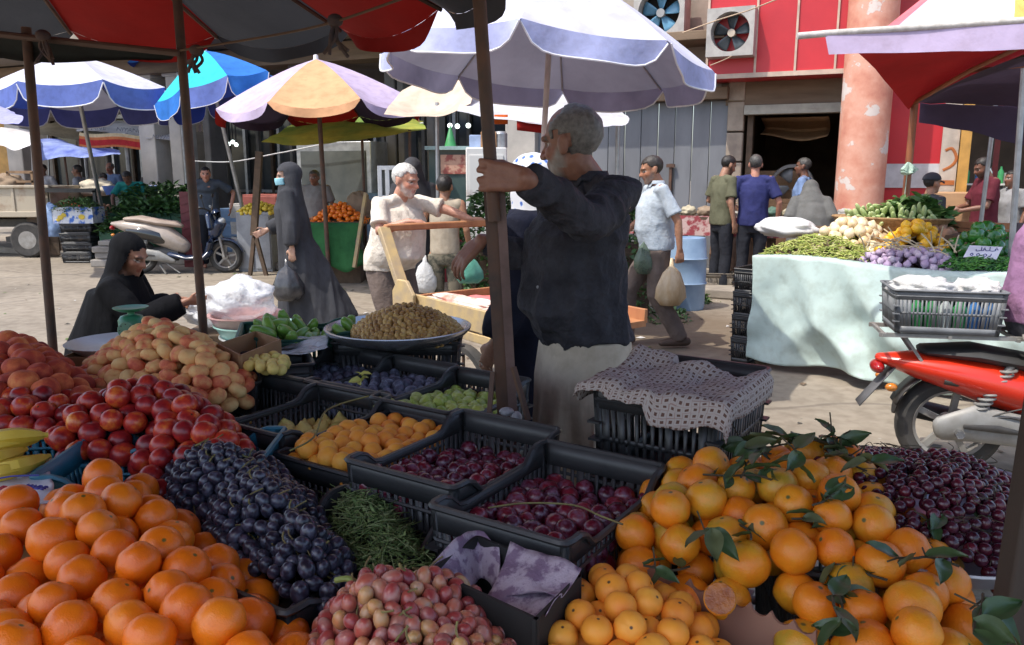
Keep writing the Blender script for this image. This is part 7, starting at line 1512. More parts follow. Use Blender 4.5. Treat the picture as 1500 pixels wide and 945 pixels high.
# ---------------------------------------------------------------- stalls across the street, left half
def bigleaf(name, label, pol, h, n, size, mats, depth=.05, seed=1, asp=2):
    rng = np.random.default_rng(seed); mb = MB(); X = []
    while len(X) < n:
        c = rng.uniform(pol.min(0), pol.max(0), (n, 2)); c = c[inside(pol, c[:, 0], c[:, 1])]; z = h(c[:, 0], c[:, 1])-rng.uniform(0, depth, len(c)); X += list(np.column_stack([c, z]))
    leafpile(mb, X[:n], size, asp, .9, 0, .25, len(mats)); return tag(mb.obj(name, mats, angle=0), label, name.replace('_', ' '), kind='stuff')
def wpoly(x0, x1, y0, y1): return poly_np([(x0, y0), (x1, y0), (x1, y1), (x0, y1)])
GR_ = [M('leaf_a', (.05, .13, .03), .5), M('leaf_b', (.085, .19, .045), .5), M('leaf_c', (.04, .09, .03), .55)]; GRL = [M('leaf_d', (.14, .24, .06), .55), M('leaf_e', (.09, .18, .045), .55)]
def stand(label, x0, x1, y0, y1, z, mat, cat='stand', name='display_stand'):
    mb = MB(); mb.box(((x0+x1)/2, (y0+y1)/2, z/2), (x1-x0, y1-y0, z)); n = max(2, int((x1-x0)/.28))
    for i in range(n): mb.box((x0+(i+.5)*(x1-x0)/n, y0-.012, z/2), ((x1-x0)/n-.03, .02, z*.9))
    return tag(mb.obj(name, mat, bevel=.008), label, cat)
X_ = lambda px, Y: P(px, 300, Y).x
# greens: three steps rising away from the street
for i, (y0, y1, z, xa, xb) in enumerate(((13.6, 14.1, .55, 158, 236), (14.1, 14.6, .82, 152, 270), (14.6, 15.2, 1.05, 150, 272))):
    x0, x1 = X_(xa, 14), X_(xb, 14); stand('green painted stand, %s step of the greens stall behind the beige scooter' % ('lowest', 'middle', 'top')[i], x0, x1, y0, y1, z, M('green_boards', (.02, .1, .045), .6, (.015, .06, .03), 5))
    p = wpoly(x0, x1, y0-.06, y1); bigleaf('leafy_greens', 'bundled leafy greens on the %s step behind the beige scooter' % ('lowest', 'middle', 'top')[i], p, heapfn(p, z+.02, .2, .25, .05, i), 900, .13, GR_, .12, i, 3)
x0, x1 = X_(82, 13.6), X_(134, 13.6)
for i in range(4): crate((x0+x1)/2+.02*(i % 2), 13.7, 0, .02*i, '%s black crate of the stack under the blue and yellow carton' % ('bottom', 'second', 'third', 'top')[i], 'farc', None, (.52, .36, .17, .0), base=.003+.165*i)
zc = .003+.165*4+.01; bxm = paper_mat('blue_yellow_print', (.6, .62, .66), (.04, .14, .5), 5); 
yc = carton('fruit_carton', 'white fruit carton printed in blue and yellow on the black crates', 'carton', [(x0-.03, 13.5), (x1+.06, 13.5), (x1+.06, 13.9), (x0-.03, 13.9)], zc, zc+.27, bxm)
mb = MB(); 
for (dx, dz, r_) in ((.14, .1, .05), (.2, .14, .045), (.5, .11, .055), (.1, .06, .035)): mb.ell((dx, -.008, dz), (r_, .004, r_*.8))
mb.obj('yellow_print', M('yellow_print', (.7, .5, .05), .6), yc)
p = wpoly(x0-.02, x1+.05, 13.45, 13.95); bigleaf('herb_bundles', 'green herbs heaped in the blue and yellow carton', p, heapfn(p, zc+.25, .16, .2, .02, 1), 900, .06, GRL+GR_[:1], .08, 6, 3)
ax0, ax1 = X_(60, 15), X_(150, 15); stand('dark plank table behind the blue and yellow carton', ax0, ax1, 14.5, 15.3, .8, WOODD, 'table')
TOM = fruit('tomato_skin', [(0, (.5, .02, .015)), (1, (.65, .05, .03))], .25, 5); tm = m3('tomato', TOM, roundfruit(.04, .85, .1, sd=1), seg=12, rings=8); p = wpoly(X_(66, 14.4), X_(104, 14.4), 14.4, 15.0); strew(tm, pack(p, heapfn(p, .84, .2, .3, .01, 1), .04, .05, 41, it=30), 'tomato', 'red tomato in the heap left of the greens stall', 'tomato', 'tomatoes left of the greens')
POT = fruit('potato_skin', [(0, (.3, .14, .08)), (1, (.45, .25, .14))], .7, 5); pm = m3('potato', POT, roundfruit(.045, 1.3, 0, sd=1, wob=.1), seg=12, rings=8); p = wpoly(X_(118, 14.4), X_(150, 14.4), 14.4, 15.0); strew(pm, pack(p, heapfn(p, .84, .15, .3, .01, 1), .045, .05, 42, it=30), 'potato', 'brown potato heaped between the tomatoes and the greens', 'potato', 'potatoes beside the tomatoes')
mb = MB(); mb.bar(P(52, 279, 14.3), P(140, 279, 14.3), .05, .07); mb.bar(P(60, 279, 14.3), foot(60, 279, 14.3), .05, .05); mb.bar(P(138, 279, 14.3), foot(138, 279, 14.3), .05, .05); tag(mb.obj('dark_rail', BLACKP), 'dark rail in front of the tomatoes at the far left', 'rail')
lump('white_sack', 'cream white bundle on the stall left of the greens', 'sack', P(142, 272, 15.4)+V((0, 0, -.05)), (.32, .2, .17), M('cream_sack', (.6, .53, .4), .8, bmp=.5, bscale=8), 4, .35); lump('blue_bag', 'light blue plastic bag hanging at the stall beside the blue and yellow carton', 'bag', P(78, 325, 13.9), (.22, .14, .3), cloth('blue_bag', (.3, .42, .65), trans=.2), 9, .3)
for (px, lab) in ((175, 'left of the teal shirted man'), (218, 'right of the teal shirted man')): 
    mb = MB(); c = P(px, 270, 15.4); mb.lathe([(0, 0), (.2, 0), (.26, .16), (.27, .17), (.2, .01)], 20); o = mb.obj('blue_tub', M('blue_tub', (.12, .22, .55), .4)); o.location = (c.x, 15.3, 1.1); tag(o, 'blue tub on the greens stall '+lab, 'tub')
# umbrella foot, leaning board, yellow fruit table
mb = MB(); c = foot(163, 300, 13.2)
for i, (w_, h_) in enumerate(((.62, .12), (.5, .1), (.56, .1), (.4, .08))): mb.box((c.x, c.y, .06+sum((.12, .1, .1, .08)[:i])), (w_, w_*.8, h_))
tag(mb.obj('concrete_foot', M('concrete_foot', (.3, .27, .24), .9, (.2, .18, .16), 6, bmp=.4), bevel=.015), 'stepped concrete foot holding the pole of the wide white and blue umbrella', 'umbrella foot')
mb = MB(); a = P(276, 300, 12.75); mb.box((a.x, 12.8, .62), (.3, .03, 1.2)); 
for i in range(9): mb.bar((a.x-.14, 12.782, .1+.13*i), (a.x+.14, 12.782, .2+.13*i), .012, .02)
tag(mb.obj('maroon_board', M('maroon_paint', (.16, .025, .03), .55)), 'maroon ribbed board standing behind the beige scooter', 'board')
x0, x1 = X_(332, 12), X_(384, 12); stand('grey cloth covered table of yellow fruit behind the silver umbrella pole', x0, x1, 12.35, 13.0, .92, M('grey_cloth', (.32, .33, .35), .8), 'table'); YL = fruit('yellow_fruit', [(0, (.6, .4, .03)), (1, (.66, .5, .06))], .5, 5); ym = m3('yellow_fruit', YL, roundfruit(.035, 1.0, .05, sd=1), seg=10, rings=7); p = wpoly(x0, x1, 12.35, 12.95); strew(ym, pack(p, heapfn(p, .94, .16, .3, .01, 1), .034, .04, 43, it=25), 'yellow_fruit', 'small yellow fruit on the grey table behind the masked woman', 'fruit', 'yellow fruit on the grey table')
mb = MB(); mb.bar(P(380, 222, 11.9), P(372, 345, 11.9), .09, .09); mb.bar(P(373, 340, 11.9), foot(360, 300, 11.9), .07, .05); mb.bar(P(373, 340, 11.9), foot(384, 300, 11.9), .07, .05); tag(mb.obj('wooden_post', WOODD), 'dark wooden post with splayed feet left of the masked woman', 'post')
# orange stall
x0, x1 = X_(440, 10.9), X_(532, 10.9); os_ = thing('fruit_stand', 'orange stall skirted with torn green cloth below the lilac and peach umbrella', 'stall', ((x0+x1)/2, 11.2, 0))
mb = MB(); mb.box((0, 0, .84), (x1-x0, .8, .06)); mb.box((0, .1, .4), (x1-x0-.2, .5, .8)); mb.obj('table', WOODD, os_)
GCL = cloth('green_cloth', (.035, .15, .05), trans=.05, col2=(.02, .1, .035)); mb = MB(); mb.grid(lambda u, v: V(((u-.5)*(x1-x0), -.42-.03*v-.02*math.sin(u*17)*v, .86-(.62+.05*math.sin(u*11))*v)), 40, 10); mb.obj('cloth_skirt', GCL, os_, thick=.004)
mb = MB(); c = V((.12*(x1-x0)+.28, -.468, .58))
for (dx, dz, r_) in ((0, .03, .05), (.03, -.03, .04), (-.025, -.04, .03)): mb.ell(c+V((dx, 0, dz)), (r_, .004, r_*1.2))
mb.obj('dark_patch', BLACKP, os_)
p = wpoly(x0+.02, x1-.75, 10.84, 11.55); ra_ = m3('red_fruit', fruit('red_brown_fruit', [(0, (.3, .1, .04)), (1, (.5, .2, .08))], .5, 5), roundfruit(.034, .95, .05), seg=10, rings=7); strew(ra_, pack(p, heapfn(p, .89, .27, .4, .01, 1), .034, .05, 44, it=25), 'brown_fruit', 'reddish brown fruit in the left heap of the orange stall', 'fruit', 'brown fruit at the orange stall')
og = m3('tangerine', fruit('tangerine_skin', [(0, (.75, .13, .01)), (1, (.85, .25, .02))], .4, 5), roundfruit(.038, .9, .05), seg=10, rings=7); p = wpoly(x1-.74, x1-.02, 10.84, 11.55); strew(og, pack(p, heapfn(p, .89, .24, .35, .01, 2), .038, .05, 45, it=25), 'tangerine', 'bright tangerine in the right heap of the stall under the peach umbrella', 'tangerine', 'tangerines at the stall under the umbrella')
mb = MB(); mb.bar(P(536, 283, 10.8), P(519, 392, 10.6), .1, .04); tag(mb.obj('plank', PLY), 'pale plank leaning at the right end of the orange stall', 'plank')
lump('brown_sack', 'brown sack behind the tangerines on the orange stall', 'sack', P(525, 302, 11.3), (.18, .14, .2), M('jute', (.28, .2, .13), .9, bmp=.6, bscale=40), 3, .25)
# ---------------------------------------------------------------- truck at the left edge
tk = thing('pickup_truck', 'old cream pickup at the left edge, only its loading bed and rear wheel in view', 'truck', (P(0, 350, 14).x, 14.4, 0)); CRT = M('rusty_cream_paint', (.42, .36, .27), .6, (.24, .13, .07), 3, .3, .5, bmp=.3)
tx = tk.location.x
def tl(px, py, y): return P(px, py, y)-tk.location
mb = MB(); xr = tl(56, 300, 14).x; mb.box((xr-1.3, 0, 1.0), (2.6, .05, .55)); mb.box((xr-1.3, 1.6, 1.0), (2.6, .05, .55)); mb.box((xr-.02, .8, 1.0), (.05, 1.65, .55)); mb.box((xr-1.3, .8, .75), (2.6, 1.6, .05)); mb.box((xr-1.3, -.03, .78), (2.6, .06, .1)); mb.box((xr-1.3, -.03, 1.27), (2.64, .08, .05))
for i in range(6): mb.box((xr-.2-.45*i, -.03, 1.0), (.05, .03, .5))
mb.obj('loading_bed', CRT, tk, bevel=.01)
mb = MB(); mb.ring([(.16, -.09), (.28, -.1), (.32, -.06), (.32, .06), (.28, .1), (.16, .09)], 32, (tl(22, 355, 14).x, .05, .32), Matrix.Rotation(rad(90), 3, 'X')); w_ = mb.obj('wheel', TYRE, tk); mb = MB(); mb.lathe([(0, -.05), (.08, -.07), (.16, -.06), (.17, -.09)], 24, (tl(22, 355, 14).x, .05, .32), Matrix.Rotation(rad(-90), 3, 'X')); mb.obj('rim', ALLOY, w_)
mb = MB(); mb.box((xr-1.3, .7, .6), (2.4, .7, .14)); mb.box((xr-.9, .75, .32), (.1, 1.3, .1)); mb.obj('chassis', BLACKP, tk)
mb = MB(); mb.box((xr-3.3, .8, 1.1), (1.3, 1.6, 1.1)); mb.box((xr-3.2, .8, 1.85), (1.0, 1.5, .5)); mb.obj('cab', CRT, tk, bevel=.06)
mb = MB(); c = P(30, 262, 14.8)
for (w_, x_) in ((.5, 0),): 
    for sx in (-1, 1): mb.bar(c+V((sx*.22, 0, -.22)), c+V((sx*.22, 0, .12)), .04, .04); 
    mb.bar(c+V((-.24, 0, .12)), c+V((.24, 0, .12)), .04, .05); mb.bar(c+V((-.24, 0, -.05)), c+V((.24, 0, -.05)), .04, .04)
tag(mb.obj('wooden_rack', WOOD), 'small wooden rack standing in the loading bed of the cream pickup', 'frame'); lump('sack', 'dusty sack lying in the loading bed of the cream pickup', 'sack', P(10, 270, 14.9), (.3, .2, .2), M('jute', (.28, .2, .13), .9), 7, .3)
# ---------------------------------------------------------------- middle: window frame, fridge, counter, leaf heap
wf = thing('window_frame', 'loose white window frame propped up behind the old man', 'window frame', foot(582, 300, 9.6)); a = P(556, 246, 9.6)-wf.location; b = P(610, 330, 9.6)-wf.location; mb = MB(); W_, Hh = b.x-a.x, a.z
for x in (a.x, (a.x+b.x)/2-.12, b.x): mb.box((x, 0, Hh/2), (.05, .05, Hh))
for z_ in (.03, Hh*.3, Hh*.55, Hh*.78, Hh): mb.box(((a.x+b.x)/2, .003, z_), (W_+.05, .05, .05))
mb.obj('frame', WHITEP, wf, bevel=.006); mb = MB(); mb.box(((a.x+b.x)/2, .02, Hh/2), (W_, .008, Hh)); mb.obj('pane', GLASSD, wf)
fr = thing('cupboard', 'white stained metal cupboard behind the centre post', 'cupboard', foot(710, 300, 10.2)); a = P(682, 216, 10.2)-fr.location; b = P(742, 216, 10.2)-fr.location
mb = MB(); mb.box(((a.x+b.x)/2, .3, a.z/2), (b.x-a.x, .6, a.z)); mb.obj('cabinet', M('stained_white', (.6, .6, .58), .5, (.4, .34, .33), 2.2, .3, .45), fr, bevel=.015); mb = MB(); mb.box(((a.x+b.x)/2, -.008, a.z*.55), (b.x-a.x-.08, .012, a.z*.8)); mb.box((b.x-.08, -.02, a.z*.6), (.02, .02, .16)); mb.obj('door', M('stained_white', (.6, .6, .58)), fr, bevel=.004)
gcn = thing('glass_counter', 'glass shop counter with a pale top left of the white cupboard', 'counter', foot(650, 300, 11.2)); a = P(628, 217, 11.2)-gcn.location; b = P(690, 217, 11.2)-gcn.location
mb = MB(); mb.box(((a.x+b.x)/2, .3, a.z), (b.x-a.x+.1, .75, .05)); mb.obj('counter_top', M('pale_teal_top', (.4, .55, .53), .4), gcn); mb = MB(); mb.box(((a.x+b.x)/2, .3, a.z/2+.3), (b.x-a.x, .6, a.z-.65)); mb.obj('glass_front', M('green_glass', (.06, .1, .1), .12, (.1, .14, .13), 2), gcn); mb = MB(); mb.box(((a.x+b.x)/2, .3, .3), (b.x-a.x, .62, .6)); mb.obj('red_base', M('red_base', (.25, .02, .03), .5), gcn)
mb = MB(); mb.box(((a.x+b.x)/2+.12, -.01, a.z-.22), (.5, .01, .26)); mb.obj('poster', paper_mat('meat_poster', (.6, .35, .25), (.35, .1, .08), 5), gcn)
for (px, py, w_, h_, m_, lab) in ((660, 207, .2, .42, M('green_funnel', (.05, .3, .1), .5), 'green cone shaped scoop standing on the glass counter'),): 
    c = P(px, 217, 11.3); mb = MB(); mb.lathe([(0, .0), (.09, .0), (.01, .3), (0, .31)], 14); o = mb.obj('green_cone', m_); o.location = c; tag(o, lab, 'cone')
for (px, pt_, Y, w_, d_, m_, lab, cat) in ((697, 199, 10.5, .16, .16, M('light_blue_box', (.35, .45, .65), .6), 'light blue box on the white cupboard', 'box'), (716, 194, 10.5, .2, .2, KRAFT, 'brown box on the white cupboard', 'box'), (733, 196, 10.5, .16, .2, METAL, 'grey metal canister on the white cupboard', 'canister')):
    c = P(px, 216, Y); t_ = P(px, pt_, Y).z; zb_ = P(710, 216, 10.2).z+.002; mb = MB()
    if cat == 'canister': mb.lathe([(0, 0), (.09, 0), (.09, t_-zb_), (.06, t_-zb_+.03), (0, t_-zb_+.03)], 18)
    else: mb.box((0, 0, (t_-zb_)/2), (w_, d_, t_-zb_)); mb.box((0, 0, t_-zb_+.006), (w_*.96, d_*.3, .008))
    o = mb.obj('storage_box' if cat == 'box' else cat, m_, bevel=.006); o.location = (c.x, Y, zb_); tag(o, lab, cat)
p = poly_np([(X_(660, 8.6), 8.3), (X_(950, 8.6), 8.3), (X_(945, 9.2), 9.2), (X_(662, 9.2), 9.2)]); stand('dark table under the broad heap of leafy greens behind the seller', p[0][0], p[1][0], 8.35, 9.15, .75, WOODD, 'table'); bigleaf('leafy_greens', 'broad heap of dark leafy greens behind the centre post and the seller', p, heapfn(p, .8, .62, .5, .05, 2), 2600, .085, GR_, .08, 12, 1.9); bigleaf('leafy_greens', 'loose leaves spilling down the front of the table behind the boy', poly_np([(p[0][0], 8.2), (p[1][0], 8.2), (p[1][0], 8.36), (p[0][0], 8.36)]), lambda x, y: .75+0*x, 900, .08, GR_, .7, 13, 1.9)
# stall clutter along the arcade: tables, boxes, shelves
rng2 = random.Random(4)
CLM = [M('cl_%d' % i, c, .7) for i, c in enumerate(((.3, .22, .15), (.12, .2, .32), (.4, .38, .35), (.3, .08, .06), (.08, .16, .12), (.45, .4, .28)))]; CN = ('brown', 'blue', 'pale grey', 'red', 'dark green', 'cream')
for i, px in enumerate((322, 345, 366, 395, 415, 505, 530, 552, 205, 92, 150)):
    s_, _ = FS(px, 290, .9); mb = MB(); w_ = rng2.uniform(.5, .8); h_ = rng2.uniform(.7, 1.1); mb.box((0, 0, h_/2), (w_, .5, h_)); 
    for k in range(3): mb.box((0, -.255, h_*(k+.5)/3), (w_*.92, .02, h_/3-.05))
    o = mb.obj('storage_chest', CLM[i % 6], bevel=.01); o.location = FW(s_, .9, .12); o.rotation_euler = (0, 0, FA); tag(o, '%s storage chest before the arcade, %s' % (CN[i % 6], ('left of the silver umbrella pole', 'right of the silver umbrella pole', 'just left of the masked woman', 'behind the masked woman', 'right of the masked woman', 'behind the tangerines', 'left of the white window frame', 'behind the white window frame', 'behind the teal shirted man', 'behind the pink shirted man', 'behind the light blue shirted man')[i]), 'chest')
oven = thing('oven', 'dark glass fronted metal oven behind the orange stall', 'oven', FW(FS(505, 270, .6)[0], .6, .12), FA); mb = MB(); mb.box((0, 0, .95), (1.5, .6, 1.9)); mb.obj('casing', METAL, oven, bevel=.01); mb = MB(); mb.box((0, -.31, 1.2), (1.3, .03, 1.1)); mb.obj('glass_door', GLASSD, oven); mb = MB(); mb.box((0, -.31, .35), (1.3, .03, .4)); mb.obj('lower_door', GREYC, oven); mb = MB(); mb.bar((-.5, -.36, .62), (.5, -.36, .62), .03, .03); mb.obj('handle', CHROME, oven)
mb = MB(); s_, z_ = FS(463, 235, .25); mb.box((0, 0, 0), (.7, .02, .8)); o = mb.obj('notice_board', M('notice_white', (.5, .5, .47), .7, (.38, .36, .33), 3)); o.location = FW(s_, .26, z_); o.rotation_euler = (0, 0, FA); tag(o, 'pale notice board above the man behind the oranges', 'board')
# ---------------------------------------------------------------- right: barrel, gas bottle, crate, goods table
BRL = M('blue_barrel', (.25, .36, .5), .45, (.18, .27, .4), 4, bmp=.1)
c = foot(1010, 300, 9.0); mb = MB(); mb.lathe([(0, 0), (.2, 0), (.21, .03), (.215, .28), (.23, .3), (.215, .32), (.215, .56), (.23, .58), (.215, .6), (.2, .78), (.19, .81), (.185, .79), (0, .78)], 30); o = mb.obj('barrel', BRL); o.location = c; tag(o, 'pale blue plastic barrel beside the walking man', 'barrel')
c = G(1055, 397, .12); gb = thing('gas_bottle', 'rusty brown gas bottle on the pavement edge', 'gas bottle', c); RB = M('rusty_gas', (.22, .13, .085), .65, (.12, .065, .04), 7, bmp=.3); mb = MB(); mb.lathe([(0, 0), (.15, 0), (.155, .03), (.16, .06), (.165, .24), (.17, .25), (.165, .26), (.155, .36), (.11, .42), (.05, .44), (0, .44)], 26); mb.obj('tank', RB, gb); mb = MB(); mb.lathe([(.115, .39), (.118, .52), (.112, .54), (.11, .52), (.108, .39)], 22); mb.tube([V((0, 0, .44)), V((0, 0, .5))], .025, 8); mb.obj('collar', RB, gb)
c = foot(1088, 300, 10.5); mb = MB(); mb.lathe([(0, 0), (.14, 0), (.15, .05), (.15, .5), (.1, .6), (.04, .64), (.04, .72), (0, .72)], 20); o = mb.obj('gas_bottle', RB); o.location = c+V((0, 0, .12)); tag(o, 'tall dark gas bottle standing behind the navy shirted man', 'gas bottle')
c = G(1052, 431, 0); crate(c.x, c.y+.15, 0, rad(-12), 'dusty grey brown crate on the street below the gas bottle', 'dust', None, (.42, .3, .26, .0), M('dusty_crate', (.2, .17, .13), .8, (.12, .1, .08), 8), base=.002)
gt = thing('goods_table', 'long table of goods under a red and white cloth before the shutter', 'table', FW(FS(1050, 310, .6)[0], 1.0, 0), FA); tw_ = 3.6; mb = MB(); mb.box((0.2, 0, .92), (tw_, .6, .05)); 
for sx in (-1.5, -.4, .8, 1.8): mb.box((sx, 0, .5), (.06, .5, .8))
mb.obj('tabletop', WOODD, gt); mb = MB(); mb.grid(lambda u, v: V(((u-.5)*tw_+.2, -.31-.02*v-.015*math.sin(u*40), .96-.26*v)), 60, 5); mb.obj('cloth_skirt', M('red_white_skirt', (.45, .32, .3), .85, (.25, .04, .05), 9, .45, .55), gt)
rg = random.Random(2)
for i in range(16):
    x = -1.4+i*.22; p = FW(FS(1050, 310, .6)[0]+x, 1.0+rg.uniform(-.12, .12), .945); o = lump('packet', None, None, p+V((0, 0, .06)), (.11, .09, .075), CLM[i % 6], i*1.7, .25); tag(o, '%s packet lying on the goods table before the shutter' % CN[i % 6], 'packet', '%s packets on the goods table' % CN[i % 6])
p = poly_np([(G(985, 448, 0).x, G(985, 448, 0).y), (G(1040, 446, 0).x, G(1040, 446, 0).y), (G(1035, 425, 0).x, G(1035, 425, 0).y), (G(985, 422, 0).x, G(985, 422, 0).y)]); bigleaf('leaf_scraps', 'heap of trodden green leaf scraps on the street by the barrel', p, heapfn(p, .02, .1, .2, .02, 3), 500, .06, GRL, .05, 15); p = p+np.array([-.5, -1.2]); bigleaf('leaf_scraps', 'dark leaf scraps on the wet ground behind the walking man', p, heapfn(p, .01, .05, .3, .02, 4), 260, .06, GR_, .03, 16)
for (px, py, dx, w_, lab) in ((1138, 250, 1.0, .7, 'brown carton stacked high inside the dark shop'), (1120, 290, .6, .9, 'pale wooden chest inside the dark shop'), (1165, 300, .9, .8, 'grey box inside the dark shop doorway')):
    s_, z_ = FS(px, py, -dx); mb = MB(); h_ = z_-.12; mb.box((0, 0, h_/2), (w_, .6, h_)); mb.box((0, -.31, h_*.5), (w_*.9, .02, h_*.85)); mb.bar((-w_*.45, -.325, h_*.8), (w_*.45, -.325, h_*.8), .02, .03); o = mb.obj('shop_box', (KRAFT, M('pale_plank', (.45, .27, .14), .7), GREYC)[int(dx*10) % 3], bevel=.01); o.location = FW(s_, -dx, .12); o.rotation_euler = (0, 0, FA); tag(o, lab, 'box')
s_, z_ = FS(1160, 272, -.35); tf = thing('round_fan', 'round floor fan in the dark shop doorway', 'fan', FW(s_, -.35, .12), FA); mb = MB(); mb.ring([(.26, -.05), (.3, -.05), (.31, 0), (.3, .05), (.26, .05)], 30, (0, 0, z_-.12), Matrix.Rotation(rad(90), 3, 'X')); mb.tube([V((0, 0, z_-.4)), V((0, 0, 0))], .03, 8); mb.obj('ring', GREYC, tf); mb = MB()
for k in range(4):
    t0 = k*1.57; mb.grid(lambda u, v: V((math.cos(t0+u*.9)*(.05+.2*v), .03*u, z_-.12+math.sin(t0+u*.9)*(.05+.2*v))), 5, 3)
mb.obj('blades', M('grey_blades', (.2, .2, .2), .5), tf, thick=.006)
# ---------------------------------------------------------------- vegetable stall under the mint cloth
SA = V((1.93, 6.28, 0)); SE = V((.76, -.65, 0)); SN = V((.65, .76, 0)); MZ = .86
def sp_(a, b, z): return SA+SE*a+SN*b+V((0, 0, z))
vs_ = thing('vegetable_stall', 'vegetable stall draped with a pale mint cloth reaching almost to the street', 'stall', SA); WL = 2.3
mb = MB(); mb.prism([(0, 0), (WL, 0), (WL, 1.25), (0, 1.25)], (0, 0, MZ-.06), SE, SN, (0, 0, .04)); mb.prism([(0, .45), (WL, .45), (WL, 1.25), (0, 1.25)], (0, 0, MZ-.02), SE, SN, (0, 0, .12)); mb.prism([(0, .85), (WL, .85), (WL, 1.25), (0, 1.25)], (0, 0, MZ+.1), SE, SN, (0, 0, .1)); mb.obj('table', WOODD, vs_)
mb = MB()
for a, b in ((.06, .06), (WL-.06, .06), (.06, 1.1), (WL-.06, 1.1)): mb.bar(SE*a+SN*b, SE*a+SN*b+V((0, 0, MZ-.06)), .07, .07)
mb.obj('legs', WOODD, vs_)
MINT = cloth('mint_cloth', (.54, .66, .62), trans=.12, col2=(.48, .6, .57), scale=2, bmp=.15, bscale=10)
def mint(u, v):
    a = -.02+(WL+.02)*u; f1 = .17*math.exp(-((u-.16-.22*v**1.4)/.055)**2)*v**.7; f2 = .13*math.exp(-((u-.32-.25*v)/.07)**2)*math.sin(v*3.0); f3 = .08*math.sin(u*22+v*5+2*noise.noise(V((u*4, v*3, 0))))*v; sw = .08*math.sin(v*3.14)*math.exp(-((u-.62)/.2)**2)
    k = noise.noise(V((u*7, v*4, 3)))*.035+.018*noise.noise(V((u*18, v*8, 5)))+.03*(.4-abs(noise.noise(V((u*9-v*3.5, v*1.6, 9)))))+.016*(.4-abs(noise.noise(V((u*21-v*6, v*2.5, 2)))))
    top = MZ+.03+.02*math.sin(u*9)
    if v < .12: return SE*a+SN*(.12-.13*v/.12-.02)+V((0, 0, top))
    t = (v-.12)/.88; return SE*(a+.02*math.sin(t*5+u*8))-SN*(.03+f1+f2+.6*f3*.6+sw+k*t)+V((0, 0, top-(MZ-.035+.03*math.sin(u*13))*t))
mb = MB(); mb.grid(mint, 120, 60); mb.obj('mint_cloth', MINT, vs_, thick=.004, angle=0)
mb = MB(); mb.bar(SE*1.0+SN*1.27+V((0, 0, MZ+.26)), SE*2.4+SN*1.27+V((0, 0, MZ+.26)), .04, .05); mb.bar(SE*1.0+SN*1.26+V((0, 0, MZ+.14)), SE*2.4+SN*1.26+V((0, 0, MZ+.14)), .03, .18, 0, V((0, 0, 1))); mb.obj('back_board', ORW, vs_)
for i in range(4): q = SA-SE*.105+SN*.24; crate(q.x, q.y, 0, math.atan2(SN.y, SN.x), '%s dusty black crate of the stack at the left end of the mint stall' % ('bottom', 'second', 'third', 'top')[i], 'mintc', None, (.46, .16, .2, .0), base=.003+.19*i)
def sheap(b0, b1, a0, a1, z, rise, r, meshes, name, label, cat, group, seed, w_=.16, depth=None, den=.6):
    p = poly_np([sp_(a0, b0, 0), sp_(a1, b0, 0), sp_(a1, b1, 0), sp_(a0, b1, 0)]); h = heapfn(p, z, rise, w_, .012, seed)
    return strew(meshes, pack(p, h, r, depth or r*1.8, seed, it=40, den=den), name, label, cat, group)
def aof(px, b, z): # position along the stall of a picture column
    d = ray(px, 350); o_ = V((0, 0, EYE))-SA-SN*b; det = d.x*(-SE.y)-(-SE.x)*d.y; t = ((-o_.x)*(-SE.y)-(-SE.x)*(-o_.y))/det; q = o_+d*t; return q.dot(SE)
ONI = fruit('onion_skin', [(0, (.62, .4, .18)), (.5, (.72, .58, .36)), (1, (.78, .7, .55))], .35, 5, bmp=.05, coat=.2); onm = m3('onion', ONI, roundfruit(.046, .92, 0, sd=1, point=.3), roundfruit(.042, .95, 0, sd=2, point=.25), seg=16, rings=12)
sheap(.36, 1.0, aof(1190, .5, 1), aof(1295, .7, 1), MZ+.1, .22, .043, onm, 'onion', 'pale golden onion in the heap on the mint cloth stall', 'onion', 'onions on the mint stall', 51)
GAR = fruit('garlic_skin', [(0, (.3, .2, .34)), (.5, (.42, .32, .45)), (1, (.6, .54, .58))], .6, 5); gam = m3('garlic', GAR, roundfruit(.03, .85, 0, sd=1, point=.5, lobes=7, lob=.08), seg=14, rings=10)
sheap(.06, .5, aof(1262, .15, 1), aof(1400, .15, 1), MZ+.05, .09, .03, gam, 'garlic_bulb', 'purple garlic bulb at the front of the mint cloth stall', 'garlic', 'garlic on the mint stall', 52)
mb = MB(); STK = M('garlic_stalk', (.55, .46, .3), .8)
for i in range(40):
    a = random.uniform(aof(1262, .15, 1), aof(1405, .15, 1)); b = random.uniform(.08, .5); d = V((random.uniform(-1, 1), random.uniform(-1, .6), random.uniform(.1, .7))).normalized(); q = sp_(a, b, MZ+.13); mb.tube(smooth_path([q, q+d*.09, q+d*.2+V((0, 0, -.03))], 3), .005, 5)
tag(mb.obj('garlic_stalks', STK), 'dry stalks sticking out of the purple garlic', 'stalks', kind='stuff')
LEM = fruit('lemon_skin', [(0, (.75, .36, .01)), (1, (.82, .5, .03))], .4, 5, bmp=.15); lem = m3('lemon', LEM, roundfruit(.038, 1.05, 0, sd=1, point=.15), seg=16, rings=12)
sheap(.36, .95, aof(1300, .6, 1), aof(1372, .6, 1), MZ+.12, .2, .037, lem, 'lemon', 'yellow lemon between the onions and the peppers', 'lemon', 'lemons on the mint stall', 53); sheap(.5, .85, aof(1372, .6, 1), aof(1394, .6, 1), MZ+.12, .1, .037, lem, 'lemon', 'yellow lemon in the small heap beside the peppers', 'lemon', 'lemons beside the peppers', 54)
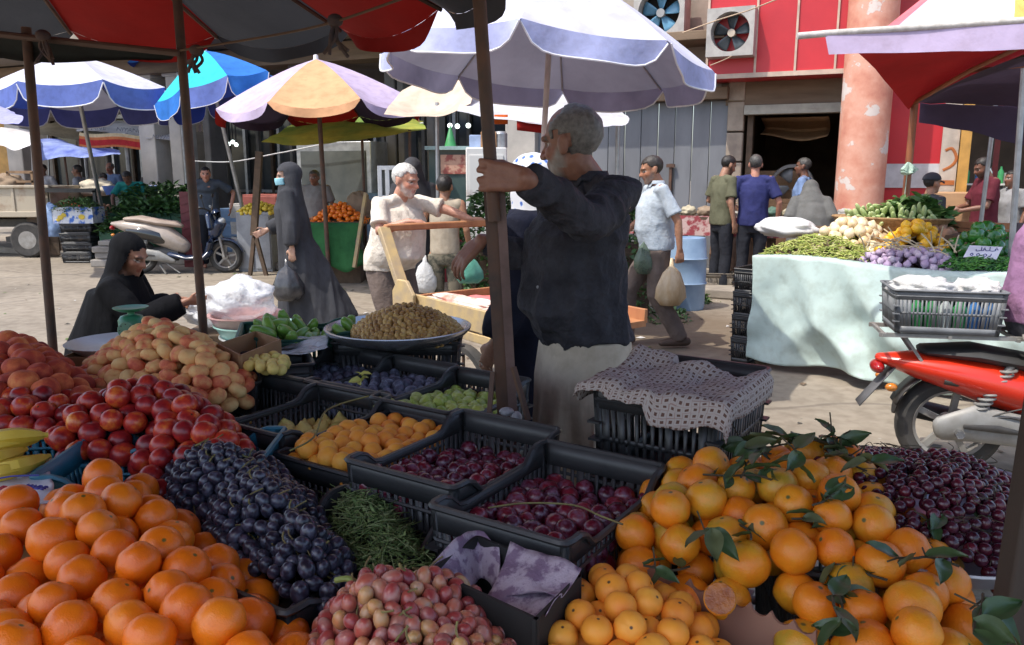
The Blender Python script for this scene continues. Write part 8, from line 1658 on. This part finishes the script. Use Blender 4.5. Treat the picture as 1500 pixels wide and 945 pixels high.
GPP = fruit('bell_pepper_skin', [(0, (.015, .09, .012)), (.6, (.03, .17, .02)), (1, (.08, .24, .03))], .2, 5, bmp=.05, coat=.4); gpm = m3('bell_pepper', GPP, roundfruit(.055, 1.15, .2, sd=1, lobes=4, lob=.14), roundfruit(.05, 1.3, .18, sd=2, lobes=3, lob=.15), seg=20, rings=12)
sheap(.3, 1.1, aof(1385, .5, 1), aof(1490, .6, 1), MZ+.08, .3, .05, gpm, 'bell_pepper', 'glossy green bell pepper in the heap behind the price card', 'bell pepper', 'green peppers on the mint stall', 55, .3)
AUB = fruit('aubergine_skin', [(0, (.012, .008, .016)), (1, (.03, .012, .035))], .15, 5, coat=.5); aum = m3('aubergine', AUB, roundfruit(.05, 1.3, .05, sd=1), seg=16, rings=12); sheap(.3, 1.0, aof(1492, .5, 1), aof(1540, .5, 1), MZ+.08, .25, .05, aum, 'aubergine', 'shiny black aubergine at the right end of the mint stall', 'aubergine', 'aubergines on the mint stall', 56, .3)
POTm = sheap(.85, 1.15, aof(1350, .95, 1), aof(1392, .95, 1), MZ+.2, .12, .045, pm, 'potato', 'brown potato behind the lemons on the mint stall', 'potato', 'potatoes on the mint stall', 57)
BEAN = [M('bean_a', (.42, .46, .1), .6), M('bean_b', (.3, .38, .07), .6), M('bean_c', (.55, .55, .2), .6)]; CHL = [M('chilli_a', (.04, .17, .02), .35), M('chilli_b', (.08, .25, .03), .35), M('chilli_c', (.02, .1, .015), .35)]
def pods(label, name, p, h, n, L, r, mats, seed):
    rng = np.random.default_rng(seed); mb = MB(); c = rng.uniform(p.min(0), p.max(0), (n*3, 2)); c = c[inside(p, c[:, 0], c[:, 1])][:n]; z = h(c[:, 0], c[:, 1])-rng.uniform(0, .02, len(c))
    for x, y, zz in np.column_stack([c, z]):
        d = V((random.uniform(-1, 1), random.uniform(-1, 1), random.uniform(-.3, .3))).normalized()*L*.5; q = V((x, y, zz)); mb.tube([q-d, q+V((0, 0, L*.1)), q+d], [r*.5, r, r*.3], 5, random.randrange(3))
    return tag(mb.obj(name, mats, angle=0), label, name.replace('_', ' '), kind='stuff')
def qp(b0, b1, a0, a1): return poly_np([sp_(a0, b0, 0), sp_(a1, b0, 0), sp_(a1, b1, 0), sp_(a0, b1, 0)])
p = qp(.04, .75, .02, aof(1275, .2, 1)); pods('heap of yellow green beans at the left end of the mint stall', 'green_beans', p, heapfn(p, MZ+.05, .13, .3, .01, 1), 1500, .07, .0045, BEAN, 5)
p = qp(.03, .4, aof(1385, .1, 1), aof(1520, .1, 1)); pods('small green chillies in front of the bell peppers', 'green_chillies', p, heapfn(p, MZ+.05, .07, .2, .01, 1), 1100, .06, .006, CHL, 6)
sk = sp_(aof(1150, .8, 1), .8, MZ+.2); lump('white_sack', 'white folded plastic sack at the back left of the mint stall', 'sack', sk+V((0, 0, .0)), (.26, .17, .09), M('white_sack', (.7, .7, .7), .6, (.6, .6, .6), 4, bmp=.5, bscale=12), 5, .25, 2.0, math.atan2(SE.y, SE.x))
bq = sp_(aof(1300, 1.0, 1), 1.02, MZ+.2); bk = thing('wicker_basket', 'shallow wicker basket of pale courgettes at the back of the mint stall', 'basket', bq, math.atan2(SE.y, SE.x)); mb = MB(); vsx = [(.3, -.0), (.36, .1), (.4, .12), (.41, .11), (.37, .07), (.3, -.01)]; mb.lathe(vsx, 30, (0, 0, .0)); mb.lathe([(0, 0.0), (.3, 0.0)], 30); mb.v = [(x*1.15, y*.6, z) for x, y, z in mb.v]; mb.obj('basket', M('wicker', (.36, .22, .1), .8, (.18, .1, .045), 40, bmp=.7, bscale=50), bk)
COU = fruit('courgette_skin', [(0, (.35, .46, .16)), (1, (.58, .64, .36))], .45, 5); cm_ = m3('courgette', COU, roundfruit(.024, 3.2, 0, sd=1), seg=12, rings=10)
p = poly_np([bq+SE*(.38*math.cos(t))+SN*(.19*math.sin(t)) for t in np.linspace(0, 6.28, 16, endpoint=False)])
for q in pack(p, heapfn(p, bq.z+.13, .1, .2, .01, 2), .034, .05, 58, it=40):
    o = link('courgette', cm_[0]); o.matrix_world = Matrix.Translation(V(q)) @ Matrix.Rotation(math.atan2(SE.y, SE.x)+random.uniform(-.5, .5), 4, 'Z') @ Matrix.Rotation(rad(random.uniform(25, 75)), 4, 'X') @ Matrix.Scale(.85, 4); tag(o, 'pale green courgette in the wicker basket of the mint stall', 'courgette', 'courgettes in the wicker basket')
p = qp(1.0, 1.25, aof(1290, 1.1, 1), aof(1385, 1.1, 1)); bigleaf('leafy_greens', 'bright leafy greens behind the courgette basket', p, heapfn(p, MZ+.3, .2, .2, .03, 1), 700, .1, GRL+GR_[:2], .1, 19)
# price card
PCD = M('price_card', (.66, .66, .74), .5); INK = M('blue_ink', (.03, .04, .2), .5); c = sp_(aof(1440, .2, 1), .2, MZ+.14); cx = SE.copy(); cy = (SN*.75+V((0, 0, .65))).normalized(); root = thing('price_card', 'small white price card with blue handwriting stuck in the green chillies', 'price card', c)
mb = MB(); mb.prism([(-.1, -.06), (.1, -.06), (.115, .06), (-.085, .06)], (0, 0, 0), cx, cy, cx.cross(cy)*.002); mb.obj('card', PCD, root); n_ = cx.cross(cy)*.0035; n_ = n_ if n_.y < 0 else -n_
mb = MB()
def stroke(pts): mb.tube(smooth_path([cx*x*1.25+cy*y*1.15+n_ for x, y in pts], 4), .0026, 5)
# handwritten Arabic word and the figures below it
stroke([(.075, .022), (.068, .032), (.06, .026), (.064, .018), (.05, .012), (.036, .014)]); stroke([(.036, .014), (.034, .044)]); stroke([(.034, .014), (.02, .012), (.014, .024), (.006, .026), (.008, .014), (-.004, .012)]); stroke([(-.004, .012), (-.006, .042)]); stroke([(-.006, .012), (-.022, .006), (-.03, .014), (-.028, .02)])
for x, y in ((.066, .04), (.01, .034)): mb.ell(cx*x*1.25+cy*y*1.15+n_, .0035, None, 6, 5)
stroke([(.05, -.012), (.046, -.034)]); stroke([(.03, -.022), (.02, -.014), (.014, -.026), (.024, -.034), (.03, -.024)]); stroke([(-.004, -.022), (-.012, -.014), (-.02, -.024), (-.012, -.034), (-.004, -.024)]); stroke([(-.036, -.022), (-.044, -.014), (-.05, -.024), (-.042, -.034), (-.036, -.024)])
mb.obj('handwriting', INK, root)
sp = MB(); q = sp_(aof(1487, .35, 1), .35, 0); sp.tube([V((0, 0, 0)), V((.02, 0, 1.2))], .035, 8); o = sp.obj('pole', M('purple_grey_pole', (.1, .07, .085), .6)); o.location = q; sp.v = []; tag(o, 'short dark pole at the right end of the mint stall before the aubergines', 'pole')
st_ = P(1499, 250, 4.95)
mb = MB(); mb.tube([P(1500, 100, 5.4), foot(1500, 300, 5.4)], .02, 8); tag(mb.obj('pole', METAL), 'slim grey pole at the right edge holding the lilac canopy', 'pole')
# kitchen pieces on the right
s_, z_ = FS(1432, 262, -.3); sh2 = thing('wire_shelf', 'white wire shelf with bottles behind the maroon shirted man', 'shelf', FW(s_, -.3, .12), FA); mb = MB()
for z__ in (.3, .8, 1.25): mb.box((0, 0, z__), (.7, .3, .02))
for sx in (-.33, .33): mb.box((sx, .0, .7), (.025, .28, 1.4))
mb.obj('shelf', WHITEP, sh2)
for i in range(5):
    mb = MB(); mb.lathe([(0, 0), (.035, 0), (.035, .15), (.013, .19), (.013, .22), (0, .22)], 12); o = mb.obj('bottle', BOT[i % 3]); o.location = FW(s_-.26+.13*i, -.3, .12+1.262); tag(o, '%s bottle on the white wire shelf in the kitchen' % ('clear', 'green', 'blue')[i % 3], 'bottle', '%s bottles on the kitchen shelf' % ('clear', 'green', 'blue')[i % 3])
mb = MB(); s_, z_ = FS(1424, 312, .3); mb.lathe([(0, 0), (.2, 0), (.25, .3), (.26, .31), (.2, .02)], 22); o = mb.obj('blue_tub', M('deep_blue_tub', (.02, .12, .3), .4)); o.location = FW(s_, .3, .7); tag(o, 'deep blue tub on a box left of the maroon shirted man', 'tub'); mb = MB(); mb.box((0, 0, .29), (.5, .5, .58)); mb.box((0, -.255, .29), (.44, .02, .5)); o = mb.obj('storage_chest', GREYC); o.location = FW(s_, .3, .12); o.rotation_euler = (0, 0, FA); tag(o, 'grey chest under the deep blue tub in the kitchen', 'chest')

# loose litter trodden into the street
rl_ = random.Random(11); mb = MB()
for i in range(420):
    x = rl_.uniform(-7, 6); y = rl_.uniform(3.6, 13); z = .004+.001*(i % 3); L = rl_.uniform(.012, .05); a = rl_.uniform(0, 6.28); c, s_ = math.cos(a)*L, math.sin(a)*L
    mb.add([(x-c, y-s_, z), (x+s_*.6, y-c*.6, z+rl_.uniform(0, .012)), (x+c, y+s_, z+.002), (x-s_*.5, y+c*.5, z+rl_.uniform(0, .015))], [(0, 1, 2), (0, 2, 3)], rl_.randrange(4))
tag(mb.obj('street_litter', [M('litter_white', (.6, .58, .55), .7), M('litter_brown', (.16, .11, .07), .8), M('litter_green', (.12, .17, .05), .7), M('litter_dark', (.06, .055, .05), .8)], smooth=False), 'scraps of paper and leaf trodden into the street', 'litter', kind='stuff')
